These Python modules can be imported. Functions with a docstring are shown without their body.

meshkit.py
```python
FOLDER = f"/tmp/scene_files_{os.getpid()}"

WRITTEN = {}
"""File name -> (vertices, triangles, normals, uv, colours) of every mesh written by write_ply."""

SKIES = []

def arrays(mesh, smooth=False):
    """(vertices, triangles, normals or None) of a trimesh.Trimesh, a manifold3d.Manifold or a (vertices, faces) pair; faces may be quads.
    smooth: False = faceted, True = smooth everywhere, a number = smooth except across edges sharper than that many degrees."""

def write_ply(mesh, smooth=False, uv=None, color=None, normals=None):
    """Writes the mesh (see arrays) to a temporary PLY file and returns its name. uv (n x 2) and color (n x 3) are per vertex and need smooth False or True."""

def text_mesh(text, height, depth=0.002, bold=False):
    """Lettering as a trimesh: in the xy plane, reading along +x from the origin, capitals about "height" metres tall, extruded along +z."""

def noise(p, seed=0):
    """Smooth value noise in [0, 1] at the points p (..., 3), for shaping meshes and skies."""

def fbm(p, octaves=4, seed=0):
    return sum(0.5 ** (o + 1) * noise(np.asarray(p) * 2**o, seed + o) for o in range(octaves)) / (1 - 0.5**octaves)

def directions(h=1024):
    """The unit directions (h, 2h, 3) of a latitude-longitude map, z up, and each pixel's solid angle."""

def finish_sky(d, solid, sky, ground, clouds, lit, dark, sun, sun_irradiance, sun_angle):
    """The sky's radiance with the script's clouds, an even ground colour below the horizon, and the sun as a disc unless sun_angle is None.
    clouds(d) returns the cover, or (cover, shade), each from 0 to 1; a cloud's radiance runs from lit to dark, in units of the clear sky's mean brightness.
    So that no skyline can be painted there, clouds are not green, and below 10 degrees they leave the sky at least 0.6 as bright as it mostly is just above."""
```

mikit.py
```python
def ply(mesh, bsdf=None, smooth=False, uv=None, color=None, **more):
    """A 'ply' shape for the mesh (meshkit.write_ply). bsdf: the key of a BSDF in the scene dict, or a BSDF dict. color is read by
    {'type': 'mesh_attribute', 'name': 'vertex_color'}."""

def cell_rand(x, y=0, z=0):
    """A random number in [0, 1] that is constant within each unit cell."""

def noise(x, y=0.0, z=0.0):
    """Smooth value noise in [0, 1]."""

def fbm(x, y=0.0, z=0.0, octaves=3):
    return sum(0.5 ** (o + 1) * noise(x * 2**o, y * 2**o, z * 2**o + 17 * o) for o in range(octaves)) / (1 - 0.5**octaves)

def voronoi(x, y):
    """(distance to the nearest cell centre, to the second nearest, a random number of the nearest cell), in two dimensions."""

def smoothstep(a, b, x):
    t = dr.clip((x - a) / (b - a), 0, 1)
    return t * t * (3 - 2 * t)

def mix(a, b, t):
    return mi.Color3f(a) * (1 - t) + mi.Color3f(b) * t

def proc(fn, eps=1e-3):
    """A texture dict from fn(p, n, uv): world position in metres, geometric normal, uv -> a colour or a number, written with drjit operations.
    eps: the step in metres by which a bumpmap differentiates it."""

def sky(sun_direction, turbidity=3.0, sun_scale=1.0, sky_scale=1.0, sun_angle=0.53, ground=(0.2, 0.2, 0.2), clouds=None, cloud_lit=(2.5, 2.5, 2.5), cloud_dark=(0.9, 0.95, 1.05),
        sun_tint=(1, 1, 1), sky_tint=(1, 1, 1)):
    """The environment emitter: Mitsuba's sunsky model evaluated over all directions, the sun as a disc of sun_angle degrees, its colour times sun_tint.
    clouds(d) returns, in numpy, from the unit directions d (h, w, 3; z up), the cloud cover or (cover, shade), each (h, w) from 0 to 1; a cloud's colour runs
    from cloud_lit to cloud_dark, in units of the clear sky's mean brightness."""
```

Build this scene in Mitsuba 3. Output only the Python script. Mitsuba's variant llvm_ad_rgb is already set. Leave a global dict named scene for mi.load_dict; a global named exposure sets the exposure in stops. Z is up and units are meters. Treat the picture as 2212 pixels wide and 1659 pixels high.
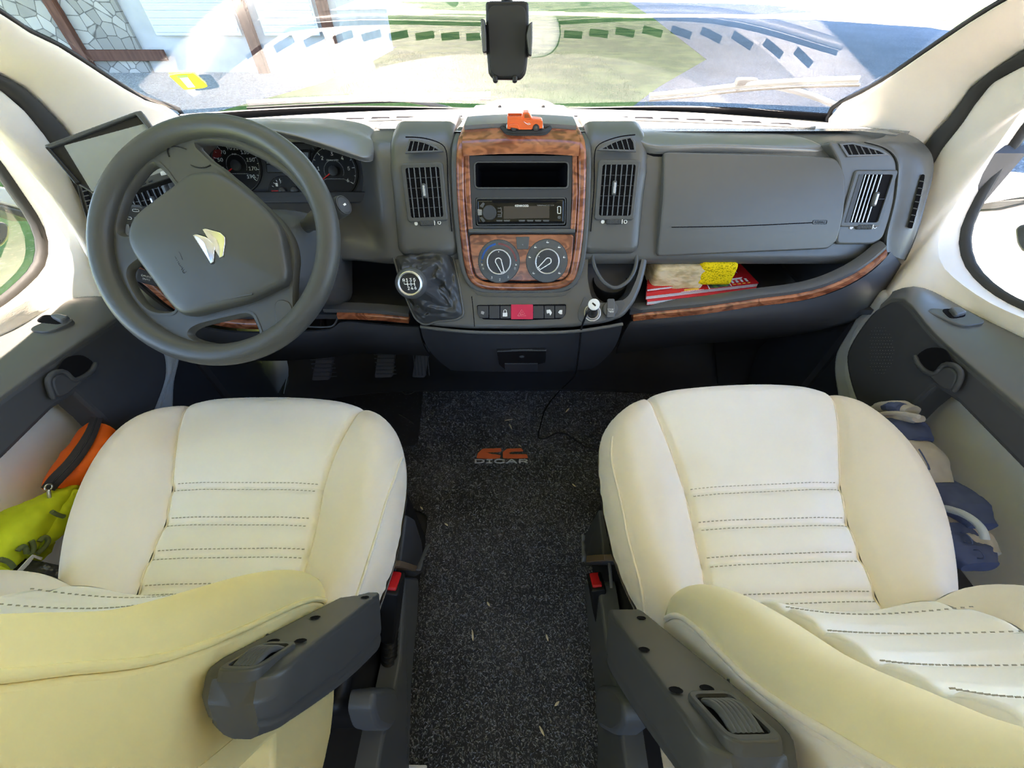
import math, random
import numpy as np, trimesh, mitsuba as mi, mikit, meshkit, manifold3d as m3
import drjit as dr
from scipy.interpolate import CubicSpline, PchipInterpolator
from scipy.spatial import cKDTree
from shapely.geometry import Polygon
T = mi.ScalarTransform4f
scene, labels = {}, {}

# ---------------------------------------------------------------- camera, sky, sun, exposure
EYE, PITCH, FOCAL = np.array([0.0, 0.0, 1.10]), math.radians(46.0), 831.0      # z = 0 is the cab floor
CP, SP = math.cos(PITCH), math.sin(PITCH)
scene['camera'] = {'type': 'perspective', 'fov': 2 * math.degrees(math.atan(1106 / FOCAL)), 'fov_axis': 'x', 'near_clip': 0.01, 'far_clip': 500.0,
                   'to_world': T().look_at(origin=EYE.tolist(), target=(EYE + [0, CP, -SP]).tolist(), up=[0, SP, CP])}
SUN = (-0.26, 0.02, 0.965)
scene['sky'] = mikit.sky(SUN, turbidity=2.6, sun_scale=1.3, sky_scale=0.85, sky_tint=(1.03, 0.985, 1.02), sun_tint=(1.0, 0.99, 1.05), ground=(0.25, 0.25, 0.2))
exposure = 5.05

# ---------------------------------------------------------------- helpers
def ray(u, v):
    a, b = (u - 1106) / FOCAL, (829.5 - v) / FOCAL
    return np.array([a, CP + SP * b, -SP + CP * b])

def A(u, v, x=None, y=None, z=None, pl=None):
    """The point of the plane x=, y=, z= or pl=(point, normal) that stands at this place of the photograph."""
    d = ray(u, v)
    if pl is not None: k = np.dot(np.asarray(pl[0]) - EYE, pl[1]) / np.dot(d, pl[1])
    elif x is not None: k = x / d[0]
    elif y is not None: k = y / d[1]
    else: k = (z - EYE[2]) / d[2]
    return EYE + d * k

def AA(pts, **k): return np.array([A(p[0], p[1], **k) for p in pts])
def unit(v): v = np.asarray(v, float); return v / np.linalg.norm(v)

class Fr:
    """A local frame: origin, axes x, y and n."""
    def __init__(s, o, n, x=None, up=None):
        s.o, s.n = np.asarray(o, float), unit(n)
        if x is None: x = np.cross(up if up is not None else [0, 0, 1.0], s.n)
        s.x = unit(np.asarray(x, float) - np.dot(x, s.n) * s.n); s.y = np.cross(s.n, s.x)
    def __call__(s, p, h=0.0):
        p = np.asarray(p, float)
        h = p[..., 2] if p.shape[-1] == 3 else np.broadcast_to(h, p.shape[:-1])
        return s.o + p[..., :1] * s.x + p[..., 1:2] * s.y + h[..., None] * s.n
    def px(s, u, v): return s.inv(A(u, v, pl=(s.o, s.n)))[:2]
    def pxs(s, pts): return np.array([s.px(*p) for p in pts])
    def inv(s, p): q = np.asarray(p, float) - s.o; return np.stack([q @ s.x, q @ s.y, q @ s.n], -1)
    def mesh(s, m): m = m.copy(); m.vertices = s(np.asarray(m.vertices)); return m

used = {}
def key_of(name, parent=None):
    k = (parent + '__' if parent else '') + name
    n = used.get(k, -1) + 1; used[k] = n
    return k if n == 0 else f'{k}_{n:03d}'

def tag(k, label=None, cat=None, group=None, kind=None):
    d = labels.setdefault(k, {})
    for a, b in (('label', label), ('category', cat), ('group', group), ('kind', kind)):
        if b: d[a] = b
    return k

def thing(name, label, cat, group=None): return tag(key_of(name), label, cat, group)

def tm(m):
    if hasattr(m, 'to_mesh'):
        q = m.to_mesh(); return trimesh.Trimesh(q.vert_properties[:, :3], q.tri_verts, process=False)
    return m

def obj(name, mesh, mat, parent=None, smooth=35, label=None, cat=None, group=None, kind=None, uv=None, color=None, to=None):
    k = key_of(name, parent)
    if isinstance(mesh, list): mesh = join(mesh)
    scene[k] = mikit.ply(mesh, mat, smooth=smooth, uv=uv, color=color)
    if to is not None: scene[k]['to_world'] = to
    tag(k, label, cat, group, kind)
    if not labels[k]: del labels[k]
    return k

def same(name, k0, to, parent=None, **kw):
    k = key_of(name, parent); scene[k] = {**scene[k0], 'to_world': to}
    tag(k, **kw)
    if not labels[k]: del labels[k]
    return k

def join(ms): return trimesh.util.concatenate([tm(m) for m in ms])
def struct(name, mesh, mat, parent=None, smooth=35, **kw):
    return obj(name, mesh, mat, parent, smooth, kind=None if parent else 'structure', **kw)

def spl(pts, n, closed=False):
    """A smooth curve through the points, n points evenly along it."""
    p = np.asarray(pts, float)
    if closed: p = np.vstack([p, p[:1]])
    d = np.r_[0, np.cumsum(np.maximum(np.linalg.norm(np.diff(p, axis=0), axis=1), 1e-9) ** 0.6)]
    if len(p) == 2: f = lambda t: p[0] + (p[1] - p[0]) * (t / d[-1])[:, None]
    else: f = CubicSpline(d, p, bc_type='periodic' if closed else 'natural')
    q = f(np.linspace(0, d[-1], max(n * 6, 60)))
    return resample(q, n, closed)

def resample(q, n, closed=False):
    s = np.r_[0, np.cumsum(np.linalg.norm(np.diff(q, axis=0), axis=1))]
    t = np.linspace(0, s[-1], n + 1)[:-1] if closed else np.linspace(0, s[-1], n)
    return np.stack([np.interp(t, s, q[:, k]) for k in range(q.shape[1])], 1)

def grid(P, cu=False, cv=False, flip=False):
    """A mesh of the grid of points P (n, m, 3); cu / cv: closed along rows / columns."""
    P = np.asarray(P, float); n, m = P.shape[:2]
    i, j = np.meshgrid(np.arange(n if cu else n - 1), np.arange(m if cv else m - 1), indexing='ij')
    a, b, c, d = i * m + j, ((i + 1) % n) * m + j, ((i + 1) % n) * m + (j + 1) % m, i * m + (j + 1) % m
    f = np.stack([a, b, c, d], -1).reshape(-1, 4)
    f = np.vstack([f[:, [0, 1, 2]], f[:, [0, 2, 3]]])
    return trimesh.Trimesh(P.reshape(-1, 3), f[:, ::-1] if flip else f, process=False)

def loft(curves, n=40, sub=0, cu=False, cv=False, flip=False):
    """A surface through the curves (each resampled to n points); sub > 0 smooths across them with sub rows in all."""
    P = np.array([spl(c, n) if len(c) != n else np.asarray(c, float) for c in curves])
    if sub:
        t = np.linspace(0, 1, len(P)); P = CubicSpline(t, P, axis=0, bc_type='natural')(np.linspace(0, 1, sub)) if len(P) > 2 else P[0] + (P[1] - P[0]) * np.linspace(0, 1, sub)[:, None, None]
    return grid(P, cu, cv, flip)

def pnormals(P):
    du, dv = np.gradient(P, axis=0), np.gradient(P, axis=1)
    n = np.cross(du, dv); return n / np.maximum(np.linalg.norm(n, axis=-1, keepdims=True), 1e-12)

def shell(P, t):
    """The grid P as a sheet of thickness t (towards minus its normal), with its rim."""
    P = np.asarray(P, float); Q = P - pnormals(P) * t
    r = lambda X: np.vstack([X[0], X[1:, -1], X[-1, -2::-1], X[-2:0:-1, 0]])
    return join([grid(P), grid(Q, flip=True), grid(np.stack([r(P), r(Q)]), cv=True, flip=True)])

def tube(path, r, sides=10, closed=False, n=None, sy=1.0, caps=True):
    p = np.asarray(path, float)
    if n: p = spl(p, n, closed)
    t = (np.roll(p, -1, 0) - np.roll(p, 1, 0)) if closed else np.gradient(p, axis=0)
    t /= np.linalg.norm(t, axis=1, keepdims=True) + 1e-12
    a = np.zeros_like(p); a[0] = unit(np.cross(t[0], [0, 0, 1.0] if abs(t[0][2]) < .9 else [1.0, 0, 0]))
    for i in range(1, len(p)): a[i] = unit(a[i - 1] - np.dot(a[i - 1], t[i]) * t[i])
    b = np.cross(t, a); g = np.arange(sides) * 2 * np.pi / sides
    r = np.broadcast_to(r, (len(p),))[:, None, None]
    P = p[:, None] + r * (np.cos(g)[None, :, None] * a[:, None] + sy * np.sin(g)[None, :, None] * b[:, None])
    m = grid(P, cu=closed, cv=True)
    if caps and not closed:
        k = len(p); m = join([m, fan(P[0], p[0]), fan(P[-1][::-1], p[-1])])
    return m

def fan(ring, c):
    n = len(ring); f = np.stack([np.full(n, n), (np.arange(n) + 1) % n, np.arange(n)], 1)
    return trimesh.Trimesh(np.vstack([ring, [c]]), f, process=False)

def inset(o, d):
    """The closed outline moved inwards by d (counter-clockwise outlines)."""
    e = np.roll(o, -1, 0) - o; e /= np.maximum(np.linalg.norm(e, axis=1, keepdims=True), 1e-12)
    nrm = np.stack([-e[:, 1], e[:, 0]], 1); m = nrm + np.roll(nrm, 1, 0)
    m /= np.maximum(np.linalg.norm(m, axis=1, keepdims=True), 1e-9)
    return o + m * d / np.clip((m * nrm).sum(1), 0.35, 1)[:, None]

def ccw(o):
    o = np.asarray(o, float); x, y = o[:, 0], o[:, 1]
    return o if (x * np.roll(y, -1) - y * np.roll(x, -1)).sum() > 0 else o[::-1]

def tri2(rings):
    return m3.triangulate([np.asarray(r, float) for r in rings])

def prism(o, h0, h1, bevel=0.0, fr=None, steps=3, holes=(), bottom=True):
    """The outline o standing from h0 to h1 along the frame's normal, its top edge rounded by bevel; holes are cut straight through."""
    o = ccw(o); rings = [(o, h0)]
    hs = [ccw(h)[::-1] for h in holes]
    if bevel > 0:
        for k in range(steps + 1):
            a = k / steps * math.pi / 2; rings.append((inset(o, bevel * (1 - math.cos(a))), h1 - bevel + bevel * math.sin(a)))
    else: rings.append((o, h1))
    P = np.array([np.c_[r, np.full(len(r), h)] for r, h in rings]); ms = [grid(P, cv=True, flip=True)]
    allr = [rings[-1][0]] + hs; f = np.array(tri2(allr)); v = np.vstack(allr)
    ms.append(trimesh.Trimesh(np.c_[v, np.full(len(v), h1)], f, process=False))
    for h in hs: ms.append(grid(np.array([np.c_[h, np.full(len(h), h0)], np.c_[h, np.full(len(h), h1)]]), cv=True, flip=True))
    if bottom:
        allr = [o] + hs; f = np.array(tri2(allr)); v = np.vstack(allr)
        ms.append(trimesh.Trimesh(np.c_[v, np.full(len(v), h0)], f[:, ::-1], process=False))
    m = join(ms)
    return fr.mesh(m) if fr is not None else m

def rrect(w, h, r, seg=5, c=(0, 0)):
    r = min(r, w / 2 - 1e-5, h / 2 - 1e-5); a = np.linspace(0, math.pi / 2, seg + 1); out = []
    for k, (sx, sy) in enumerate(((1, 1), (-1, 1), (-1, -1), (1, -1))):
        q = a + k * math.pi / 2; out.append(np.c_[sx * (w / 2 - r) + r * np.cos(q), sy * (h / 2 - r) + r * np.sin(q)])
    return np.vstack(out) + c

def roundpoly(pts, r, seg=5):
    """A polygon with its corners rounded by r."""
    p = ccw(pts); p = p[np.linalg.norm(p - np.roll(p, 1, 0), axis=1) > 1e-7]; out = []; n = len(p)
    for i in range(n):
        a, b, c = p[i - 1], p[i], p[(i + 1) % n]; d1, d2 = unit(a - b), unit(c - b)
        l = min(r, np.linalg.norm(a - b) * .45, np.linalg.norm(c - b) * .45)
        s, e = b + d1 * l, b + d2 * l
        for t in np.linspace(0, 1, seg + 1): out.append((1 - t) ** 2 * s + 2 * t * (1 - t) * b + t * t * e)
    return np.array(out)

def ellipse(rx, ry=None, n=32, c=(0, 0)):
    a = np.arange(n) * 2 * math.pi / n; return np.c_[rx * np.cos(a), (ry or rx) * np.sin(a)] + c

def ring(o, i, h0, h1, bevel=0.0, fr=None): return prism(o, h0, h1, bevel, fr, holes=[i])

def bead(o, r, fr, h=0.0, sides=8):
    """A round bead along the closed outline."""
    return tube(fr(np.asarray(o), h), r, sides, closed=True)

def lathe(prof, fr, n=32):
    prof = np.asarray(prof, float); a = np.arange(n) * 2 * math.pi / n
    P = np.stack([prof[:, None, 0] * np.cos(a), prof[:, None, 0] * np.sin(a), np.broadcast_to(prof[:, None, 1], (len(prof), n))], -1)
    m = grid(P, cv=True, flip=True); return fr.mesh(m)

def rbox(sx, sy, sz, r, fr=None, c=(0, 0, 0), seg=12):
    r = min(r, sx / 2 - 1e-5, sy / 2 - 1e-5, sz / 2 - 1e-5); s = m3.Manifold.sphere(r, seg)
    m = m3.Manifold.batch_hull([s.translate([a * (sx / 2 - r), b * (sy / 2 - r), d * (sz / 2 - r)]) for a in (-1, 1) for b in (-1, 1) for d in (-1, 1)])
    m = tm(m); m.vertices = m.vertices + np.asarray(c)
    return fr.mesh(m) if fr is not None else m

def hull(pts, r, seg=10):
    s = m3.Manifold.sphere(r, seg); return tm(m3.Manifold.batch_hull([s.translate(list(map(float, p))) for p in pts]))

def man(m):
    m = tm(m); m = trimesh.Trimesh(m.vertices, m.faces, process=True); m.merge_vertices()
    return m3.Manifold(m3.Mesh(np.asarray(m.vertices, np.float32), np.asarray(m.faces, np.uint32)))

def text(s, h, fr, at=(0, 0), ang=0.0, lift=0.0, depth=0.0004, center=True, bold=False, sx=1.0):
    m = meshkit.text_mesh(s, h, depth, bold); v = np.array(m.vertices); v[:, 0] *= sx
    if center: v[:, :2] -= (v[:, :2].max(0) + v[:, :2].min(0)) / 2
    c_, s_ = math.cos(ang), math.sin(ang); v[:, :2] = v[:, :2] @ np.array([[c_, s_], [-s_, c_]]) + at
    v[:, 2] += lift; m.vertices = fr(v); return m

def strip(path, w, fr, h0, h1, closed=False):
    """A flat raised line of width w along a 2D path."""
    p = np.asarray(path, float)
    t = (np.roll(p, -1, 0) - np.roll(p, 1, 0)) if closed else np.gradient(p, axis=0)
    t /= np.linalg.norm(t, axis=1, keepdims=True) + 1e-12; n = np.stack([-t[:, 1], t[:, 0]], 1) * w / 2
    a, b = p + n, p - n
    z = lambda q, h: np.c_[q, np.full(len(q), h)]
    P = np.array([z(a, h0), z(a, h1), z(b, h1), z(b, h0)]); return fr.mesh(grid(P, cv=closed))

def arc(r, a0, a1, n=24, c=(0, 0)):
    a = np.radians(np.linspace(a0, a1, n)); return np.c_[r * np.cos(a), r * np.sin(a)] + c

# ---------------------------------------------------------------- materials
def tex(v):
    return v if isinstance(v, dict) else {'type': 'rgb', 'value': [float(x) for x in v]}
def mat(name, color, rough=0.5, spec=0.5, metal=0.0, bump=None, bscale=0.0, coat=0.0, coat_gloss=0.9, sheen=0.0, roughtex=None):
    b = {'type': 'principled', 'base_color': tex(color), 'roughness': roughtex or rough, 'metallic': metal, 'specular': spec}
    if coat: b |= {'clearcoat': coat, 'clearcoat_gloss': coat_gloss}
    if sheen: b |= {'sheen': sheen}
    if bump: b = {'type': 'bumpmap', 'arbitrary': mikit.proc(bump[0], eps=bump[1]), 'scale': bscale, 'bsdf': b}
    scene['mat_' + name] = {'type': 'twosided', 'bsdf': b}; return 'mat_' + name
N, FB, SS, MIX = mikit.noise, mikit.fbm, mikit.smoothstep, mikit.mix
grain = (lambda p, n, uv: N(p.x * 900, p.y * 900, p.z * 900), 3e-4)
leather_b = (lambda p, n, uv: N(p.x * 420, p.y * 420, p.z * 420) + .6 * N(p.x * 190, p.y * 190, p.z * 190), 6e-4)
def wood_fn(p, n, uv):
    w = FB(p.x * 14, p.y * 14, p.z * 22, 4); s = N(p.x * 30 + 9 * w, p.y * 30, p.z * 90 + 14 * w)
    k = FB(p.x * 55 + 6 * w, p.y * 55, p.z * 120, 3)
    c = MIX((0.34, 0.118, 0.052), (0.165, 0.044, 0.017), SS(.3, .75, s))
    return MIX(c, mi.Color3f(0.070, 0.018, 0.007), SS(.55, .8, k) * .7)
def leather_c(base, spot):
    def f(p, n, uv):
        w = FB(p.x * 7, p.y * 7, p.z * 7, 3); return MIX(base, spot, SS(.5, .85, w) * .55)
    return mikit.proc(f)
DASH = mat('dash', (0.088, 0.089, 0.086), .38, .6, bump=grain, bscale=.00012)
DARK = mat('dark_plastic', (0.042, 0.044, 0.050), .5, .4)
BLACK = mat('black_plastic', (0.010, 0.010, 0.012), .45, .4)
GLOSSBLK = mat('gloss_black', (0.006, 0.006, 0.007), .12, .5)
VOID = mat('void_black', (0.006, 0.006, 0.008), .8, .1)
GREYP = mat('grey_plastic', (0.075, 0.078, 0.080), .42, .5)
SLATE = mat('slate_plastic', (0.10, 0.105, 0.115), .42, .5)
SEATGREY = mat('seat_grey', (0.085, 0.095, 0.11), .45, .45)
ARM = mat('armrest_grey', (0.060, 0.062, 0.062), .42, .5, bump=grain, bscale=.00012)
RUBBER = mat('rubber', (0.030, 0.030, 0.032), .7, .3)
SEAL = mat('seal_rubber', (0.035, 0.035, 0.034), .65, .3)
WOOD = mat('burl_wood', mikit.proc(wood_fn), .25, .5, coat=.9, coat_gloss=.97)
CREAM = mat('cream_leather', leather_c((0.78, 0.70, 0.585), (0.70, 0.585, 0.43)), .42, .4, bump=leather_b, bscale=.00016)
CREAMW = mat('cream_leather_panel', leather_c((0.83, 0.79, 0.72), (0.78, 0.71, 0.60)), .40, .45, bump=leather_b, bscale=.00014)
YELLOW = mat('yellowed_leather', leather_c((0.80, 0.665, 0.30), (0.78, 0.63, 0.26)), .42, .4, bump=leather_b, bscale=.00030)  # cream leather in a deeper yellow tone
THREAD = mat('thread', (0.30, 0.27, 0.22), .8, .2)
BEIGE = mat('beige_trim', (0.68, 0.625, 0.545), .55, .35, bump=grain, bscale=.00010)
BEIGE2 = mat('beige_card', (0.60, 0.56, 0.47), .6, .3, bump=grain, bscale=.00010)
DOORF = mat('door_frame_trim', (0.74, 0.72, 0.66), .45, .4)
PALE = mat('pale_body', (0.46, 0.47, 0.46), .45, .4)
REARWOOD = mat('rear_wood', (0.60, 0.50, 0.38), .4, .4)
TOPLIT = mat('dash_top', (0.135, 0.137, 0.137), .32, 1.0, bump=grain, bscale=.00012)  # dash grey with the skylight on upward faces put into its colour
WHITE = mat('white_paint', (0.80, 0.80, 0.80), .4, .5)
PRINT = mat('white_print', (0.75, 0.75, 0.75), .6, .2)
GREYPR = mat('grey_print', (0.28, 0.28, 0.29), .6, .2)
CHROME = mat('chrome', (0.85, 0.85, 0.87), .12, .5, metal=1.0)
SATIN = mat('satin_metal', (0.62, 0.62, 0.63), .35, .5, metal=1.0)
RED = mat('red_plastic', (0.62, 0.02, 0.025), .35, .5)
HAZARD = mat('hazard_red', (0.55, 0.02, 0.07), .4, .5)
REDPR = mat('red_print', (0.55, 0.03, 0.02), .6, .3)
BLUEPR = mat('blue_print', (0.03, 0.10, 0.36), .6, .3)
# ---------------------------------------------------------------- the ground outside
GZ = -0.75
def grass_fn(p, n, uv):
    a = FB(p.x * 1.1, p.y * 1.1, 0, 4); b = N(p.x * 23, p.y * 23, 0); c = N(p.x * 60, p.y * 60, 3)
    g = MIX((0.10, 0.19, 0.035), (0.27, 0.33, 0.08), SS(.3, .7, a))
    return MIX(g, mi.Color3f(0.36, 0.36, 0.15), SS(.55, .9, b * .6 + c * .4) * .6)
def asphalt_fn(p, n, uv):
    a = N(p.x * 45, p.y * 45, 0); b = N(p.x * 95, p.y * 95, 5); c = FB(p.x * .8, p.y * .8, 0, 3)
    return MIX((0.13, 0.14, 0.16), (0.34, 0.35, 0.38), SS(.35, .8, .5 * a + .5 * b)) * (.75 + .4 * c)
def gravel_fn(p, n, uv):
    d, e, r = mikit.voronoi(p.x * 28, p.y * 28); return MIX((0.22, 0.21, 0.20), (0.55, 0.54, 0.52), r) * (.45 + .55 * SS(.0, .25, e - d))
GRASS = mat('grass', mikit.proc(grass_fn), .85, .2, bump=(lambda p, n, uv: N(p.x * 40, p.y * 40, 0), 4e-3), bscale=.02)
ASPHALT = mat('asphalt', mikit.proc(asphalt_fn), .8, .3)
GRAVEL = mat('gravel', mikit.proc(gravel_fn), .85, .2)
def ground(name, o, h, m, label):
    return struct(name, prism(np.array(o), GZ - .3, GZ + h, 0), m, smooth=False, label=label)
ground('ground_lawn', [(-60, -40), (60, -40), (60, 90), (-60, 90)], 0.0, GRASS, 'green lawn around the parked motorhome')
ground('ground_asphalt', [(1.0, -20), (1.0, 7.0), (3.8, 12.5), (7.0, 18), (11.5, 43), (19, 88), (58, 88), (39, 51), (24, 27), (15.6, 16.8), (14.5, 10), (15.5, -20)], .012, ASPHALT, 'grey asphalt drive to the right of the motorhome')
ground('ground_gravel', [(1.3, -20), (1.3, 2.2), (3.0, 5.2), (7.4, 5.0), (8, -20)], .02, GRAVEL, 'bright gravel beside the right door')
ground('ground_yard', [(-16, 9), (-6.4, 9.2), (-5.2, 13.2), (-5.0, 22), (-16, 22)], .015, GRAVEL, 'leaf strewn gravel yard at the foot of the timbered building')
# grass tufts of the lawn in view: far too many to count
rg = np.random.default_rng(3); n = 14000
qx = rg.uniform(-4.5, 3.2, n); qy = rg.uniform(5.5, 20, n); hh = rg.uniform(.02, .07, n); an = rg.uniform(0, 6.28, n); w = .006
b0 = np.stack([qx - w * np.cos(an), qy - w * np.sin(an), np.full(n, GZ)], 1); b1 = np.stack([qx + w * np.cos(an), qy + w * np.sin(an), np.full(n, GZ)], 1)
tp = np.stack([qx + rg.normal(0, .02, n), qy + rg.normal(0, .02, n), GZ + hh], 1)
obj('grass_blades', (np.stack([b0, b1, tp], 1).reshape(-1, 3), np.arange(3 * n).reshape(-1, 3)), GRASS, smooth=False, label='loose grass blades growing on the lawn before the windscreen', cat='grass', kind='stuff')

# the timbered building to the front left
def plaster(p, n, uv): return mi.Color3f(0.62, 0.61, 0.58) * (.8 + .3 * FB(p.x * 2, p.y * 2, p.z * 2, 3))
def stone(p, n, uv):
    d, e, r = mikit.voronoi(p.x * 3.2, p.z * 3.6); return MIX((0.30, 0.28, 0.24), (0.55, 0.52, 0.45), r) * (.35 + .65 * SS(0, .12, e - d))
PLASTER, STONE = mat('plaster', mikit.proc(plaster), .8, .2), mat('stone_wall', mikit.proc(stone), .85, .2)
TIMBER = mat('brown_timber', mikit.proc(lambda p, n, uv: MIX((0.17, 0.075, 0.045), (0.10, 0.04, 0.025), N(p.x * 20, p.y * 20, p.z * 3))), .7, .3)
SHUT = mat('white_shutter', (0.72, 0.74, 0.76), .5, .4)
B = thing('building', 'timbered building with a stone base and white shutters beyond the windscreen', 'building')
BY = 15.0
def bb(x0, x1, z0, z1, y0, y1): return rbox(x1 - x0, y1 - y0, z1 - z0, .01, c=((x0 + x1) / 2, (y0 + y1) / 2, (z0 + z1) / 2), seg=4)
obj('wall', bb(-22, -4.9, GZ, 5, BY, BY + 6), PLASTER, B, False)
obj('stone_base', bb(-22, -10.9, GZ, 1.0, BY - .12, BY), STONE, B, False)
obj('sill_beam', bb(-17.6, -10.2, -.45, -.2, BY - .22, BY - .12), TIMBER, B, False)
for x in (-17.2, -14.9, -12.6, -7.45, -5.2): obj('post', bb(x - .14, x + .14, GZ, 5, BY - .3, BY - .12), TIMBER, B, False)
for x0, x1 in ((-10.2, -7.75), (-7.1, -5.5)):
    s = obj('shutter', bb(x0, x1, .1, 2.6, BY - .14, BY - .1), SHUT, B, False)
    for k in range(16): obj('slat', bb(x0 + .05, x1 - .05, .17 + k * .15, .28 + k * .15, BY - .17, BY - .13), SHUT, s, False)

# ---------------------------------------------------------------- the cab shell
def carpet_fn(p, n, uv):
    a = N(p.x * 420, p.y * 420, 0); b = N(p.x * 900, p.y * 900, 7); c = FB(p.x * 9, p.y * 9, 0, 3)
    k = MIX((0.050, 0.051, 0.055), (0.30, 0.30, 0.31), SS(.52, .9, .55 * a + .45 * b))
    return k * (.55 + .9 * c)
CARPET = mat('carpet', mikit.proc(carpet_fn), .95, .1, bump=(lambda p, n, uv: N(p.x * 420, p.y * 420, 0) + N(p.x * 900, p.y * 900, 7), 5e-4), bscale=.0022)
FLOORV = mat('floor_vinyl', (0.020, 0.020, 0.022), .6, .3)
struct('floor', prism(np.array([(-.92, -2.4), (.92, -2.4), (.92, 1.3), (-.92, 1.3)]), -.06, -.006, 0), FLOORV, smooth=False)
# footwell bulkhead: curves up from the floor to below the windscreen
xs = np.linspace(-.86, .86, 12); yz = spl([(1.02, -.004), (1.14, .03), (1.22, .16), (1.26, .40), (1.26, .62), (1.24, .80)], 16)
struct('wall_front', shell(np.array([[(x, y - .10 * (x / .86) ** 4, z) for x in xs] for y, z in yz]), .02), DARK)
for s, nm in ((-1, 'left'), (1, 'right')):                                                   # the body behind the doors and the pale door aperture
    k_ = struct(f'wall_{nm}', bb(min(s * 1.0, s * .9), max(s * 1.0, s * .9), 0, 1.75, -2.3, -.32), REARWOOD, smooth=False); obj('lower_side', [bb(min(s * .96, s * .90), max(s * .96, s * .90), -.2, .60, -.32, 1.32), bb(min(s * .96, s * .88), max(s * .96, s * .88), -.2, .895, .80, .99), bb(min(s * .96, s * .68), max(s * .96, s * .68), .62, .80, .98, 1.32)], DARK, k_, False)
struct('wall_back', [bb(-1.0, -.75, 0, 1.72, -2.4, -2.3), bb(.75, 1.0, 0, 1.72, -2.4, -2.3), bb(-.75, .75, 0, .80, -2.4, -2.3), bb(-.75, .75, 1.58, 1.72, -2.4, -2.3)], REARWOOD, smooth=False)
struct('ceiling', [bb(-1.05, 1.05, 1.62, 1.72, -2.3, .94)], BEIGE2, smooth=False)

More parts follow.
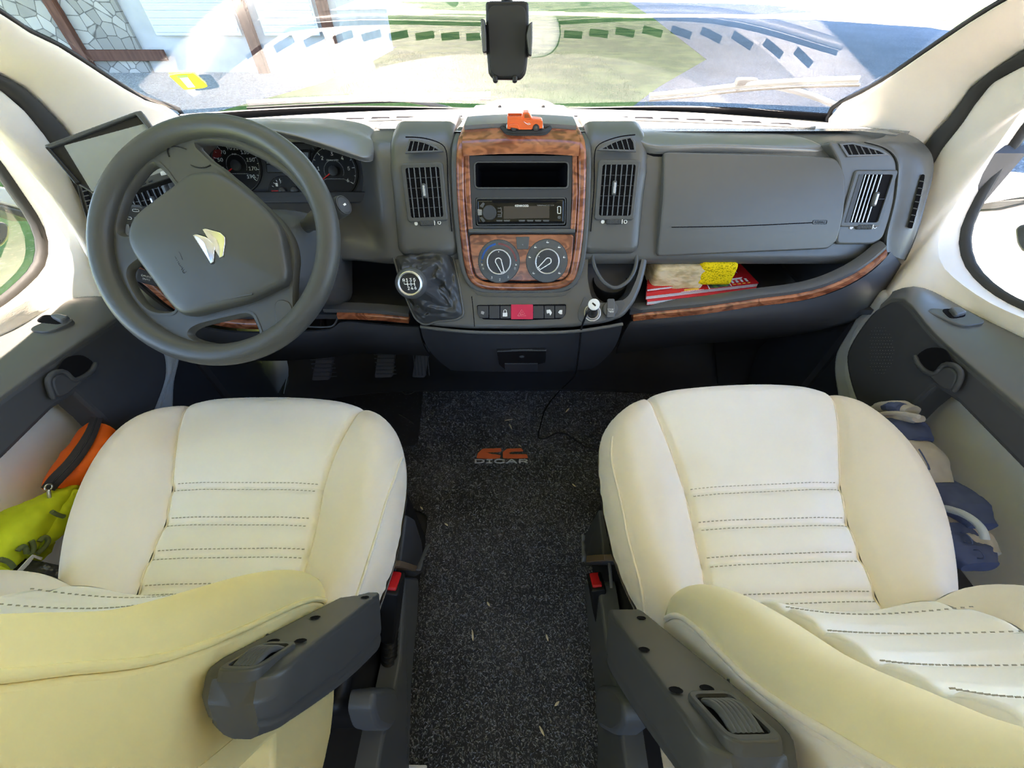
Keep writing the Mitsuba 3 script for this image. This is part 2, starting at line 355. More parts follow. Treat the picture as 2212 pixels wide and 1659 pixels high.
# windscreen: a curved sheet of glass
base_l, base_r = A(390, 246, y=1.0), A(1815, 246, y=1.0)
WBASE = spl([(-.80, .955, .900), base_l + [0, .005, -.01], (-.42, 1.15, .885), (.012, 1.215, .868), (.44, 1.15, .885), base_r + [0, .005, -.01], (.815, .955, .900)], 41)
WTOP = spl([(-.90, .37, 1.47), (-.45, .46, 1.55), (0.0, .49, 1.575), (.45, .46, 1.55), (.90, .37, 1.47)], 41)
tt = np.linspace(0, 1, 16)[:, None, None]; bul = (4 * tt * (1 - tt)) * np.array([0, .022, .024])
WS = WBASE[None] * (1 - tt) + WTOP[None] * tt + bul
scene['mat_glass'] = {'type': 'thindielectric', 'int_ior': 1.52}
struct('window_1', grid(WS), 'mat_glass', smooth=True, label='large sloped windscreen')
k_ = np.linspace(0, 1, 12)[:, None]; cw = np.array([np.c_[WBASE[:, 0], np.full(41, 1.24) - .10 * (WBASE[:, 0] / .86) ** 4, np.full(41, .79)] * (1 - t) + (WBASE + [0, .01, -.004]) * t for t in np.linspace(0, 1, 6)])
obj('cowl', shell(cw, .01), DARK, 'wall_front', True)
struct('frit', shell(np.array([WS[0] + [0, .004, -.03], WS[0] + [0, -.002, .0], WS[0] * .72 + WS[1] * .28 + [0, -.004, -.002]]), .003), BLACK, 'window_1', label='black edge band of the glass')

# pillars
def pillar(nm, W, S, sx):
    w, sl = spl(W, 30), spl(S, 30)
    o = np.array([-sx, 0, 0]); back = np.array([0, -.3, 0])
    ts = np.r_[0, .015, .035, np.linspace(.07, .93, 20), .97, 1.0]
    c = [w + [sx * .004, .004, -.004]] + [w * (1 - q) + sl * q + o * (.022 * math.sin(math.pi * q) ** .55 + .004 * q) for q in ts] + [sl + [sx * .03, .015, 0]]
    struct(nm, loft(c, 30, flip=sx > 0), BEIGE, smooth=True, label=None)
ext = lambda first, pts: np.vstack([first, pts])
WL = ext([(-.872, .30, 1.46), (-.825, .55, 1.275)], [A(u, v, y=y) for u, v, y in ((0, 31, .80), (58, 69, .83), (119, 98, .858), (181, 137, .89), (286, 203, .945), (325, 221, .965), (383, 239, .995), (396, 256, .998), (398, 330, .97))])
WR = ext([(.872, .30, 1.46), (.825, .52, 1.29)], [A(u, v, y=y) for u, v, y in ((2179, 0, .79), (2063, 72, .85), (1962, 141, .905), (1896, 184, .945), (1846, 210, .97), (1805, 232, .995), (1792, 252, .998), (1790, 330, .97))])
SX = .835
SL = ext([(-.86, .28, 1.45), (-.85, .60, 1.25)], [A(u, v, x=-SX) for u, v in ((-60, 140), (0, 163), (43, 188), (83, 224), (112, 253), (137, 282), (165, 320), (190, 370), (212, 430))])
SR = ext([(.86, .28, 1.45), (.85, .60, 1.25)], [A(u, v, x=SX) for u, v in ((2290, 75), (2212, 112), (2153, 152), (2106, 188), (2070, 239), (2030, 282), (1998, 322), (1975, 375), (1950, 430))])
pillar('trim_1', WL, SL, -1); pillar('trim_2', WR, SR, 1)
for W_ in (WL, WR): obj('frit', tube(spl(W_, 60) + [0, .006, .001], .0048, 8), BLACK, 'window_1', True)
# door seals: a fat rubber bead along the aperture
IL = ext([(-.87, .27, 1.42), (-.865, .56, 1.22)], [A(u, v, x=-SX - .01) for u, v in ((-60, 165), (0, 197), (29, 217), (65, 257), (94, 293), (120, 330), (146, 380), (176, 440), (199, 500), (212, 560), (222, 620), (240, 690))])
IR = ext([(.87, .27, 1.42), (.865, .56, 1.22)], [A(u, v, x=SX + .01) for u, v in ((2290, 105), (2212, 145), (2153, 174), (2117, 213), (2081, 268), (2048, 307), (2009, 372), (1990, 410), (1965, 470), (1945, 530), (1925, 590), (1905, 640))])
for nm, s_, i_, sx in (('seal_left', SL, IL, -1), ('seal_right', SR, IR, 1)):
    a, b = spl(s_, 40), spl(i_[:len(s_)], 40)
    tag(obj(nm.split('_')[0], loft([a + [sx * .02, 0, 0], a + [-sx * .006, 0, 0], a * .5 + b * .5 + [-sx * .012, 0, 0], b + [-sx * .004, 0, 0], b + [sx * .02, 0, 0]], 40, sub=14, flip=sx > 0), SEAL, smooth=True), f'thick black rubber seal of the {"left" if sx < 0 else "right"} door beside the beige pillar', 'door seal', 'door seals')
# ---------------------------------------------------------------- trees added out of view so their crowns shade the ground in front
LEAF = mat('leaf_green', mikit.proc(lambda p, n, uv: MIX((.055, .10, .025), (.12, .19, .05), FB(p.x * 2, p.y * 2, p.z * 2, 3))), .8, .2); BARK = mat('bark', (.10, .075, .055), .9, .1)
def tree(i, x, y, z, r, tx, ty, lab):
    k = thing('tree', lab, 'tree', 'added trees that shade the ground'); ms = []
    rg = np.random.default_rng(100 + i)
    for q in range(12):
        s = trimesh.creation.icosphere(3); d = rg.normal(0, 1, 3) * [.40, .40, .12] * r; v = s.vertices * np.array([.62, .62, .30]) * r
        v = v * (1 + .5 * (meshkit.fbm(s.vertices * 3 + i + q, 4, i) - .5))[:, None]; s.vertices = v + [x, y, z] + d; ms.append(s)
    obj('crown', ms, LEAF, k, False); obj('trunk', tube([(tx, ty, GZ - .1), (tx * .7 + x * .3, ty * .7 + y * .3, z * .5), (x, y, z)], [.28, .2, .12], 10), BARK, k, True)
SHADE_TREES = [(-7.2, 1.2, 4.4, 3.0, -9.5, 1.0, 'added shade tree over the lawn beside the left door'), (-8.9, 14.0, 9.5, 8.3, -26, 13.0, 'broad added shade tree over the yard and the timbered building'),
         (6.4, 14.6, 9.5, 8.3, 27, 13.5, 'broad added shade tree arching over the lawn and the asphalt drive'), (-1, 33.5, 15, 16.0, -55, 40, 'very large added shade tree far beyond the lawn'), (-2, 74, 20, 21, -100, 80, 'largest added shade tree at the end of the meadow')]
for i, t_ in enumerate(SHADE_TREES): tree(i, *t_)
# ---------------------------------------------------------------- the two cab doors
def door(idx, sx, seal, ridge, win, sill, crease, front, card, switch, handle):
    D = f'door_{idx}'
    x_r, x_w = sx * .868, sx * .925
    top = lambda x, a, b: [(x, *a), (x, *b)]
    # frame trim: from the seal over a ridge into the window reveal
    s0 = np.vstack([seal + [-sx * .002, 0, 0]])
    n = 46
    r3 = np.vstack([top(x_r, (.20, 1.40), (.52, 1.19)), AA(ridge, x=x_r)]); w3 = np.vstack([top(x_w, (.16, 1.36), (.48, 1.15)), AA(win, x=x_w)])
    b3 = np.vstack([s0, sill])
    def par(c): return spl(c, n)
    s_, r_, w_ = par(b3), par(r3), par(w3)
    c = [s_ + [sx * .03, 0, 0], s_, s_ * .6 + r_ * .4 + [-sx * .006, 0, 0], r_, r_ * .8 + w_ * .2 + [-sx * .002, 0, 0], w_]
    struct(D, loft(c, n, sub=36, flip=sx > 0), BEIGE, smooth=True, label=f'{"left" if sx < 0 else "right"} cab door with beige window frame and dark lower panel')
    # window rubber, glass
    obj('window_rubber', tube(w_ + [sx * .004, 0, 0], .011, 8, sy=1.0), SEAL, D, True)
    g = np.vstack([w_ + [sx * .012, 0, 0]]); cen = g.mean(0)
    P = np.array([g * (1 - t) + (np.array([sx * .937, 0, 0]) + [0, *(cen[1:] * 0 + [.10, .95])]) * t for t in np.linspace(0, 1, 6)])
    gl = prism(ccw(np.vstack([w_[:, 1:], [(-.25, w_[-1, 2]), (-.25, 1.36)]])), 0, .004, 0)
    v = gl.vertices.copy(); gl.vertices = np.c_[sx * (.938 + v[:, 2]), v[:, 0], v[:, 1]]
    if sx < 0: gl.invert()
    flat = trimesh.Trimesh(gl.vertices, gl.faces, process=False)
    keep = np.abs(flat.vertices[flat.faces][:, :, 0]).max(1) < .9381
    struct(f'window_{idx + 1}', trimesh.Trimesh(flat.vertices, flat.faces[keep], process=True), 'mat_glass', smooth=False, label=f'{"left" if sx < 0 else "right"} side window')
    # lower panel: armrest ledge between sill line and crease
    cr = spl(crease, 24); si = spl(sill, 24)
    lip = cr * .93 + si * .07 + [0, 0, .006]
    obj('armrest', loft([cr + [sx * .004, 0, -.012], cr, lip, cr * .5 + si * .5 + [0, 0, .012], si + [0, 0, .004], si + [sx * .05, 0, -.02]], 24, sub=24, flip=sx > 0), SLATE if 0 else DASH, D, True, label='dark padded ledge')
    # inner face: a plate with a rounded edge that carries the pull handle; the bin opens behind it
    fr = Fr((sx * .76, 0, 0), (-sx, 0, 0), x=(0, 1, 0))
    to2 = lambda p: np.stack([(p - fr.o) @ fr.x, (p - fr.o) @ fr.y], 1)
    fpx = spl(AA(front, x=sx * .76), 26)
    crd = AA(card, x=sx * .76)
    out = np.vstack([to2(cr), ])
    poly = np.vstack([to2(cr[::-1]) if True else 0, to2(fpx), to2(crd)])
    poly = poly if True else out
    P_ = Polygon(poly).buffer(0)
    if P_.geom_type != 'Polygon': P_ = max(P_.geoms, key=lambda q: q.area)
    o = ccw(np.array(P_.exterior.coords)[:-1])
    m = prism(o, -.05, 0, .008, fr)
    obj('inner_panel', m, DARK, D, 30)
    # front edge of the panel returns to the door skin
    # bin: a pale card behind, a floor, an inboard wall
    xo = sx * .845
    cf = Fr((xo, 0, 0), (-sx, 0, 0), x=(0, 1, 0)); cp = prism(np.array([(y, z * cf.y[2]) for y, z in ((-.15, .33), (.62, .33), (.62, .64), (-.15, .66))]), 0, .01, .003, cf)
    obj('bin_card', cp, BEIGE2, D, 30, label='beige card lining of the door bin')
    obj('bin_floor', [bb(min(sx * .69, sx * .86), max(sx * .69, sx * .86), .30, .345, -.2, .60)], DARK, D, False)
    obj('bin_wall', shell(np.array([[(sx * (.685 + .012 * math.sin(t)), y, z) for z, t in ((.30, 0), (.36, 1), (.415, 0))] for y in np.linspace(-.2, .50, 14)]), .012 * sx), DARK, D, 30)
    # pull handle: a recess with a scooped lip
    hf = Fr((sx * .757, 0, 0), (-sx, 0, 0), x=(0, 1, 0))
    hp = spl(AA(handle[0], x=sx * .757), 24)
    obj('handle_recess', prism(roundpoly(to2(AA(handle[1], x=sx * .757)), .012), .003, .0045, 0, hf), VOID, D, False)
    obj('pull_handle', tube(hp + [-sx * .006, 0, 0], np.r_[.003, np.full(22, .0045), .003], 10), DARK, D, True)
    hb = to2(AA(handle[2], x=sx * .757))
    obj('handle_cup', prism(roundpoly(hb, .012), .003, .009, .004, hf), DARK, D, 35)
    # window switch plate with its rocker
    pt = np.array([(.797, .597, .680), (.828, .550, .678), (.812, .559, .677)]) if sx > 0 else np.array([(-.837, .530, .687), (-.812, .587, .687), (-.815, .550, .686)])
    nn = unit(np.cross(pt[1] - pt[0], pt[2] - pt[0])); nn = unit([-sx * .14, -.02, .99]); pl0 = (pt.mean(0) + nn * .004, nn)
    q = AA(switch[0], pl=pl0); sf = Fr(q.mean(0), nn, x=(1, 0, 0)); s2 = lambda p: np.stack([(p - sf.o) @ sf.x, (p - sf.o) @ sf.y], 1)
    k = obj('switch_plate', prism(roundpoly(s2(q), .015), -.012, .0005, .002, sf), GREYP, D, 35, label='window switch plate')
    e = AA(switch[1], pl=pl0); e2 = s2(e)
    obj('switch_recess', prism(roundpoly(e2, .01), 0, .0012, 0, sf), VOID, k, False)
    e = AA(switch[2], pl=pl0); e2 = s2(e)
    obj('rocker_switch', prism(roundpoly(e2, .006), 0, .008, .003, sf), SLATE, k, 35)
    return D

A_ = lambda pts, x: [A(u, v, x=x) for u, v in pts]
door(2, 1, IR,
     [(2290, 190), (2212, 231), (2160, 300), (2115, 365), (2072, 425), (2045, 470), (2024, 513), (2020, 542), (2030, 572), (2056, 600), (2099, 632), (2153, 664), (2212, 690), (2290, 725)],
     [(2290, 190), (2212, 268), (2182, 311), (2146, 365), (2110, 427), (2085, 481), (2077, 517), (2083, 560), (2099, 590), (2132, 623), (2190, 659), (2290, 700)],
     [A(1930, 634, x=.80), A(1968, 624, x=.815), A(2005, 630, x=.84), A(2070, 664, x=.86), A(2135, 697, x=.87), A(2212, 733, x=.87), A(2400, 825, x=.87)],
     [A(1902, 660, x=.757), A(1922, 648, x=.758), A(1948, 646, x=.76), A(1985, 683, x=.76), A(2027, 731, x=.76), A(2135, 825, x=.76), A(2212, 890, x=.76), A(2600, 1210, x=.76)],
     [(1898, 663), (1882, 676), (1846, 724), (1828, 760), (1826, 782), (1832, 818), (1846, 862), (1890, 950)],
     [(1895, 960), (1970, 880), (2019, 838), (2066, 869), (2212, 1019), (2600, 1420)],
     ([(1985, 665), (2085, 668), (2137, 697), (2080, 706)], [(2031, 668), (2070, 668), (2090, 684), (2052, 690)], [(2046, 670), (2066, 669), (2086, 681), (2060, 687)]),
     ([(1982, 768), (1990, 785), (2008, 803), (2030, 806), (2045, 790), (2064, 788), (2082, 803), (2080, 825), (2068, 846)],
      [(1984, 768), (2010, 750), (2048, 752), (2066, 786), (2045, 792), (2030, 804), (2010, 802), (1992, 786)],
      [(2008, 806), (2030, 809), (2045, 794), (2064, 791), (2080, 806), (2078, 826), (2066, 845), (2040, 838)]))
door(1, -1, IL,
     [(-60, 240), (0, 300), (47, 354), (108, 416), (145, 470), (159, 524), (155, 556), (137, 593), (112, 614), (60, 650), (0, 683), (-80, 725)],
     [(-80, 270), (0, 354), (36, 409), (69, 456), (90, 495), (99, 535), (95, 565), (87, 583), (54, 619), (0, 663), (-80, 708)],
     [A(268, 660, x=-.79), A(231, 645, x=-.80), A(159, 648, x=-.84), A(137, 655, x=-.85), A(90, 682, x=-.865), A(36, 713, x=-.87), A(0, 729, x=-.87), A(-160, 815, x=-.87)],
     [A(288, 672, x=-.755), A(262, 684, x=-.76), A(235, 702, x=-.76), A(120, 778, x=-.76), A(0, 862, x=-.76), A(-370, 1120, x=-.76)],
     [(290, 676), (320, 700), (345, 735), (358, 762), (363, 789), (362, 815), (352, 850), (329, 905), (300, 960)],
     [(285, 975), (215, 900), (163, 852), (116, 884), (0, 999), (-380, 1380)],
     ([(55, 712), (130, 680), (165, 690), (100, 720)], [(76, 696), (95, 680), (158, 688), (130, 702)], [(112, 688), (130, 683), (156, 689), (136, 701)]),
     ([(200, 783), (192, 800), (172, 815), (150, 820), (135, 806), (118, 803), (99, 815), (97, 830), (108, 862)],
      [(198, 783), (172, 765), (135, 772), (116, 802), (135, 808), (150, 819), (172, 814), (190, 800)],
      [(172, 818), (150, 824), (135, 809), (118, 806), (101, 817), (100, 832), (112, 860), (140, 852)]))
# perforated speaker field on the right door
fr = Fr((.76, 0, 0), (-1, 0, 0), x=(0, 1, 0)); sp_ = []
for iu in range(9):
    for iv in range(15):
        u, v = 1880 + iu * 6 + (iv % 2) * 3, 708 + iv * 7
        if ((u - 1900) / 32) ** 2 + ((v - 757) / 52) ** 2 < 1: p = fr.inv(A(u, v, x=.76))[:2]; sp_.append(prism(ellipse(.0011, n=6, c=p), .0, .0006, 0, fr, bottom=False))
obj('speaker_grille', join(sp_), GREYP, 'door_2', False, kind='stuff', label='field of tiny speaker holes')
# pale door sills seen between door and seat
for sx, pts in ((-1, [(356, 740), (363, 789), (362, 815), (340, 880), (318, 930), (380, 930), (378, 883), (380, 826), (392, 778), (400, 730)]),
                (1, [(1880, 620), (1838, 700), (1802, 760), (1798, 800), (1805, 850), (1815, 900), (1860, 900), (1846, 862), (1830, 800), (1850, 720), (1920, 640)])):
    q = AA(pts, x=sx * .80); fr = Fr((sx * .80, 0, 0), (-sx, 0, 0), x=(0, 1, 0))
    o = np.stack([(q - fr.o) @ fr.x, (q - fr.o) @ fr.y], 1)
    struct('trim_3' if sx < 0 else 'trim_4', prism(roundpoly(o, .02), -.05, 0, .01, fr), PALE, label=f'pale door sill beside the {"left" if sx < 0 else "right"} seat')
# ---------------------------------------------------------------- dashboard
TILT = math.radians(24); NF = (0, -math.cos(TILT), math.sin(TILT))
MF = Fr((0, .80, .80), NF, x=(1, 0, 0))                       # the plane of the dashboard's face
ST = Fr(A(1127, 456, y=.78), NF, x=(1, 0, 0))                 # the plane of the centre stack, a little proud of it
dash = thing('dashboard', 'dark grey dashboard with a wood trimmed centre stack under the windscreen', 'dashboard')
def on(fr, pts): return fr.pxs(pts)
def topz(y): return .898 - .06 * (y - .85)
def pplate(fr, pts, h0, h1, bevel=0.0, r=0.0, **k):
    o = on(fr, pts); o = roundpoly(o, r) if r else o; return prism(o, h0, h1, bevel, fr, **k)
def offset(fr, h): return Fr(fr.o + fr.n * h, fr.n, x=fr.x)

# body: one swept surface, with the recess for the instruments on the driver's side
Np = np.array([(1.10, .886), (1.0, .892), (.93, .894), (.868, .889), (.838, .872), (.818, .84), (.80, .80), (.782, .76), (.764, .72), (.757, .70), (.765, .682), (.85, .668), (1.10, .66)])
Rp = np.array([(1.10, .886), (1.04, .889), (1.0, .891), (.985, .888), (.975, .872), (.96, .84), (.94, .80), (.90, .768), (.84, .745), (.785, .725), (.762, .695), (.85, .668), (1.10, .66)])
tN = np.linspace(0, 1, len(Np)); tq = np.linspace(0, 1, 70)
Ns, Rs = PchipInterpolator(tN, Np)(tq), PchipInterpolator(tN, Rp)(tq)
bx_ = np.r_[np.linspace(-.845, -.70, 14), np.linspace(-.69, -.62, 10), np.linspace(-.60, -.38, 8), np.linspace(-.37, -.25, 18), np.linspace(-.24, -.13, 6), np.linspace(-.112, -.095, 5), np.linspace(-.07, .10, 6), np.linspace(.122, .139, 5), np.linspace(.155, .72, 16), np.linspace(.73, .845, 16)]
sst = lambda a, b, x: np.clip((x - a) / (b - a), 0, 1) ** 2 * (3 - 2 * np.clip((x - a) / (b - a), 0, 1))
rows_ = []
for x in bx_:
    w = sst(-.69, -.645, x) * (1 - sst(-.355, -.255, x)); e = sst(.735, .86, abs(x)) * .14
    s = Ns * (1 - w) + Rs * w; s = s.copy(); g = sst(-.112, -.097, x) * (1 - sst(.124, .139, x)); s[:, 0] += .13 * g * sst(.672, .70, s[:, 1]) * (1 - sst(.874, .887, s[:, 1])); rows_.append(np.c_[np.full(len(s), x), s[:, 0] + e * (s[:, 1] > .669) * np.clip((1.0 - s[:, 0]) / .2, 0, 1), s[:, 1] - e * .12])
obj('body', grid(np.array(rows_)), DASH, dash, True)
# top pad up to the windscreen, with two oddments trays
def pad_z(x, y): return topz(y) + .003
rim = WBASE[2:-2, :2] + [0, .005]
front = [(.80, .90), (.74, .86), (.66, .93), (.30, .955), (.27, .93), (.12, .93), (-.11, .93), (-.27, .92), (-.30, .96), (-.62, .95), (-.72, .88), (-.80, .90)]
trayL = roundpoly(AA([(900, 272), (912, 262), (935, 257), (988, 256), (980, 270), (972, 282), (945, 284), (915, 279)], z=.90)[:, :2], .015)
trayR = roundpoly(AA([(1262, 257), (1290, 257), (1318, 262), (1336, 275), (1318, 281), (1290, 282), (1275, 277), (1268, 268)], z=.90)[:, :2], .015)
padpoly = Polygon(np.vstack([rim, front])).buffer(0)
pm = prism(np.array(padpoly.exterior.coords)[:-1], -.03, 0, 0, holes=[trayL, trayR])
v = pm.vertices.copy(); v[:, 2] += np.array([pad_z(*q) for q in v[:, :2]]); pm.vertices = v
pm = pm.subdivide_to_size(.05); pm.vertices = pm.vertices
obj('top_pad', pm, TOPLIT, dash, 30)
for tr in (trayL, trayR):
    c = tr.mean(0); P = np.array([np.c_[c + (ccw(tr) - c) * k, [pad_z(*q) + d for q in tr]] for k, d in ((1.03, .0015), (1.0, .0015), (.97, -.006), (.92, -.03), (.80, -.042), (.4, -.045), (.01, -.045))])
    obj('oddments_tray', grid(P, cv=True), GREYP, dash, True)
# long lip and groove along the pad towards the windscreen
gx = np.linspace(-.62, .62, 40); gy = 1.055 - .16 * (gx / .72) ** 2
gp = np.c_[gx, gy, [pad_z(x, y) for x, y in zip(gx, gy)]]
obj('defroster_slot', tube(gp + [0, 0, -.0005], .0045, 6, sy=.35), VOID, dash, True)
gp2 = np.c_[gx, gy - .012, [pad_z(x, y) for x, y in zip(gx, gy - .012)]]
obj('pad_lip', tube(gp2 + [0, 0, .001], .007, 8, sy=.5), TOPLIT, dash, True)
# vents of the defroster: a row of short bars in the slot
for k in range(22):
    x = -.575 + k * .0548; y = 1.075 - .16 * (x / .72) ** 2
    obj('defroster_louvre', rbox(.040, .012, .002, .0008, c=(x, y, pad_z(x, y) + .0006), seg=4), VOID, dash, False)

# --- pods with the face vents, left and right of the stack
def pod(x0, x1, y_end0, y_end1, zb, lab=None, skew=0.0):
    rows = []
    for x in np.r_[x0 - .004, x0, x0 + .004, x0 + .012, np.linspace(x0 + .02, x1 - .02, 8), x1 - .012, x1 - .004, x1, x1 + .004]:
        t = (x - x0) / (x1 - x0); edge = min(x - x0, x1 - x); drop = .012 * (1 - min(max(edge / .014, 0), 1) ** .5) + (.05 if edge < -.001 else 0)
        ye = y_end0 + (y_end1 - y_end0) * t; o = .014
        pr = [(.80 + (zb - .80) * math.tan(TILT) + .06, zb - .030), (.80 + (zb - .80) * math.tan(TILT) + .004, zb - .012), (.80 + (zb - .80) * math.tan(TILT) - o * .8, zb)]
        for z in np.linspace(zb + .01, .855, 10): pr.append((.80 + (z - .80) * math.tan(TILT) - o, z))
        pr += [(.826, .872), (.838, .886), (.855, .8975), (.875, .904), (.90, .9075), (ye - .01, .909), (ye, .903), (ye + .006, .88)]
        pr = spl(np.array(pr), 44); nr = np.array([.86, .78]) - pr; nr /= np.linalg.norm(nr, axis=1, keepdims=True)
        pr = pr + nr * drop + np.c_[np.maximum(skew * (t - .5), -1) * np.zeros(44), np.zeros(44)]
        rows.append(np.c_[np.full(44, x) + 0 * pr[:, 0], pr])
    return obj('vent_pod', grid(np.array(rows), flip=True), DASH, dash, 50)
pod(-.236, -.113, .955, 1.03, .712)
pod(.144, .262, 1.03, .955, .716)
VF = offset(MF, .0148)                                               # the pods' faces

def face_vent(fr, c, ang, w, h, ns, tab_xy, wheel, dots, seat_grey=False, nh=4, bar=SLATE, vpos=None):
    """A framed rectangular air vent with upright vanes, a slider tab and a thumb wheel below."""
    L = Fr(fr(np.array([*c])), fr.n, x=fr.x * math.cos(ang) + fr.y * math.sin(ang))
    v = obj('air_vent', ring(rrect(w + .016, h + .016, .006), rrect(w, h, .004), -.006, .0032, .0025, L), GREYP, dash, 35, label='framed air vent')
    obj('vent_hollow', prism(rrect(w, h, .004), -.006, .0004, 0, L), VOID, v, False)
    for k in range(nh):
        y = -h / 2 + h * (k + 1) / (nh + 1); obj('cross_vane', rbox(w, .0016, .0014, .0005, L, (0, y, .0011), 4), DARK, v, False)
    for k in range(ns):
        x = -w / 2 + w * (vpos[k] if vpos else (k + .5 if ns > 6 else k + .6) / (ns if ns > 6 else ns + .2)); obj('vane', rbox(.0024, h, .0030, .0009, L, (x, 0, .0026), 5), bar, v, 40)
    tx, ty = L.px(*tab_xy)
    t = obj('slider_tab', rbox(.0085, .026, .009, .0030, L, (tx, ty, .006)), GREYP, v, 40)
    obj('tab_inlay', rbox(.0042, .019, .002, .0010, L, (tx, ty, .0102)), SATIN, t, 40)
    (wx, wy) = fr.px(*wheel); wf = Fr(fr(np.array([wx, wy])), fr.n, x=L.x)
    k = obj('thumb_wheel', rbox(.0335, .0098, .006, .0028, wf, (0, 0, .001)), DARK, v, 40)
    for q in np.linspace(-.012, .012, 9): obj('wheel_rib', rbox(.0012, .0085, .0012, .0004, wf, (q, 0, .0043), 4), GREYP, k, False)
    obj('wheel_mark', rbox(.0016, .0085, .0012, .0004, wf, (.0145, 0, .0043), 4), PRINT, k, False)
    (ax, ay), (bx2, by2) = fr.px(*dots[0]), fr.px(*dots[1])
    obj('open_mark', prism(ellipse(.0036, n=20), 0, .0006, 0, Fr(fr(np.array([ax, ay])), fr.n, x=fr.x)), PRINT, v, False)
    obj('closed_mark', ring(ellipse(.0036, n=20), ellipse(.0021, n=20), 0, .0006, 0, Fr(fr(np.array([bx2, by2])), fr.n, x=fr.x)), PRINT, v, False)
    return v
def vent_px(fr, q): p = on(fr, q); c = p.mean(0); w = (np.linalg.norm(p[1] - p[0]) + np.linalg.norm(p[2] - p[3])) / 2; h = (np.linalg.norm(p[3] - p[0]) + np.linalg.norm(p[2] - p[1])) / 2; d = p[1] - p[0] + p[2] - p[3]; return c, math.atan2(d[1], d[0]), w, h
c, a, w, h = vent_px(VF, [(878, 363), (950, 361), (957, 468), (887, 471)])
face_vent(VF, c, a, w, h, 6, (918, 413), (924, 482), ((899, 483), (949, 481)))
c, a, w, h = vent_px(VF, [(1300, 356), (1371, 356), (1363, 466), (1294, 466)])
face_vent(VF, c, a, w, h, 6, (1325, 407), (1327, 479), ((1302, 479), (1351, 479)))

def fin_vent(fr, outline, fins, h=.0):
    """A small triangular demister grille: a dark hollow in a raised rim, with slanting fins."""
    o = ccw(on(fr, outline)); g = obj('demister_grille', ring(inset(o, -.0035), o, -.004, .0022 + h, .0012, fr), SLATE, dash, 35, label='small triangular demister grille')
    obj('grille_hollow', prism(o, -.004, .0004 + h, 0, fr), VOID, g, False)
    pg = Polygon(o)
    for a_, b_ in fins:
        p, q = fr.px(*a_), fr.px(*b_); d = unit(q - p); obj('fin', fr.mesh(hull([np.r_[p, .0012 + h], np.r_[q, .0012 + h]], .0011, 6)), SLATE, g, False)
TOPF = Fr(A(915, 318, pl=(VF.o, VF.n)), unit(np.array([0, -.62, .78])), x=(1, 0, 0))
fin_vent(offset(VF, .002), [(881, 327), (887, 305), (900, 306), (915, 309), (930, 315), (941, 321), (948, 325)], [((889, 327), (894, 306)), ((901, 327), (905, 307)), ((913, 327), (917, 311)), ((925, 326), (928, 315)), ((936, 326), (938, 320))])
fin_vent(offset(VF, .002), [(1301, 322), (1310, 317), (1325, 309), (1345, 302), (1361, 299), (1367, 308), (1369, 324)], [((1313, 323), (1310, 317)), ((1325, 323), (1320, 312)), ((1336, 323), (1331, 307)), ((1348, 323), (1342, 303)), ((1359, 323), (1353, 301))])
# seams round the vent inserts
def seam(fr, pts, w=.0016, h=.0004, n=40, name='seam', m=VOID, parent=None): return obj(name, strip(spl(on(fr, pts), n), w, fr, -.002, h), m, parent or dash, False)
seam(offset(VF, .0004), [(876, 296), (905, 297), (935, 303), (957, 314), (964, 328), (967, 380), (971, 440), (976, 500)])
seam(offset(VF, .0004), [(1372, 291), (1345, 294), (1315, 302), (1293, 313), (1286, 325), (1284, 380), (1281, 440), (1276, 500)])

# --- centre stack
def stack_y(v): return None
def ST_up(u, v):                                                     # upper rails and cover follow the curve back over the dash top
    if v >= 322: return ST(ST.px(u, v))
    y = float(np.interp(v, [246, 262, 280, 300, 312, 322], [1.035, .975, .915, .866, .845, .828])); return A(u, v, y=y)
base_px = [(1004, 338), (1246, 338), (1250, 400), (1248, 470), (1243, 530), (1236, 580), (1226, 602), (1205, 611), (1127, 614), (1050, 611), (1028, 602), (1017, 580), (1010, 530), (1003, 470), (1001, 400)]
obj('stack_carrier', prism(roundpoly(on(ST, base_px), .006), -.05, -.004, 0, ST, holes=[on(ST, [(1025, 349), (1228, 349), (1227, 409), (1026, 409)]), on(ST, [(1025, 424), (1227, 424), (1226, 490), (1026, 490)])], bottom=False), DARK, dash, 30)
# curved top cover between the rails
L_ = [(1031, 251), (1022, 262), (1012, 280), (1005, 300), (1002, 312), (1001, 324), (1003, 340)]; R_ = [(1214, 251), (1224, 262), (1235, 280), (1243, 300), (1247, 312), (1249, 324), (1247, 340)]
cl, cr_ = spl([ST_up(*p) for p in L_], 30), spl([ST_up(*p) for p in R_], 30)
tq2 = np.linspace(0, 1, 14)[None, :, None]
topc = cl[:, None] * (1 - tq2) + cr_[:, None] * tq2; topc[..., 2] += .004 * (4 * tq2 * (1 - tq2))[..., 0]
k_split = 20
obj('stack_top', shell(topc[:k_split + 1] + [0, -.001, .0], -.02), TOPLIT, dash, 40)
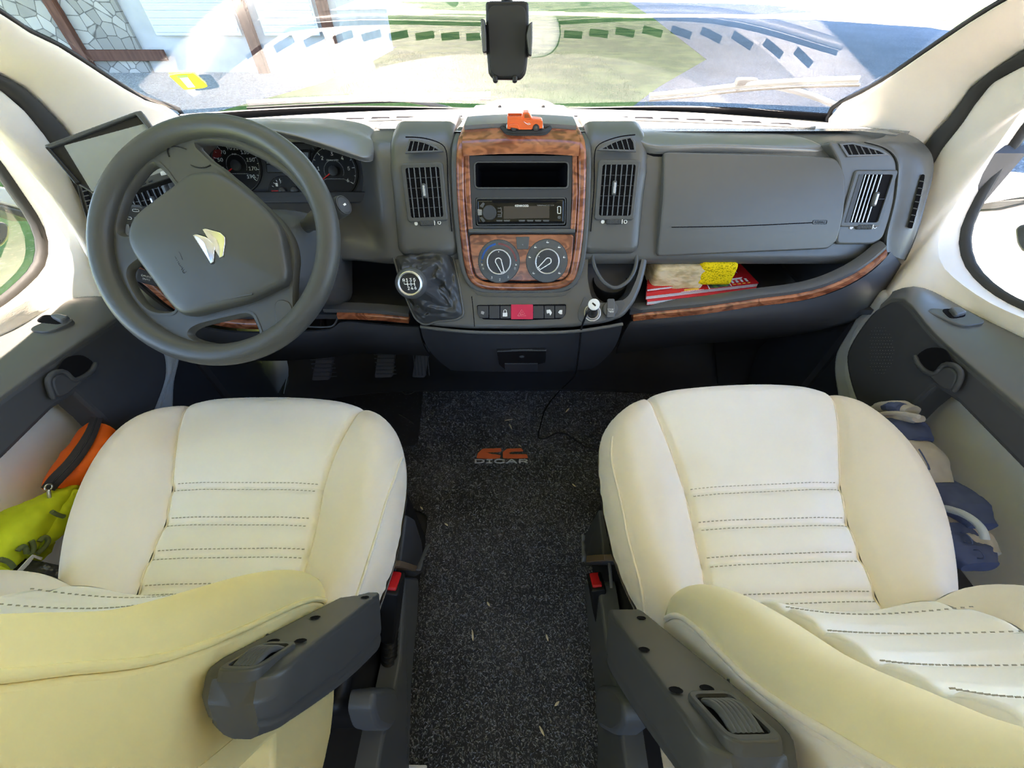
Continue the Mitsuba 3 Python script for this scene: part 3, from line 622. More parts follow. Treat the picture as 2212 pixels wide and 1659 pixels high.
# wood: top band, side trims round the openings, U-shaped outer rail, climate panel
wb = topc[k_split:]
obj('wood_band', shell(wb + np.array([0, -.003, .003]), -.01), WOOD, dash, 40, label='glossy burl wood band over the storage slot')
SW = offset(ST, .0)
for pts in ([(1003, 336), (1014, 336), (1017, 420), (1022, 500), (1011, 500), (1004, 420)], [(1247, 336), (1236, 336), (1236, 420), (1232, 498), (1243, 498), (1248, 420)]):
    obj('wood_trim', pplate(ST, pts, -.02, .004, .0025), WOOD, dash, 35)
path = [(1026, 250), (1010, 275), (1000, 298), (995, 330), (995, 400), (999, 470), (1005, 530), (1013, 580), (1022, 602), (1042, 615), (1080, 619), (1127, 620), (1175, 619), (1213, 614), (1232, 602), (1241, 580), (1249, 530), (1254, 470), (1257, 400), (1257, 330), (1251, 298), (1239, 275), (1220, 250)]
rp = spl([ST_up(*p) for p in path], 150)
def flat_rail(p, w, h, lift):
    t = np.gradient(p, axis=0); t /= np.linalg.norm(t, axis=1, keepdims=True)
    up = np.where((p[:, 1] > .83)[:, None], unit([0, -.35, .94]), ST.n); k = np.ones(9) / 9; up = np.stack([np.convolve(np.pad(up[:, j], 4, 'edge'), k, 'valid') for j in range(3)], 1)
    s = np.cross(t, up); s /= np.linalg.norm(s, axis=1, keepdims=True)
    a = np.linspace(0, math.pi, 9); q = np.cos(a) * w / 2, np.sin(a) ** .7 * h
    P = p[:, None] + q[0][None, :, None] * s[:, None] + (q[1] + lift)[None, :, None] * up[:, None]
    P = np.concatenate([P[:, :1] - up[:, None] * .02, P, P[:, -1:] - up[:, None] * .02], 1); return grid(P, flip=True)
obj('wood_rail', flat_rail(rp, .0155, .0065, .0), WOOD, dash, 50, label='burl wood rail framing the centre stack')
def flat2(pts, m, w, h, name): return obj(name, flat_rail(spl([ST_up(*p) for p in pts], 100), w, h, 0), m, dash, 50)
off = lambda d: [(u + (d if u > 1127 else -d) * (1 if v < 600 else .5), v + (0 if v < 600 else abs(d) * .8 * (1 if d > 0 else 1))) for u, v in path]
flat2(off(13), GREYP, .011, .003, 'rail_bezel')
# face plate with the storage slot and the radio slot
slot1 = [(1027, 352), (1226, 352), (1225, 405), (1028, 405)]; slot2 = [(1027, 427), (1224, 427), (1223, 488), (1028, 488)]
obj('slot_plate', prism(on(ST, [(1013, 336), (1237, 336), (1235, 420), (1233, 494), (1020, 494), (1016, 420)]), -.012, .001, .001, ST, holes=[roundpoly(on(ST, slot1), .006), roundpoly(on(ST, slot2), .004)], bottom=False), DARK, dash, 30)
s1 = roundpoly(on(ST, slot1), .006)
obj('slot_rim', ring(inset(ccw(s1), -.003), s1, 0, .004, .0015, ST), GREYP, dash, 35)
def well(fr, o, depth, m=VOID, name='storage_slot', taper=.96):
    o = ccw(o); c = o.mean(0); P = np.array([np.c_[c + (o - c) * k, np.full(len(o), d)] for k, d in ((1.0, .001), (taper, -depth), (.01, -depth))]); return obj(name, fr.mesh(grid(P, cv=True)), m, dash, False)
well(ST, s1, .11); well(ST, roundpoly(on(ST, slot2), .004), .03, name='radio_slot')
obj('divider_bar', rbox(.216, .0085, .012, .003, Fr(ST(ST.px(1127, 499)), ST.n, x=ST.x), (0, 0, .001)), GREYP, dash, 40)
# climate panel
cp = roundpoly(on(ST, [(1013, 506), (1240, 506), (1236, 560), (1227, 594), (1216, 604), (1127, 608), (1040, 604), (1027, 594), (1018, 560)]), .008)
clim = obj('climate_panel', prism(cp, -.02, .002, .0025, ST), WOOD, dash, 35, label='burl wood climate control panel')
def knob(c, r_disc, r_knob, pa, kind):
    f = Fr(ST(ST.px(*c), .002), ST.n, x=ST.x); mm = 1 / 1.067e3
    d = obj('control_dial', lathe([(0, .0018), (r_disc - .001, .0018), (r_disc, .001), (r_disc, 0)], f, 48), GREYP, clim, 50, label='rotary climate knob')
    obj('dial_edge', lathe([(r_disc + .0012, -.0004), (r_disc + .0008, .0012), (r_disc - .0006, .0012)], f, 48), DARK, d, 50)
    obj('knob_ring', lathe([(r_knob, .001), (r_knob, .012), (r_knob - .0008, .0128), (r_knob - .0022, .0128), (r_knob - .003, .012)], f, 48), SATIN, d, 50)
    obj('knob_cap', lathe([(r_knob - .0025, .0118), (r_knob * .6, .0128), (0, .0131)], f, 40), DARK, d, 50)
    a = math.radians(pa); R = np.array([[math.cos(a), math.sin(a)], [-math.sin(a), math.cos(a)]])
    tear = np.vstack([arc(.0062, 20, 340, 24) * [-1, 1] * [1, 1]]) if 0 else None
    loop = np.vstack([[(r_knob - .002, -.0026)], arc(.0062, 285, 75 - 0, 24)[:0], np.c_[np.cos(np.radians(np.linspace(-70, -290, 24))) * .0062 - .002, np.sin(np.radians(np.linspace(-70, -290, 24))) * .0062], [(r_knob - .002, .0026)]])
    lp = loop @ R; obj('pointer', strip(lp, .0019, f, .012, .0148), PRINT, d, False)
    body = ccw(np.vstack([loop])); obj('pointer_grip', f.mesh(prism(body @ R, .012, .0146, 0)), DARK, d, False)
    obj('pointer_tip', f.mesh(prism(np.array([(r_knob - .006, -.0009), (r_knob - .001, -.0009), (r_knob - .001, .0009), (r_knob - .006, .0009)]) @ R, .012, .0152, 0)), PRINT, d, False)
    b = (0, r_knob - .0055) if kind == 'fan' else (-(r_knob - .0055) * .86, (r_knob - .0055) * .5)
    obj('dot', f.mesh(prism(ellipse(.0010, n=12, c=b), .012, .0136, 0)), PRINT, d, False)
    T_ = lambda s, x, y, hgt, m=PRINT: obj('number', text(s, hgt, f, (x, y), lift=.0018), m, d, False)
    if kind == 'fan':
        R1 = r_disc - .0065
        for s, an in (('0', -22), ('1', -58), ('2', -88), ('3', -116), ('4', -158)): T_(s, R1 * math.cos(math.radians(an)), R1 * math.sin(math.radians(an)), .0045)
        obj('cold_scale', strip(arc(R1 - .001, 100, 172, 30), .004, f, 0, .0023), BLUEPR, d, False, label='blue cold scale'); obj('warm_scale', strip(arc(R1 - .001, 8, 92, 30), .004, f, 0, .0023), mat('dull_red', (.16, .05, .05)) if 'mat_dull_red' not in scene else 'mat_dull_red', d, False, label='red warm scale')
        for an, m in ((180, BLUEPR), (4, REDPR)): obj('scale_mark', f.mesh(ring(ellipse(.0015, n=14, c=(R1 * math.cos(math.radians(an)), R1 * math.sin(math.radians(an)))), ellipse(.0009, n=14, c=(R1 * math.cos(math.radians(an)), R1 * math.sin(math.radians(an)))), .0018, .0023)), m, d, False)
        for an in (-10, -170):
            x, y = R1 * math.cos(math.radians(an)), R1 * math.sin(math.radians(an))
            for q in range(3): obj('fan_symbol', f.mesh(prism(ellipse(.0012, .0006, 10, ) @ np.array([[math.cos(q * 2.1), math.sin(q * 2.1)], [-math.sin(q * 2.1), math.cos(q * 2.1)]]) + (x + .0011 * math.cos(q * 2.1), y + .0011 * math.sin(q * 2.1)), .0018, .0023)), PRINT, d, False)
    else:
        R1 = r_disc - .006
        for an in (90, 132, 48, 168, 12, -42, -138):
            x, y = R1 * math.cos(math.radians(an)), R1 * math.sin(math.radians(an))
            obj('vent_symbol', f.mesh(prism(roundpoly(np.array([(-.0022, -.001), (.0022, -.001), (.0028, .0012), (.0008, .0003), (-.0006, .0012), (-.0028, .0012)]) + (x, y), .0004, 2), .0018, .0023)), PRINT, d, False)
            obj('vent_symbol', f.mesh(prism(ellipse(.0007, n=8, c=(x - .0005, y + .0024)), .0018, .0023)), PRINT, d, False)
mpx = lambda n: np.linalg.norm(ST.px(1127 + n, 560) - ST.px(1127, 560))
knob((1078, 565), mpx(44), mpx(26.5), -68, 'fan'); knob((1181, 564), mpx(44), mpx(26.5), -141, 'mode')
bf = Fr(ST(ST.px(1129, 525), .002), ST.n, x=ST.x)
k = obj('rear_demist_button', prism(roundpoly(np.array([(-.0135, .012), (.0135, .012), (.0115, -.012), (-.0115, -.012)]), .002), -.002, .0018, .0008, bf), GREYP, clim, 35)
obj('button_lamp', bf.mesh(prism(ellipse(.0012, n=10, c=(0, -.003)), .0018, .0022)), GREYPR, k, False)
# the dark pocket under the stack
# --- lower console with gaiter plate, buttons, cup holder, drawer
T2 = math.radians(40); CN = Fr(A(1127, 640, y=.708), (0, -math.cos(T2), math.sin(T2)), x=(1, 0, 0))
cons_px = [(838, 533), (905, 531), (1000, 530), (1127, 529), (1255, 529), (1330, 527), (1398, 527), (1403, 545), (1396, 585), (1386, 622), (1371, 655), (1348, 684), (1310, 697), (1240, 706), (1127, 710), (1010, 709), (940, 704), (905, 697), (893, 672), (868, 620), (850, 572)]
co = roundpoly(on(CN, cons_px), .012)
cup_o = roundpoly(on(CN, [(1272, 533), (1388, 531), (1387, 555), (1376, 600), (1358, 640), (1335, 655), (1300, 655), (1278, 645), (1269, 600)]), .012)
obj('console', prism(co, -.16, 0, .008, CN, holes=[cup_o], bottom=False), DASH, dash, 35)
# U-shaped channel that takes the stack
seam(offset(CN, .0006), [(1003, 545), (1008, 580), (1016, 612), (1030, 632), (1055, 638), (1127, 639), (1200, 638), (1228, 631), (1242, 610), (1250, 578), (1256, 545)], .004, .0012, 60, 'stack_surround', GREYP)
obj('stack_shadow_gap', prism(roundpoly(on(CN, [(1010, 545), (1018, 600), (1030, 622), (1060, 631), (1127, 632), (1195, 631), (1225, 622), (1238, 600), (1248, 545)]), .01), -.01, .0008, 0, CN), VOID, dash, False)
seam(offset(CN, .0004), [(1019, 640), (1022, 668), (1025, 706)], .0014)
# drawer under the console
zt = [A(u, v, pl=(CN.o - CN.n * .004, CN.n)) for u, v in ((908, 703), (1010, 714), (1127, 716), (1240, 713), (1345, 697))]
zb = [A(u, v, y=y) for u, v, y in ((975, 800, .79), (1030, 802, .755), (1127, 803, .75), (1220, 802, .755), (1278, 797, .79))]
zm = [A(u, v, y=y) for u, v, y in ((930, 760, .735), (1020, 764, .705), (1127, 766, .700), (1235, 764, .705), (1322, 758, .735))]
dr_ = np.array([spl(c, 40) for c in (zt, zm, zb)]); dr_ = CubicSpline([0, .5, 1], dr_, axis=0)(np.linspace(0, 1, 16))
side = lambda k: np.array([dr_[:, k], dr_[:, k] + [(.0 if 0 else (.05 if k == 0 else -.05)), .25, .0]])
obj('console_drawer', join([grid(dr_), grid(side(0), flip=True), grid(side(-1)), grid(np.array([dr_[-1], dr_[-1] + [0, .25, .02]]))]), DARK, dash, 40, label='dark drawer under the console')
obj('drawer_lip', tube(np.array(zt)[:, :] + [0, -.002, -.002], .004, 8, n=50), DASH, dash, True)
hf = Fr(A(1125, 770, y=.699), unit(np.cross(dr_[8, 25] - dr_[8, 15], dr_[12, 20] - dr_[4, 20])) * -1, x=(1, 0, 0))
if hf.n[1] > 0: hf = Fr(hf.o, -hf.n, x=(1, 0, 0))
hp = hf.pxs([(1073, 756), (1180, 754), (1178, 782), (1160, 786), (1150, 798), (1092, 798), (1078, 786)])
k = obj('drawer_handle', prism(roundpoly(hp, .004), -.004, .002, .001, hf), BLACK, dash, 35)
obj('handle_edge', strip(hf.pxs([(1074, 757), (1127, 755), (1180, 755)]), .0022, hf, 0, .004), GREYP, k, False)
obj('lock', lathe([(0, .003), (.005, .003), (.0062, .002), (.0062, 0)], Fr(hf(hf.px(1127, 769)), hf.n, x=hf.x), 20), GREYP, k, 50)
obj('grip', prism(roundpoly(hf.pxs([(1090, 783), (1162, 783), (1161, 797), (1091, 798)]), .002), 0, .004, .001, hf), DARK, k, 35)
# row of buttons
xb = [1031, 1056, 1080, 1104, 1151, 1175, 1198, 1222]
row = obj('switch_row', prism(roundpoly(on(CN, [(1030, 659), (1223, 657), (1222, 678), (1212, 689), (1127, 692), (1044, 690), (1032, 680)]), .004), -.002, .0008, 0, CN), VOID, dash, False)
for i in range(7):
    a, b = xb[i] + .8, xb[i + 1] - .8; yb = 688 if 0 < i < 6 else 687
    q = [(a, 661), (b, 661), (b, yb if i < 6 else 676), (b - 6 if i == 6 else b, yb), (a + 6 if i == 0 else a, yb), (a, yb if i else 678)]
    if i == 3: q = [(a - 1, 658), (b + 1, 658), (b + 1, 690), (a - 1, 690)]
    k = obj('push_button', prism(roundpoly(on(CN, q), .0015, 3), -.002, .0035 if i != 3 else .0045, .0008, CN), HAZARD if i == 3 else DARK, row, 35, label='red hazard light button' if i == 3 else None)
    def sy(pts, m=PRINT): obj('symbol', prism(on(CN, pts), .002, .004, 0, CN), m, k, False)
    if i == 2:
        sy([(1086, 676), (1096, 676), (1096, 684), (1086, 684)]); obj('symbol', strip(on(CN, [(1088, 677), (1088, 671), (1091, 669), (1094, 671), (1094, 677)]), .0012, CN, .002, .004), PRINT, k, False)
    if i == 3:
        for pts in ([(1118, 683), (1127, 669), (1136, 683)], [(1123, 680), (1127, 674), (1131, 680)]): obj('symbol', strip(spl(on(CN, pts + pts[:1]), 3 * 8 + 1) if 0 else on(CN, pts + pts[:1]), .0011, CN, .002, .0051), mat('hazard_print', (.75, .2, .25)) if 'mat_hazard_print' not in scene else 'mat_hazard_print', k, False)
    if i == 0: sy([(1040, 672), (1047, 674), (1045, 680), (1039, 678)], GREYPR)
    if i == 5: sy([(1180, 670), (1188, 669), (1192, 676), (1188, 682), (1186, 676), (1181, 678)])
    if i == 6: sy([(1205, 675), (1209, 670), (1214, 670), (1214, 679), (1209, 679)])
# cup holder
c3 = CN
well(CN, cup_o, .05, DARK, 'cup_recess', .9)
ringp = on(CN, [(1289, 538), (1322, 536), (1356, 537), (1370, 543), (1374, 555), (1371, 580), (1357, 606), (1341, 618), (1327, 622), (1313, 617), (1300, 606), (1286, 582), (1280, 560), (1281, 545)])
obj('cup_ring', tube(CN(spl(ringp, 60, True), .002), .0042, 10, closed=True), GREYP, dash, True, label='D-shaped cup holder ring')
cc = A(1318, 606, y=.77); cf = Fr(cc, (0, -.25, .97), x=(1, 0, 0))
obj('cup_well', lathe([(.039, -.075), (.039, .0), (.0375, .002), (.036, 0), (.034, -.07), (0, -.07)], cf, 40), BLACK, dash, 50, label='black cup well')
# 12 V sockets
def sock(c, r): return Fr(CN(CN.px(*c), .0), CN.n, x=CN.x)
sp = roundpoly(on(CN, [(1248, 690), (1250, 668), (1262, 640), (1272, 648), (1300, 655), (1345, 648), (1350, 655), (1338, 676), (1318, 690), (1290, 697), (1262, 700)]), .008)
obj('socket_plate', prism(sp, -.002, .002, .001, CN), GREYP, dash, 35)
f = sock((1279, 676), 0); k = obj('power_socket', lathe([(.0185, .001), (.0180, .0045), (.0165, .005), (.015, .0045), (.0135, .002), (.0128, .0045), (.0118, .0045), (.0112, -.012), (0, -.012)], f, 36), SATIN, dash, 50, label='metal rimmed 12 volt socket')
f = sock((1317, 668), 0); k = obj('socket_cap', lathe([(.0165, .001), (.0165, .007), (.0150, .0085), (0, .0085)], f, 36), GREYP, dash, 50, label='round grey 12 volt socket cap')
obj('cap_flap', f.mesh(prism(roundpoly(np.array([(-.0075, .021), (.0075, .021), (.0085, -.018), (-.0085, -.018)]), .003), .004, .0105, .001)), SLATE, k, 35)
obj('cap_text', text('12V DC', .0030, f, (0, -.001), lift=.0105), PRINT, k, False); obj('cap_symbol', strip(np.array([(-.006, -.005), (.006, -.005), (.006, -.007), (-.003, -.007)]), .0008, f, .010, .0109), PRINT, k, False)
# ---------------------------------------------------------------- dashboard, driver's side
CL = Fr(A(620, 372, y=.925), (0, -math.cos(math.radians(28)), math.sin(math.radians(28))), x=(1, 0, 0))
CLFACE = mat('cluster_face', (0.045, 0.048, 0.056), .5, .3)
clo = on(CL, [(424, 330), (470, 318), (560, 310), (660, 308), (740, 318), (790, 340), (805, 372), (795, 405), (770, 428), (700, 436), (560, 434), (470, 432), (424, 420)])
clu = obj('instrument_cluster', prism(roundpoly(clo, .012), -.03, 0, .003, CL), CLFACE, dash, 35, label='instrument cluster with two round dials')
obj('cluster_base', prism(roundpoly(on(CL, [(440, 415), (800, 415), (800, 440), (440, 440)]), .004), -.03, .012, .003, CL), DARK, clu, 35)
def dial(c, r, nums, span, red, hub=True, unit_txt=None, scale=1.0):
    ctr = CL.px(*c); R = np.linalg.norm(CL.px(c[0] + r, c[1]) - ctr); f = Fr(CL(ctr), CL.n, x=CL.x)
    d = obj('dial', lathe([(R * 1.04, -.002), (R * 1.04, .004), (R * 1.0, .0045), (R * .97, .0015), (0, .0015)], f, 56), BLACK, clu, 50)
    a0, a1 = span
    obj('scale_ring', strip(arc(R * .93, a0, a1, 60), .0007, f, .001, .0019), GREYPR, d, False)
    n = len(nums) * 2 - 1
    tk = [f.mesh(prism(np.array([(R * .80, -.0005), (R * .92, -.0005), (R * .92, .0005), (R * .80, .0005)] if k % 2 == 0 else [(R * .86, -.0004), (R * .92, -.0004), (R * .92, .0004), (R * .86, .0004)]) @ np.array([[math.cos(t), math.sin(t)], [-math.sin(t), math.cos(t)]]), .001, .0021, 0)) for k, t in enumerate(np.radians(np.linspace(a0, a1, n)))]
    obj('scale_ticks', join(tk), PRINT, d, False)
    for s, t in zip(nums, np.radians(np.linspace(a0, a1, len(nums)))):
        if s: obj('number', text(s, .0072 * scale, f, (R * .66 * math.cos(t), R * .66 * math.sin(t)), lift=.0016), PRINT, d, False)
    if unit_txt: obj('unit_text', text(unit_txt[0], .0030, f, (0, R * .42), lift=.0016), PRINT, d, False)
    obj('inner_ring', strip(arc(R * .42, -25, 205, 40), .0007, f, .001, .0019), GREYPR, d, False)
    obj('lower_line', strip(np.array([(-R * .80, -R * .50), (-R * .38, -R * .30), (R * .38, -R * .30), (R * .80, -R * .50)]), .0009, f, .001, .0019), GREYPR, d, False)
    if red is not None:
        t = math.radians(red); nd = np.array([(-R * .1, -.0014), (R * .86, -.0007), (R * .86, .0007), (-R * .1, .0014)]) @ np.array([[math.cos(t), math.sin(t)], [-math.sin(t), math.cos(t)]])
        obj('needle', f.mesh(prism(nd, .003, .0045, 0)), RED, d, False, label='red needle')
    obj('hub', lathe([(R * .20, .002), (R * .20, .007), (R * .16, .0085), (0, .009)], f, 28), DARK, d, 50)
    return d
dial((512, 358), 52, ['10', '30', '50', '70', '90', '110', '130', '150', '170', '190'], (218, -38), 212, unit_txt=('km/h',))
dial((722, 370), 50, ['0', '1', '2', '3', '4', '5', '6'], (212, -32), 212, unit_txt=('1/min x 1000',))
lcd = on(CL, [(572, 324), (672, 324), (668, 374), (578, 374)])
k = obj('display', prism(roundpoly(lcd, .003), -.001, .003, .001, CL), BLACK, clu, 35, label='small grey display')
obj('display_screen', prism(on(CL, [(576, 330), (668, 330), (666, 354), (578, 354)]), 0, .0036, 0, CL), mat('lcd', (.16, .18, .22), .3, .5), k, False)
obj('display_strip', prism(on(CL, [(578, 357), (665, 357), (664, 372), (580, 372)]), 0, .0036, 0, CL), mat('lcd_dark', (.05, .055, .065), .3, .5), k, False)
gp_ = roundpoly(on(CL, [(582, 424), (582, 400), (592, 384), (610, 380), (680, 382), (690, 424)]), .008)
k = obj('gauge_panel', prism(gp_, -.001, .003, .001, CL), BLACK, clu, 35)
for (u, v), red in (((612, 413), 176), ((638, 412), None)):
    f = Fr(CL(CL.px(u, v)), CL.n, x=CL.x)
    obj('gauge_hub', lathe([(.0075, .002), (.0075, .007), (.006, .0085), (0, .009)], f, 24), GREYP, k, 50)
    if red:
        obj('needle', f.mesh(prism(np.array([(-.024, -.0012), (-.006, -.0012), (-.006, .0012), (-.024, .0012)]), .003, .0048, 0)), RED, k, False, label='red needle')
        obj('scale_ticks', join([f.mesh(prism(np.array([(.020, -.0005), (.024, -.0005), (.024, .0005), (.020, .0005)]) @ np.array([[math.cos(t), math.sin(t)], [-math.sin(t), math.cos(t)]]), .003, .0037, 0)) for t in np.radians((95, 115, 135, 155))]), PRINT, k, False)
        obj('letter', text('F', .006, f, (.0, .018), lift=.0032), PRINT, k, False)
        obj('pump_symbol', f.mesh(prism(np.array([(-.013, .009), (-.008, .009), (-.008, .016), (-.013, .016)]), .003, .0038, 0)), PRINT, k, False)
for u, v in ((544, 325), (566, 421), (676, 325)): obj('screw', lathe([(.0055, .0), (.0055, .003), (.004, .002), (0, .002)], Fr(CL(CL.px(u, v)), CL.n, x=CL.x), 16), BLACK, clu, 50)
obj('warning_lamp', prism(roundpoly(on(CL, [(458, 326), (478, 322), (480, 338), (462, 345)]), .003), 0, .002, 0, CL), mat('dim_red_lamp', (.16, .02, .02), .4), clu, False, label='dim red warning lamp')
# hood over the cluster
lip = [A(u, v, y=y) for u, v, y in ((392, 372, .87), (405, 330, .84), (440, 302, .82), (520, 284, .81), (580, 285, .805), (640, 297, .80), (700, 315, .80), (760, 335, .805), (790, 343, .815), (806, 336, .84), (814, 318, .87))]
rdg = [A(u, v, y=y) for u, v, y in ((392, 340, .93), (405, 300, .92), (440, 276, .90), (520, 263, .89), (580, 262, .885), (640, 261, .885), (690, 263, .885), (740, 271, .885), (780, 282, .89), (803, 294, .90), (815, 312, .92))]
l_, r_ = spl(lip, 50), spl(rdg, 50)
bk = r_ * [1, 0, 0] + np.c_[np.zeros(50), np.full(50, 1.0), np.full(50, .890)]; und = l_ + [0, .022, -.006]; und2 = l_ * [1, 0, 0] + np.c_[np.zeros(50), np.full(50, .965), l_[:, 2] - .012]
mid = l_ * .45 + r_ * .55 + [0, -.004, .009]
obj('instrument_hood', loft([und2, und, l_ + [0, .006, -.007], l_, l_ * .93 + r_ * .07 + [0, 0, .006], mid, r_, r_ * .5 + bk * .5 + [0, 0, .008], bk], 50, sub=60), TOPLIT, dash, True, label='arched hood over the instruments')
# lower cowl between the cluster and the wheel, column shroud
WC, WN = np.array([-.4777, .5959, .8138]), np.array([0, -math.cos(math.radians(44.7)), math.sin(math.radians(44.7))])
W = Fr(WC, WN, x=(1, 0, 0))
sh = []
for d, w, h, up in ((-.035, .075, .060, .0), (-.06, .105, .075, .005), (-.11, .125, .085, .012), (-.17, .130, .090, .02), (-.27, .12, .09, .03)):
    sh.append(W(rrect(w * 2 * .78, h * 2 * .95, .035, 8, c=(.015, up)), d))
obj('column_shroud', loft(sh, 36, sub=20, cv=True), GREYP, dash, 60, label='grey steering column shroud')
ig = Fr(A(662, 545, y=.70), unit([.75, -.55, .25]))
k = obj('ignition_lock', lathe([(.034, -.05), (.034, .0), (.031, .006), (.026, .006), (.023, -.002), (0, -.002)], ig, 32), GREYP, dash, 50, label='ignition lock housing')
obj('key_slot', rbox(.014, .003, .003, .001, ig, (0, 0, -.001)), BLACK, k, False)
def stalk(base, end, r0, r1, name, endcap=True):
    base, end = np.asarray(base), np.asarray(end); L = np.linalg.norm(end - base); f = Fr(base, end - base)
    return obj(name, lathe([(0, 0), (r0, 0), (r0 * .9, L * .3), (r1 * .95, L * .42), (r1, L * .48), (r1, L * .97), (r1 * .9, L), (0, L)], f, 32), GREYP, dash, 50), Fr(end, end - base), f, L
P0, P1 = A(640, 500, y=.70), A(742, 443, y=.665)
k, ef, f, L = stalk(P0, P1, .013, .0165, 'wiper_stalk'); tag(k, 'right column stalk with wiper symbols')
kk = obj('end_button', lathe([(.0150, -.002), (.0150, .0015), (.0135, .0022), (.0125, .0012), (.0115, .0022), (0, .0026)], ef, 28), DARK, k, 50)
vf = Fr(P0 + (P1 - P0) * .80 + unit(EYE - P1) * .0170, unit(EYE - P1), x=unit(P1 - P0))
for pts in ([(-.006, -.003), (-.001, .004), (.001, .003), (-.003, -.003)], [(.004, -.002), (.008, .001), (.007, .003), (.004, .001)]): obj('symbol', prism(roundpoly(np.array(pts), .0008, 2), -.002, .0006, 0, vf), PRINT, k, False)
obj('symbol', ring(ellipse(.0030, n=14, c=(-.005, .002)), ellipse(.0018, n=14, c=(-.005, .002)), -.002, .0006, 0, vf), PRINT, k, False)
obj('symbol', prism(rrect(.006, .003, .0006), 0, .0035, 0, ef), PRINT, kk, False)
P0, P1 = A(395, 470, y=.70), A(277, 463, y=.70)
lf = Fr((P0 + P1) / 2, unit(EYE - (P0 + P1) / 2), x=unit(P0 - P1)); LL = np.linalg.norm(P0 - P1)
k = obj('light_stalk', rbox(LL, .030, .024, .009, lf, seg=16), DARK, dash, 40, label='left column stalk with headlamp symbols')
obj('stalk_tip', rbox(.040, .033, .028, .009, lf, (-LL / 2 + .018, 0, 0), 16), GREYP, k, 40)
for y in (.007, -.006):
    for x, w in ((-LL / 2 + .012, .007), (-LL / 2 + .023, .009)):
        obj('lamp_symbol', lf.mesh(ring(rrect(w, .0045, .002, c=(x, y)), rrect(w - .002, .0025, .001, c=(x, y)), .012, .0146)), PRINT, k, False)
P0, P1 = A(360, 610, y=.70), A(308, 597, y=.70); f3 = Fr((P0 + P1) / 2, unit(EYE - P0), x=unit(P0 - P1))
k = obj('cruise_stalk', rbox(np.linalg.norm(P0 - P1) + .02, .026, .018, .007, f3, seg=12), DARK, dash, 40, label='short lower stalk')
obj('stalk_text', text('CRUISE', .0032, f3, (-.012, .002), lift=.0092), PRINT, k, False); obj('stalk_text', text('INFO', .0032, f3, (-.012, -.004), lift=.0092), PRINT, k, False)

# --- steering wheel
wheel = thing('steering_wheel', 'dark grey four spoke steering wheel turned to one side before the driver seat', 'steering wheel')
t = np.linspace(0, 2 * math.pi, 121)[:-1]
WHEEL = mat('wheel_skin', (0.062, 0.064, 0.062), .42, .5, bump=grain, bscale=.00010)
obj('rim', tube(W(np.c_[.1825 * np.cos(t), .1825 * np.sin(t)]), .0178, 20, closed=True), WHEEL, wheel, True)
wo = lambda pts: W.pxs(pts)
O4 = [(333, 346), (360, 372), (372, 390), (387, 408), (362, 426), (336, 452), (313, 474), (300, 492), (290, 507), (276, 512), (263, 511), (250, 503), (249, 490), (254, 465), (262, 438), (272, 411), (288, 389), (311, 360)]
O1 = [(304, 554), (286, 566), (275, 576), (271, 594), (282, 623), (300, 652), (322, 672), (344, 677), (372, 676), (380, 668), (362, 645), (340, 612), (318, 570)]
O2 = [(402, 721), (409, 709), (427, 699), (470, 688), (530, 675), (546, 680), (553, 695), (562, 717), (560, 732), (524, 746), (481, 750), (434, 742), (410, 732)]
O3 = [(415, 312), (422, 302), (454, 299), (508, 307), (563, 332), (617, 368), (653, 408), (675, 450), (687, 504), (690, 549), (686, 585), (675, 620), (655, 655), (641, 676), (633, 672), (631, 640), (633, 594), (637, 560), (632, 530), (626, 513), (608, 484), (581, 457), (550, 428), (519, 399), (499, 384), (480, 366), (454, 350), (429, 325)]
holes = [spl(roundpoly(wo(o), .008, 4), 70, True) for o in (O4, O1, O2, O3)]
plate = prism(ellipse(.176, n=90), -.012, -.001, 0, None, holes=holes)
# soften: the spoke plate gets rounded edges by lofting each hole's lip
ms = [W.mesh(plate)]
for h in holes:
    h = ccw(h); P = np.array([W(np.c_[inset(h, a), np.full(len(h), b)]) for a, b in ((.004, -.012), (.0045, -.010), (.003, -.004), (.0, -.0002), (-.004, .0))]); ms.append(grid(P, cv=True))
obj('spokes', ms, WHEEL, wheel, 40, label='wide grey spokes')
hubo = [(398, 405), (416, 390), (434, 383), (470, 380), (506, 394), (542, 420), (579, 452), (605, 482), (617, 505), (624, 540), (631, 580), (631, 602), (624, 617), (611, 624), (575, 641), (542, 655), (480, 671), (416, 684), (401, 677), (380, 655), (345, 607), (307, 554), (297, 530), (297, 505), (311, 474), (344, 445), (372, 424)]
ho = ccw(spl(wo(hubo), 110, True))
cen = ho.mean(0)
prof = [(0, -.010), (0, .010), (.0012, .014), (.004, .017), (.009, .0195)]
P = [W(np.c_[inset(ho, a), np.full(len(ho), b)]) for a, b in prof]
in0 = inset(ho, .009)
for k in np.linspace(.92, .02, 14): P.append(W(np.c_[cen + (in0 - cen) * k, np.full(len(ho), .0195 + .010 * (1 - k ** 2))]))
hub = obj('airbag_cover', grid(np.array(P), cv=True, flip=True), WHEEL, wheel, 60, label='dark airbag cover with a chrome double chevron')
HF = offset(W, .0292)
dome = lambda q: .0195 + .010 * (1 - np.minimum((np.linalg.norm(q - cen, axis=-1) / .085), 1) ** 2)
def emb(pts, w=.0012, h=.0006, m=BLACK, n=30, closed=False):
    q = spl(HF.pxs(pts), n, closed); m_ = strip(q, w, W, 0, 1, closed); v = W.inv(m_.vertices); v[:, 2] = dome(v[:, :2]) + np.where(v[:, 2] > .5, h, -.002); m_.vertices = W(v); return obj('embossing', m_, m, hub, False)
emb([(330, 510), (360, 560), (390, 612), (412, 648), (424, 652), (470, 645), (536, 632)], .0022, .0004, WHEEL)
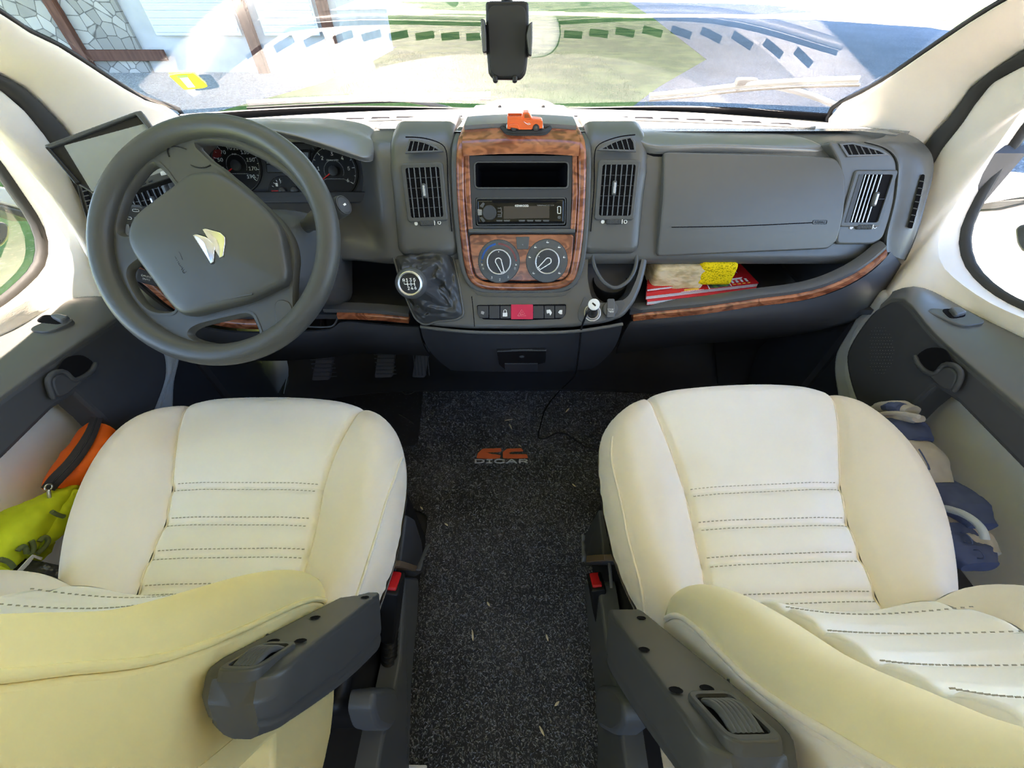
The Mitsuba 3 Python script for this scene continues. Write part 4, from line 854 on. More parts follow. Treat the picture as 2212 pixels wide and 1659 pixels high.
emb([(372, 549), (384, 543), (391, 556), (402, 583), (399, 589), (389, 591), (381, 578)], .0012, .0005, BLACK, 30, True)
af = Fr(W(HF.px(387, 567), float(dome(HF.px(387, 567)))), W.n, x=W.x)
obj('airbag_text', text('AIRBAG', .0066, af, (0, 0), ang=math.radians(-64), lift=.0002), BLACK, hub, False)
for ch in ([(418, 510), (427, 506), (449, 513), (463, 526), (467, 536), (462, 568), (455, 571), (450, 545), (444, 528), (434, 518)],
           [(438, 497), (446, 494), (477, 502), (487, 511), (488, 524), (483, 555), (474, 559), (474, 535), (468, 518), (455, 507)]):
    o = ccw(roundpoly(HF.pxs(ch), .002, 3)); m_ = prism(inset(o, -.0008), 0, .0012, 0); v = m_.vertices.copy(); v[:, 2] += dome(v[:, :2]) - .0008; m_.vertices = W(v); obj('badge_base', m_, BLACK, hub, False); o = inset(o, .0005); m_ = prism(o, 0, .0042, .0009); v = m_.vertices.copy(); v[:, 2] += dome(v[:, :2]) - .001; m_.vertices = W(v); obj('chevron', m_, CHROME, hub, 50, label='chrome chevron badge')
# thumb rests on the upper and lower spokes
for pts in ([(364, 330), (376, 318), (392, 328), (408, 345), (440, 352), (455, 362), (440, 366), (414, 360)],): pass
for pts in ([(595, 660), (600, 650), (618, 650), (629, 660), (630, 690), (612, 712), (602, 708), (596, 690)],): obj('thumb_rest', prism(ccw(spl(wo(pts), 40, True)), -.004, .0012, .001, W), WHEEL, wheel, 40)
obj('spoke_seam', strip(spl(wo([(365, 338), (362, 322), (376, 316), (402, 322)]), 24), .0012, W, -.002, .0006), BLACK, wheel, False)
obj('spoke_seam', strip(spl(wo([(412, 356), (424, 361), (444, 361), (455, 356)]), 24), .0012, W, -.002, .0006), BLACK, wheel, False)

# --- left end vent panel behind the wheel, side slots at both ends
LV = offset(MF, .004)
c, a, w, h = vent_px(LV, [(268, 398), (362, 384), (368, 488), (288, 500)])
k = face_vent(LV, c, a, w, h, 7, (340, 440), (290, 505), ((272, 508), (306, 506)), bar=SLATE)
# --- right end vent
RV = offset(MF, .010)
rp_ = [(1788, 306), (1830, 303), (1868, 306), (1905, 316), (1927, 331), (1938, 350), (1938, 380), (1932, 434), (1922, 475), (1908, 515), (1885, 528), (1806, 528), (1811, 470), (1819, 400), (1812, 350)]
obj('end_panel', prism(spl(roundpoly(on(RV, rp_), .008, 4), 90, True), -.04, 0, .004, RV), DASH, dash, 40)
RV2 = offset(RV, .0008)
c, a, w, h = vent_px(RV2, [(1845, 378), (1918, 378), (1902, 480), (1828, 480)])
k = face_vent(RV2, c, a, w, h, 5, (1884, 431), (1866, 490), ((1839, 491), (1890, 490)), bar=SATIN, vpos=(.20, .31, .42, .53, .66), nh=1)
L2 = Fr(RV2(np.array([*c])), RV2.n, x=RV2.x * math.cos(a) + RV2.y * math.sin(a)); obj('guide_plate', prism(np.array([(-w / 2, -h / 2), (-w / 2 + w * .15, -h / 2), (-w / 2 + w * .15, h / 2), (-w / 2, h / 2)]), 0, .004, .001, L2), DARK, k, 35)
fin_vent(RV2, [(1819, 314), (1840, 312), (1870, 319), (1895, 326), (1909, 333), (1832, 335)], [((1840, 334), (1831, 314)), ((1855, 334), (1845, 314)), ((1868, 334), (1859, 317)), ((1881, 333), (1874, 320)), ((1893, 333), (1888, 325))])
for sx, pts in ((1, [(1992, 376), (1998, 378), (1994, 400), (1985, 440), (1974, 480), (1970, 494), (1962, 492), (1968, 470), (1978, 430), (1987, 390)]), (-1, [(176, 402), (186, 404), (194, 430), (203, 460), (205, 484), (199, 486), (190, 450), (181, 420)])):
    f = Fr(A(1980 if sx > 0 else 190, 440, x=sx * (.793 if sx > 0 else .818)), unit((-sx * .62, -.72, .32)), up=(0, 0, 1))
    o = roundpoly(f.pxs(pts), .002); k = obj('side_grille', prism(o, -.01, .001, 0, f), VOID, dash, False, label='narrow slotted side grille')
    oc = ccw(o); y0, y1 = oc[:, 1].min(), oc[:, 1].max()
    for y in np.linspace(y0, y1, 9)[1:-1]:
        xs_ = oc[np.abs(oc[:, 1] - y) < (y1 - y0) * .25, 0]; x0_, x1_ = Polygon(oc).intersection(__import__('shapely').geometry.LineString([(-1, y), (1, y)])).bounds[::2]
        obj('bar', f.mesh(hull([(x0_, y, .001), (x1_, y, .001)], .0011, 6)), GREYP, k, False)

# --- lower dash: shelf with lip and wood strip on the passenger's side, its twin on the driver's
def lip_sweep(pts, ydep, name, prof, m, n=60, lab=None):
    p = spl(np.array([A(u, v, y=y) for (u, v), y in zip(pts, ydep)]), n); t = np.gradient(p, axis=0); t /= np.linalg.norm(t, axis=1, keepdims=True)
    b = np.array([0, -1.0, 0]); up = np.cross(t, np.array([0, 1.0, 0])); up /= np.linalg.norm(up, axis=1, keepdims=True); up *= np.sign(up[:, 2:3] + 1e-9)
    P = np.stack([p + up * a + np.array([0, -1, 0]) * d for a, d in prof], 1); return obj(name, grid(P, cv=True), m, dash, 50, label=lab), p, up
wp = [(1366, 684), (1412, 679), (1520, 668), (1629, 652), (1737, 637), (1815, 611), (1870, 579), (1910, 545)]; wy = [.712, .708, .70, .70, .70, .705, .72, .745]
lip_sweep(wp, wy, 'wood_strip', [(-.0095, -.01), (-.0095, .004), (-.006, .009), (.006, .009), (.0095, .004), (.0095, -.01)], WOOD, lab='burl wood strip along the open shelf')
wl = [(268, 562), (275, 572), (300, 592), (330, 615), (370, 650), (430, 682), (520, 700), (620, 700)]; wly = [.75, .735, .72, .715, .71, .71, .71, .71]
lip_sweep(wl, wly, 'wood_strip', [(-.0095, -.01), (-.0095, .004), (-.006, .009), (.006, .009), (.0095, .004), (.0095, -.01)], WOOD)
lip_sweep([(731, 681), (800, 683), (884, 690)], [.712, .712, .715], 'wood_strip', [(-.0075, -.01), (-.0075, .004), (-.005, .008), (.005, .008), (.0075, .004), (.0075, -.01)], WOOD)
# grey rim above the wood
lip_sweep([(u, v - 12) for u, v in wp], [y + .004 for y in wy], 'shelf_rim', [(-.008, -.02), (-.008, .004), (-.004, .007), (.005, .006), (.008, -.004), (.006, -.02)], GREYP)
lip_sweep([(700, 668), (740, 669), (800, 671), (884, 678)], [.718] * 4, 'shelf_rim', [(-.006, -.02), (-.006, .004), (-.003, .006), (.004, .005), (.006, -.02)], GREYP)
# lower panels: from the wood strip forwards and down to the footwell
def sheet(rows, m, name, n=50, sub=24, lab=None): return obj(name, shell(CubicSpline(np.linspace(0, 1, len(rows)), np.array([spl(r, n) for r in rows]), axis=0, bc_type='natural')(np.linspace(0, 1, sub)), -.006), m, dash, 50, label=lab)
lo = [A(u, v, y=y) for (u, v), y in zip([(1362, 692), (1412, 688), (1520, 677), (1629, 661), (1737, 646), (1817, 620), (1875, 586), (1905, 558), (1916, 545)], [.712, .708, .70, .70, .70, .705, .72, .74, .75])]
l2 = [A(u, v, y=y) for (u, v), y in zip([(1345, 720), (1412, 714), (1520, 706), (1640, 700), (1737, 697), (1813, 690), (1866, 672), (1900, 636), (1940, 572)], [.735, .725, .715, .712, .712, .718, .735, .755, .78])]
l3 = [A(u, v, y=y) for (u, v), y in zip([(1330, 760), (1412, 750), (1520, 738), (1640, 728), (1737, 716), (1800, 700), (1850, 676), (1884, 640), (1925, 575)], [.86, .85, .84, .84, .85, .86, .88, .90, .92])]
sheet([lo, l2, l3], DARK, 'lower_panel', lab='dark panel below the open shelf')
dl = [A(u, v, y=y) for u, v, y in ((225, 520, .82), (255, 570, .77), (300, 612, .725), (350, 655, .712), (430, 700, .712), (560, 716, .712), (690, 712, .712), (722, 706, .712), (735, 695, .714), (800, 697, .714), (905, 704, .722))]
d2 = [A(u, v, y=y) for u, v, y in ((232, 560, .86), (265, 620, .80), (310, 668, .755), (360, 705, .74), (430, 735, .735), (560, 752, .735), (690, 745, .735), (725, 738, .735), (745, 732, .735), (800, 735, .735), (915, 742, .745))]
d3 = [A(u, v, y=y) for u, v, y in ((240, 590, .95), (285, 660, .93), (330, 710, .90), (380, 740, .88), (440, 760, .87), (560, 775, .86), (690, 770, .86), (730, 765, .86), (760, 760, .86), (820, 760, .86), (930, 765, .87))]
sheet([dl, d2, d3], DARK, 'lower_panel', lab='dark knee panel under the steering wheel')
obj('panel_edge', tube([A(u, v, y=.712) for u, v in ((600, 703), (670, 706), (716, 705), (724, 699), (731, 684))], .0022, 8, n=40), GREYP, dash, True)
# shelf floors and backs
def slab(pts, m, name, t=.012): q = np.array(pts); n_ = unit(np.cross(q[1] - q[0], q[2] - q[0])); n_ = n_ if n_[2] > 0 else -n_; f = Fr(q[0], n_, x=(1, 0, 0)); return obj(name, prism(np.stack([(q - f.o) @ f.x, (q - f.o) @ f.y], 1), -t, 0, 0, f), m, dash, False)
zs = .602
slab([(.262, .708, zs), (.80, .708, zs), (.80, .98, zs - .01), (.262, .98, zs - .01)], DARK, 'shelf_floor')
slab([(-.76, .715, .585), (-.235, .715, .585), (-.235, .98, .58), (-.76, .98, .58)], DARK, 'shelf_floor')
obj('shelf_back', bb(-.80, .80, .57, .69, .97, .985), DARK, dash, False)
obj('shelf_end', shell(np.array([[np.array([(.69 + .07 * math.sin(t)), .775 + (.98 - .775) * k, .60 + .16 * (1 - math.cos(t))]) for t in np.linspace(0, 1.05, 10)] for k in np.linspace(0, 1, 5)]), .008), DARK, dash, 50)
# airbag panel with its seams, the lid above it
ab = on(MF, [(1432, 329), (1520, 331), (1640, 334), (1750, 338), (1798, 342), (1808, 352), (1816, 380), (1814, 420), (1808, 470), (1798, 520), (1781, 537), (1700, 541), (1560, 547), (1416, 553), (1420, 499), (1427, 420)])
o = roundpoly(ab, .006, 4); bl = lambda q: .012 * np.sin(np.clip((q[:, 1] + .13) / .22, 0, 1) * math.pi) * 1.0
m_ = prism(spl(o, 160, True), -.03, .004, .003); m_ = m_.subdivide_to_size(.03); v = m_.vertices.copy(); v[:, 2] += np.where(v[:, 2] > .0005, bl(v) - .0, 0); m_.vertices = MF(v)
abk = obj('airbag_panel', m_, DASH, dash, 30, label='smooth passenger airbag cover')
def on_ab(fr, q): return np.c_[q, bl(q) + .0042]
q = spl(on(offset(MF, .014), [(1450, 491), (1600, 488), (1753, 481)]), 30); st = strip(q, .0016, MF, 0, 1); v = MF.inv(st.vertices); v[:, 2] = bl(v) + np.where(v[:, 2] > .5, .0048, .003); st.vertices = MF(v); obj('airbag_seam', st, VOID, abk, False)
bq = roundpoly(on(offset(MF, .014), [(1755, 476), (1785, 476), (1784, 484), (1754, 484)]), .002); st = strip(np.vstack([bq, bq[:1]]), .0010, MF, 0, 1); v = MF.inv(st.vertices); v[:, 2] = bl(v) + np.where(v[:, 2] > .5, .0048, .003); st.vertices = MF(v); obj('airbag_plate', st, BLACK, abk, False)
tf = Fr(MF(np.append(bq.mean(0), bl(bq.mean(0)[None])[0] + .0042)), MF.n, x=MF.x); obj('airbag_text', text('AIRBAG', .0042, tf, (0, 0), lift=.0), BLACK, abk, False)
groove = spl(on(MF, [(1790, 313), (1803, 328), (1811, 346), (1820, 380), (1819, 420), (1812, 465), (1802, 521)]), 40)
obj('panel_groove', strip(groove, .0075, MF, -.01, .009), BLACK, dash, False)
# rounded ends of the dashboard towards the doors
for sx, a_, b_ in ((1, [A(u, v, pl=(RV.o, RV.n)) for u, v in ((1868, 307), (1905, 317), (1928, 332), (1938, 352), (1938, 385), (1932, 434), (1922, 475), (1914, 515), (1914, 548))], [A(1905, 283, y=.93), A(1945, 290, y=.89), A(1975, 305, x=.80), A(1997, 328, x=.812), A(2005, 350, x=.82), A(2003, 385, x=.825), A(1988, 440, x=.828), A(1970, 505, x=.83), A(1940, 572, y=.78)]),
                   (-1, [A(u, v, pl=(LV.o, LV.n)) for u, v in ((330, 300), (300, 315), (280, 335), (270, 360), (268, 400), (272, 440), (280, 480), (290, 520), (300, 560))], [A(270, 285, y=.93), A(235, 295, y=.89), A(205, 315, x=-.80), A(185, 340, x=-.812), A(176, 370, x=-.82), A(178, 402, x=-.825), A(190, 450, x=-.828), A(206, 500, x=-.83), A(228, 560, x=-.83)])):
    p, q = spl(a_, 40), spl(b_, 40); m1 = p * .62 + q * .38 + np.array([sx * .012, -.012, .004]); m2 = p * .2 + q * .8 + np.array([sx * .010, -.006, .006])
    obj('end_cap', loft([p + [0, .03, -.004], p, p * .9 + q * .1 + [0, -.002, .002], m1, m2, q, q + [sx * .004, .10, -.01]], 40, sub=30, flip=sx < 0), DASH, dash, True)
# lid of the upper glove box: a slab with a rounded front lip over a dark gap
lidf = spl([A(u, v, y=y) for u, v, y in ((1372, 300, .86), (1395, 316, .838), (1500, 318, .836), (1650, 321, .838), (1750, 327, .842), (1780, 332, .845))], 40)
lidb = spl([A(u, v, y=y) for u, v, y in ((1360, 284, .91), (1412, 282, .915), (1500, 284, .92), (1650, 290, .905), (1735, 300, .88), (1775, 322, .85))], 40)
lid = np.array([lidf + [0, .012, -.012], lidf + [0, .003, -.010], lidf, lidf * .9 + lidb * .1 + [0, 0, .005], lidf * .5 + lidb * .5 + [0, 0, .007], lidb + [0, 0, .002], lidb + [0, .01, -.012]])
obj('glove_box_lid', grid(CubicSpline(np.linspace(0, 1, 7), lid, axis=0)(np.linspace(0, 1, 30))), TOPLIT, dash, 60, label='long lid of the upper glove box')
obj('lid_gap', tube(lidf + [0, .010, -.014], .007, 8), VOID, dash, True)
# footwell trims on the passenger's side
obj('footwell_panel', shell(np.array([[A(u, v, y=y) for u, v, y in r] for r in ([(1540, 705, 1.02), (1640, 700, 1.02), (1690, 700, 1.03)], [(1545, 760, 1.07), (1640, 755, 1.07), (1692, 755, 1.08)], [(1552, 835, 1.02), (1640, 835, 1.02), (1695, 835, 1.03)])]), .01), mat('footwell_grey', (.035, .036, .042), .6, .3), dash, 30)
obj('footwell_side', shell(np.array([[A(u, v, y=y) for u, v, y in r] for r in ([(1728, 700, .98), (1765, 700, .90), (1810, 690, .84)], [(1730, 760, .98), (1765, 765, .90), (1800, 765, .82)], [(1738, 860, .92), (1770, 860, .85), (1812, 870, .78)])]), .01), DARK, dash, 50)
obj('panel_slit', strip(np.array([(0, 0), (.05, .002), (.1, .008)]), .003, Fr(A(1495, 705, y=.712), (0, -1, .3), x=(1, 0, .02)), 0, .002), GREYP, dash, False)
# ---------------------------------------------------------------- seats
def coons(b, r, t, l, nu, nv, cu=None, cv=None):
    """A grid between four boundary curves: b and t run along u, l and r along v."""
    u = np.linspace(0, 1, nu) if cu is None else cu(np.linspace(0, 1, nu)); v = np.linspace(0, 1, nv) if cv is None else cv(np.linspace(0, 1, nv))
    def ev(c, s):
        c = spl(c, 200) if len(c) != 200 else c; q = np.linspace(0, 1, 200); return np.stack([np.interp(s, q, c[:, k]) for k in range(c.shape[1])], 1)
    B_, R_, T_, L_ = ev(b, u), ev(r, v), ev(t, u), ev(l, v); U, V = u[None, :, None], v[:, None, None]
    return (1 - V) * B_[None] + V * T_[None] + (1 - U) * L_[:, None] + U * R_[:, None] - ((1 - U) * (1 - V) * B_[0] + U * (1 - V) * B_[-1] + (1 - U) * V * T_[0] + U * V * T_[-1])

def dist_to(pts, curve):
    return cKDTree(resample(curve, 800)).query(pts.reshape(-1, pts.shape[-1]))[0].reshape(pts.shape[:-1])

def cushion(parent, outer, sl, sr, hseams, z0, prefix='cushion', frame=None, roll=.045, bol=.022, side=.11, mats=(CREAM, CREAMW), piping=()):
    """An upholstered cushion in plan (x, y): outline from the rear left round the front to the rear right; sl / sr are the panel seams from rear to front;
    hseams the cross seams as (left, right) fractions along sl / sr."""
    O = spl(outer, 400); L, R = spl(sl, 200), spl(sr, 200)
    iL, iR = np.argmin(np.linalg.norm(O - L[-1], axis=1)), np.argmin(np.linalg.norm(O - R[-1], axis=1))
    L = spl(np.vstack([sl[:-1], O[iL]]), 200); R = spl(np.vstack([sr[:-1], O[iR]]), 200)
    seams = [L, R]
    q = np.linspace(0, 1, 200); on = lambda c, t: np.array([np.interp(t, q, c[:, k]) for k in range(2)])
    rows = [(0.0, 0.0)] + list(hseams) + [(1.0, 1.0)]
    cross = [np.array([on(L, a), on(R, b)]) for a, b in hseams]
    K = frame or (lambda p: p)
    def height(p, kind):
        d = dist_to(p, O); r = np.clip(d, 0, roll)
        z = z0 - (roll - np.sqrt(np.maximum(roll ** 2 - (roll - r) ** 2, 0)))
        ds = np.minimum(dist_to(p, L), dist_to(p, R))
        if kind == 'bolster': z = z - .007 * (1 - np.clip(ds / .04, 0, 1) ** .7) + bol * np.sin(np.clip(ds / .09, 0, 1) * math.pi / 2) * np.clip(d / .05, 0, 1) ** .5
        z = z - .0065 * np.exp(-(ds / .006) ** 2)
        if kind == 'panel':
            z = z + .007 * np.clip(ds / .05, 0, 1) ** .7 - .007
            for c in cross: z = z - .0052 * np.exp(-(dist_to(p, c) / .009) ** 2)
        return z
    ease = lambda t: t
    ends = lambda t: .5 - .5 * np.cos(math.pi * t)
    P = {}
    pieces = []
    for i in range(len(rows) - 1):
        (a0, b0), (a1, b1) = rows[i], rows[i + 1]
        ll, rr = np.array([on(L, t) for t in np.linspace(a0, a1, 200)]), np.array([on(R, t) for t in np.linspace(b0, b1, 200)])
        bt = np.array([ll[0], rr[0]]); tp = np.array([ll[-1], rr[-1]]) if i < len(rows) - 2 else O[iL:iR + 1]
        G = coons(bt, rr, tp, ll, 60, 46 if i == len(rows) - 2 else 22, ends, ends if i < len(rows) - 2 else (lambda t: 1 - (1 - t) ** 1.8))
        pieces.append(('panel', np.dstack([G, height(G, 'panel')[..., None]]), mats[1]))
    for side_, S, arcs in (('l', L, O[:iL + 1]), ('r', R, O[iR:][::-1])):
        rear = np.array([arcs[0], S[0]]); tip = np.array([arcs[-1], S[-1] + 1e-6])
        G = coons(rear, S, tip, arcs, 40, 70, lambda t: 1 - (1 - t) ** 1.0 if False else t ** 1.6, ends)
        pieces.append(('bolster', np.dstack([G, height(G, 'bolster')[..., None]]), mats[0]))
    # skirt under the outline
    zz = z0 - roll
    O3 = lambda dz, k: np.c_[inset2(O, k), np.full(len(O), zz + dz)]
    ctr = O.mean(0)
    def inset2(o, k): return o + (ctr - o) / np.linalg.norm(ctr - o, axis=1, keepdims=True) * k
    sk = np.array([np.c_[inset2(O, k), np.full(len(O), zz + dz)] for k, dz in ((0, .0), (.006, -.02), (.024, -.05), (.045, -.08), (.07, -side))])
    base = obj(prefix, loft(sk, 400, flip=False), mats[0], parent, True)
    for nm, G, m in pieces:
        obj(nm, grid(G if frame is None else K(G)), m, base, True)
    # stitching: short threads along both sides of every cross seam
    st = []
    for c in cross:
        d = unit(c[1] - c[0]); nrm = np.array([-d[1], d[0]]); ln = np.linalg.norm(c[1] - c[0])
        for s in (-1, 1):
            pts = c[0] + d * np.arange(.012, ln - .010, .0062)[:, None] + nrm * s * .0062
            p = pts[None]; z = height(p, 'panel')[0]
            for (x, y), h in zip(pts, z): st.append(((x, y, h + .0001), d))
    ms = []
    b0 = trimesh.creation.box((.0036, .0011, .0010))
    for (c, d) in st:
        m = b0.copy(); v = m.vertices; m.vertices = np.c_[v[:, 0] * d[0] - v[:, 1] * d[1], v[:, 0] * d[1] + v[:, 1] * d[0], v[:, 2]] + c; ms.append(m)
    obj('stitching', join(ms), THREAD, base, False, kind='stuff', label='double rows of stitching')
    # piping along the outer seams
    dn = np.linspace(.0, 1, 200)
    for S in (L, R):
        z = height(S[None], 'panel')[0]
        obj('seam_piping', tube(np.c_[S, z + .0005][4:-4:4], .0016, 6), mats[0], base, True)
    if len(piping):
        pp = spl(P2(piping), 60); z = height(pp[None], 'bolster')[0]; obj('side_piping', tube(np.c_[pp, z + .0008], .0021, 8), mats[0], base, True)
    return base

ZS = .545
def P2(pts, z=ZS - .02): return AA(pts, z=z)[:, :2]
seatD = thing('driver_seat', 'cream leather seat behind the steering wheel with its armrest folded up', 'car seat')
oD = P2([(205, 1420), (150, 1380), (126, 1335), (128, 1220), (163, 1090), (224, 980), (300, 911), (405, 868), (550, 853), (690, 856), (785, 873), (838, 905), (866, 960), (874, 1030), (868, 1090), (852, 1180), (826, 1260), (800, 1330), (775, 1390)])
slD = P2([(235, 1425), (262, 1379), (305, 1281), (335, 1201), (362, 1138), (377, 1062), (387, 960), (398, 910), (412, 868)])
srD = P2([(610, 1420), (630, 1340), (652, 1274), (673, 1204), (690, 1134), (704, 1060), (735, 970), (765, 915), (787, 872)])
PZ = ZS - .005
def frac(c, pts):
    c = spl(c, 200); return [float(np.argmin(np.linalg.norm(c - p, axis=1))) / 199 for p in pts]
def seams_px(sl, sr, l, r): return sorted(zip(frac(sl, P2(l)), frac(sr, P2(r))))
cushion(seatD, oD, slD, srD, seams_px(slD, srD, [(377, 1062), (362, 1138), (335, 1207), (305, 1283), (266, 1365)], [(704, 1060), (690, 1134), (672, 1203), (651, 1275), (630, 1340)]), ZS, piping=[(868, 985), (860, 1035), (845, 1090), (826, 1165), (806, 1230), (785, 1292), (765, 1345)])
seatP = thing('passenger_seat', 'cream leather seat facing the glove box with its armrest folded up', 'car seat')
oP = P2([(1440, 1440), (1412, 1370), (1372, 1290), (1330, 1190), (1306, 1080), (1297, 1000), (1299, 950), (1312, 915), (1345, 880), (1400, 849), (1480, 834), (1600, 826), (1700, 828), (1780, 841), (1850, 870), (1925, 930), (1985, 1000), (2037, 1100), (2063, 1200), (2073, 1290), (2066, 1360), (2030, 1410), (1980, 1440)])
slP = P2([(1545, 1440), (1532, 1360), (1523, 1300), (1508, 1217), (1491, 1140), (1474, 1066), (1432, 945), (1412, 895), (1397, 849)])
srP = P2([(1955, 1445), (1926, 1380), (1886, 1293), (1853, 1210), (1826, 1135), (1811, 1059), (1806, 960), (1800, 890), (1787, 844)])
cushion(seatP, oP, slP, srP, seams_px(slP, srP, [(1474, 1073), (1491, 1144), (1508, 1222), (1523, 1304), (1540, 1396)], [(1811, 1060), (1826, 1136), (1853, 1211), (1886, 1293), (1926, 1379)]), ZS, piping=[(1318, 960), (1316, 1005), (1326, 1062), (1340, 1130), (1352, 1186), (1378, 1269), (1398, 1336), (1420, 1400)])

def backrest(parent, sx, curve, xin, w, low):
    """The backrest: a body extruded across from its side profile; bolsters and stitched panels stand on its front."""
    c = spl(np.array(curve), 60); tg = np.gradient(c, axis=0); tg /= np.linalg.norm(tg, axis=1, keepdims=True); nf = np.stack([tg[:, 1], -tg[:, 0]], 1)
    q01 = np.linspace(0, 1, 60)
    def K(a, h, d):
        a, h, d = np.broadcast_arrays(np.asarray(a, float), np.asarray(h, float), np.asarray(d, float))
        f = lambda col: np.interp(h, q01, col)
        return np.stack([sx * (xin + a), f(c[:, 0]) + d * f(nf[:, 0]), f(c[:, 1]) + d * f(nf[:, 1])], -1)
    H = np.linalg.norm(np.diff(c, axis=0), axis=1).sum()
    fr = Fr((sx * xin, 0, 0), (-sx, 0, 0), x=(0, 1, 0)); to2 = lambda yz: np.stack([(np.array([sx * xin, y, z]) - fr.o) @ np.c_[fr.x, fr.y] for y, z in yz])
    back = c[::-1] + nf[::-1] * -.115
    prof = np.vstack([c - nf * .0015, back[:-8], low])
    base = obj('backrest', prism(to2(resample(np.vstack([prof, prof[:1]]), 150)[:-1]), -w, 0, .005, fr), YELLOW if sx < 0 else CREAM, parent, 35)
    # a stitched seam down the side
    sb = c - nf * .085; sm = strip(to2(sb[:45]), .0016, fr, -.001, .0008); obj('side_seam', sm, YELLOW, base, False)
    rows = [0, .12, .20, .28, .36, .44, .60, 1.0]; a0, a1 = .095, w - .095
    dq = lambda q: -.032 + .014 * (2 * q - 1) ** 2
    for i in range(len(rows) - 1):
        hh = np.linspace(rows[i], rows[i + 1], 16); aa = np.linspace(a0, a1, 30); t = (hh - rows[i]) / (rows[i + 1] - rows[i])
        Hh, Aa = np.meshgrid(hh, aa, indexing='ij'); q = (Aa - a0) / (a1 - a0)
        d = dq(q) + .036 - .006 * (np.exp(-(t * (rows[i + 1] - rows[i]) * H / .008) ** 2) + np.exp(-((1 - t) * (rows[i + 1] - rows[i]) * H / .008) ** 2))[:, None] - .004 * np.exp(-(np.minimum(q, 1 - q) * .3 / .008) ** 2)
        bow = -.035 * (1 - (2 * q - 1) ** 2); d[:, 0] -= .04; d[:, -1] -= .04; d[:, 1] -= .004; d[:, -2] -= .004
        obj('panel', grid(K(Aa, np.clip(Hh + bow * (Hh > 0), 0, 1), d), flip=sx < 0), CREAMW, base, True)
        if 0 < i:
            ms = []; b0 = trimesh.creation.box((.0036, .0010, .0010))
            for x in np.arange(a0 + .01, a1 - .008, .0064):
                qq = (x - a0) / (a1 - a0); p = K(x, rows[i] - .035 * (1 - (2 * qq - 1) ** 2) + .012, dq(qq) + .036 - .0008); m = b0.copy(); m.vertices = m.vertices + p; ms.append(m)
            obj('stitching', join(ms), THREAD, base, False, kind='stuff')
    h = np.linspace(0, 1, 60)
    for inner in (True, False):
        q = np.linspace(0, 1, 26); Hh, Q = np.meshgrid(h, q, indexing='ij')
        edge, seam = (0.0, a0 + .004) if inner else (w, a1 - .004)
        a = edge + (seam - edge) * Q
        cr = .024 + .014 * np.exp(-((Hh - .22) / .2) ** 2)
        d = cr * np.sin(np.pi * np.clip(Q, 0, 1) ** .62) ** .8 * (1 - .25 * Q) + .004 * Q
        d = d * np.clip(Hh / .035, 0, 1) ** .5
        a = np.concatenate([a, a[:, -1:] + np.sign(seam - edge) * .012], 1); d = np.concatenate([d, d[:, -1:] * 0 - .03], 1); Hh = np.concatenate([Hh, Hh[:, -1:]], 1)
        obj('bolster', grid(K(a, Hh, d), flip=(sx > 0) != inner), (YELLOW if sx < 0 else YELLOW2) if inner else CREAM, base, True)
        obj('piping', tube(K(np.full(60, edge), h, np.zeros(60))[1:], .0030, 8), (YELLOW if sx < 0 else CREAM) if inner else CREAM, base, True)
    return base
YELLOW2 = mat('yellowish_leather', leather_c((0.78, 0.68, 0.43), (0.76, 0.64, 0.36)), .42, .4, bump=leather_b, bscale=.00030)
cvD = [(.141, .547), (.134, .592), (.087, .694), (.058, .757), (.042, .804), (.033, .848), (.026, .88), (.018, .95), (.010, 1.04), (-.005, 1.2)]
cvP = [(.119, .560), (.112, .612), (.078, .672), (.046, .717), (.0215, .765), (.007, .802), (-.005, .832), (-.022, .90), (-.040, 1.0), (-.06, 1.18)]
backrest(seatD, -1, cvD, .235, .40, [(-.075, .50), (-.045, .44), (-.011, .42), (.025, .425), (.052, .44), (.11, .49)])
backrest(seatP, 1, cvP, .185, .40, [(-.085, .50), (-.055, .44), (-.02, .43), (.02, .435), (.05, .45), (.095, .51)])

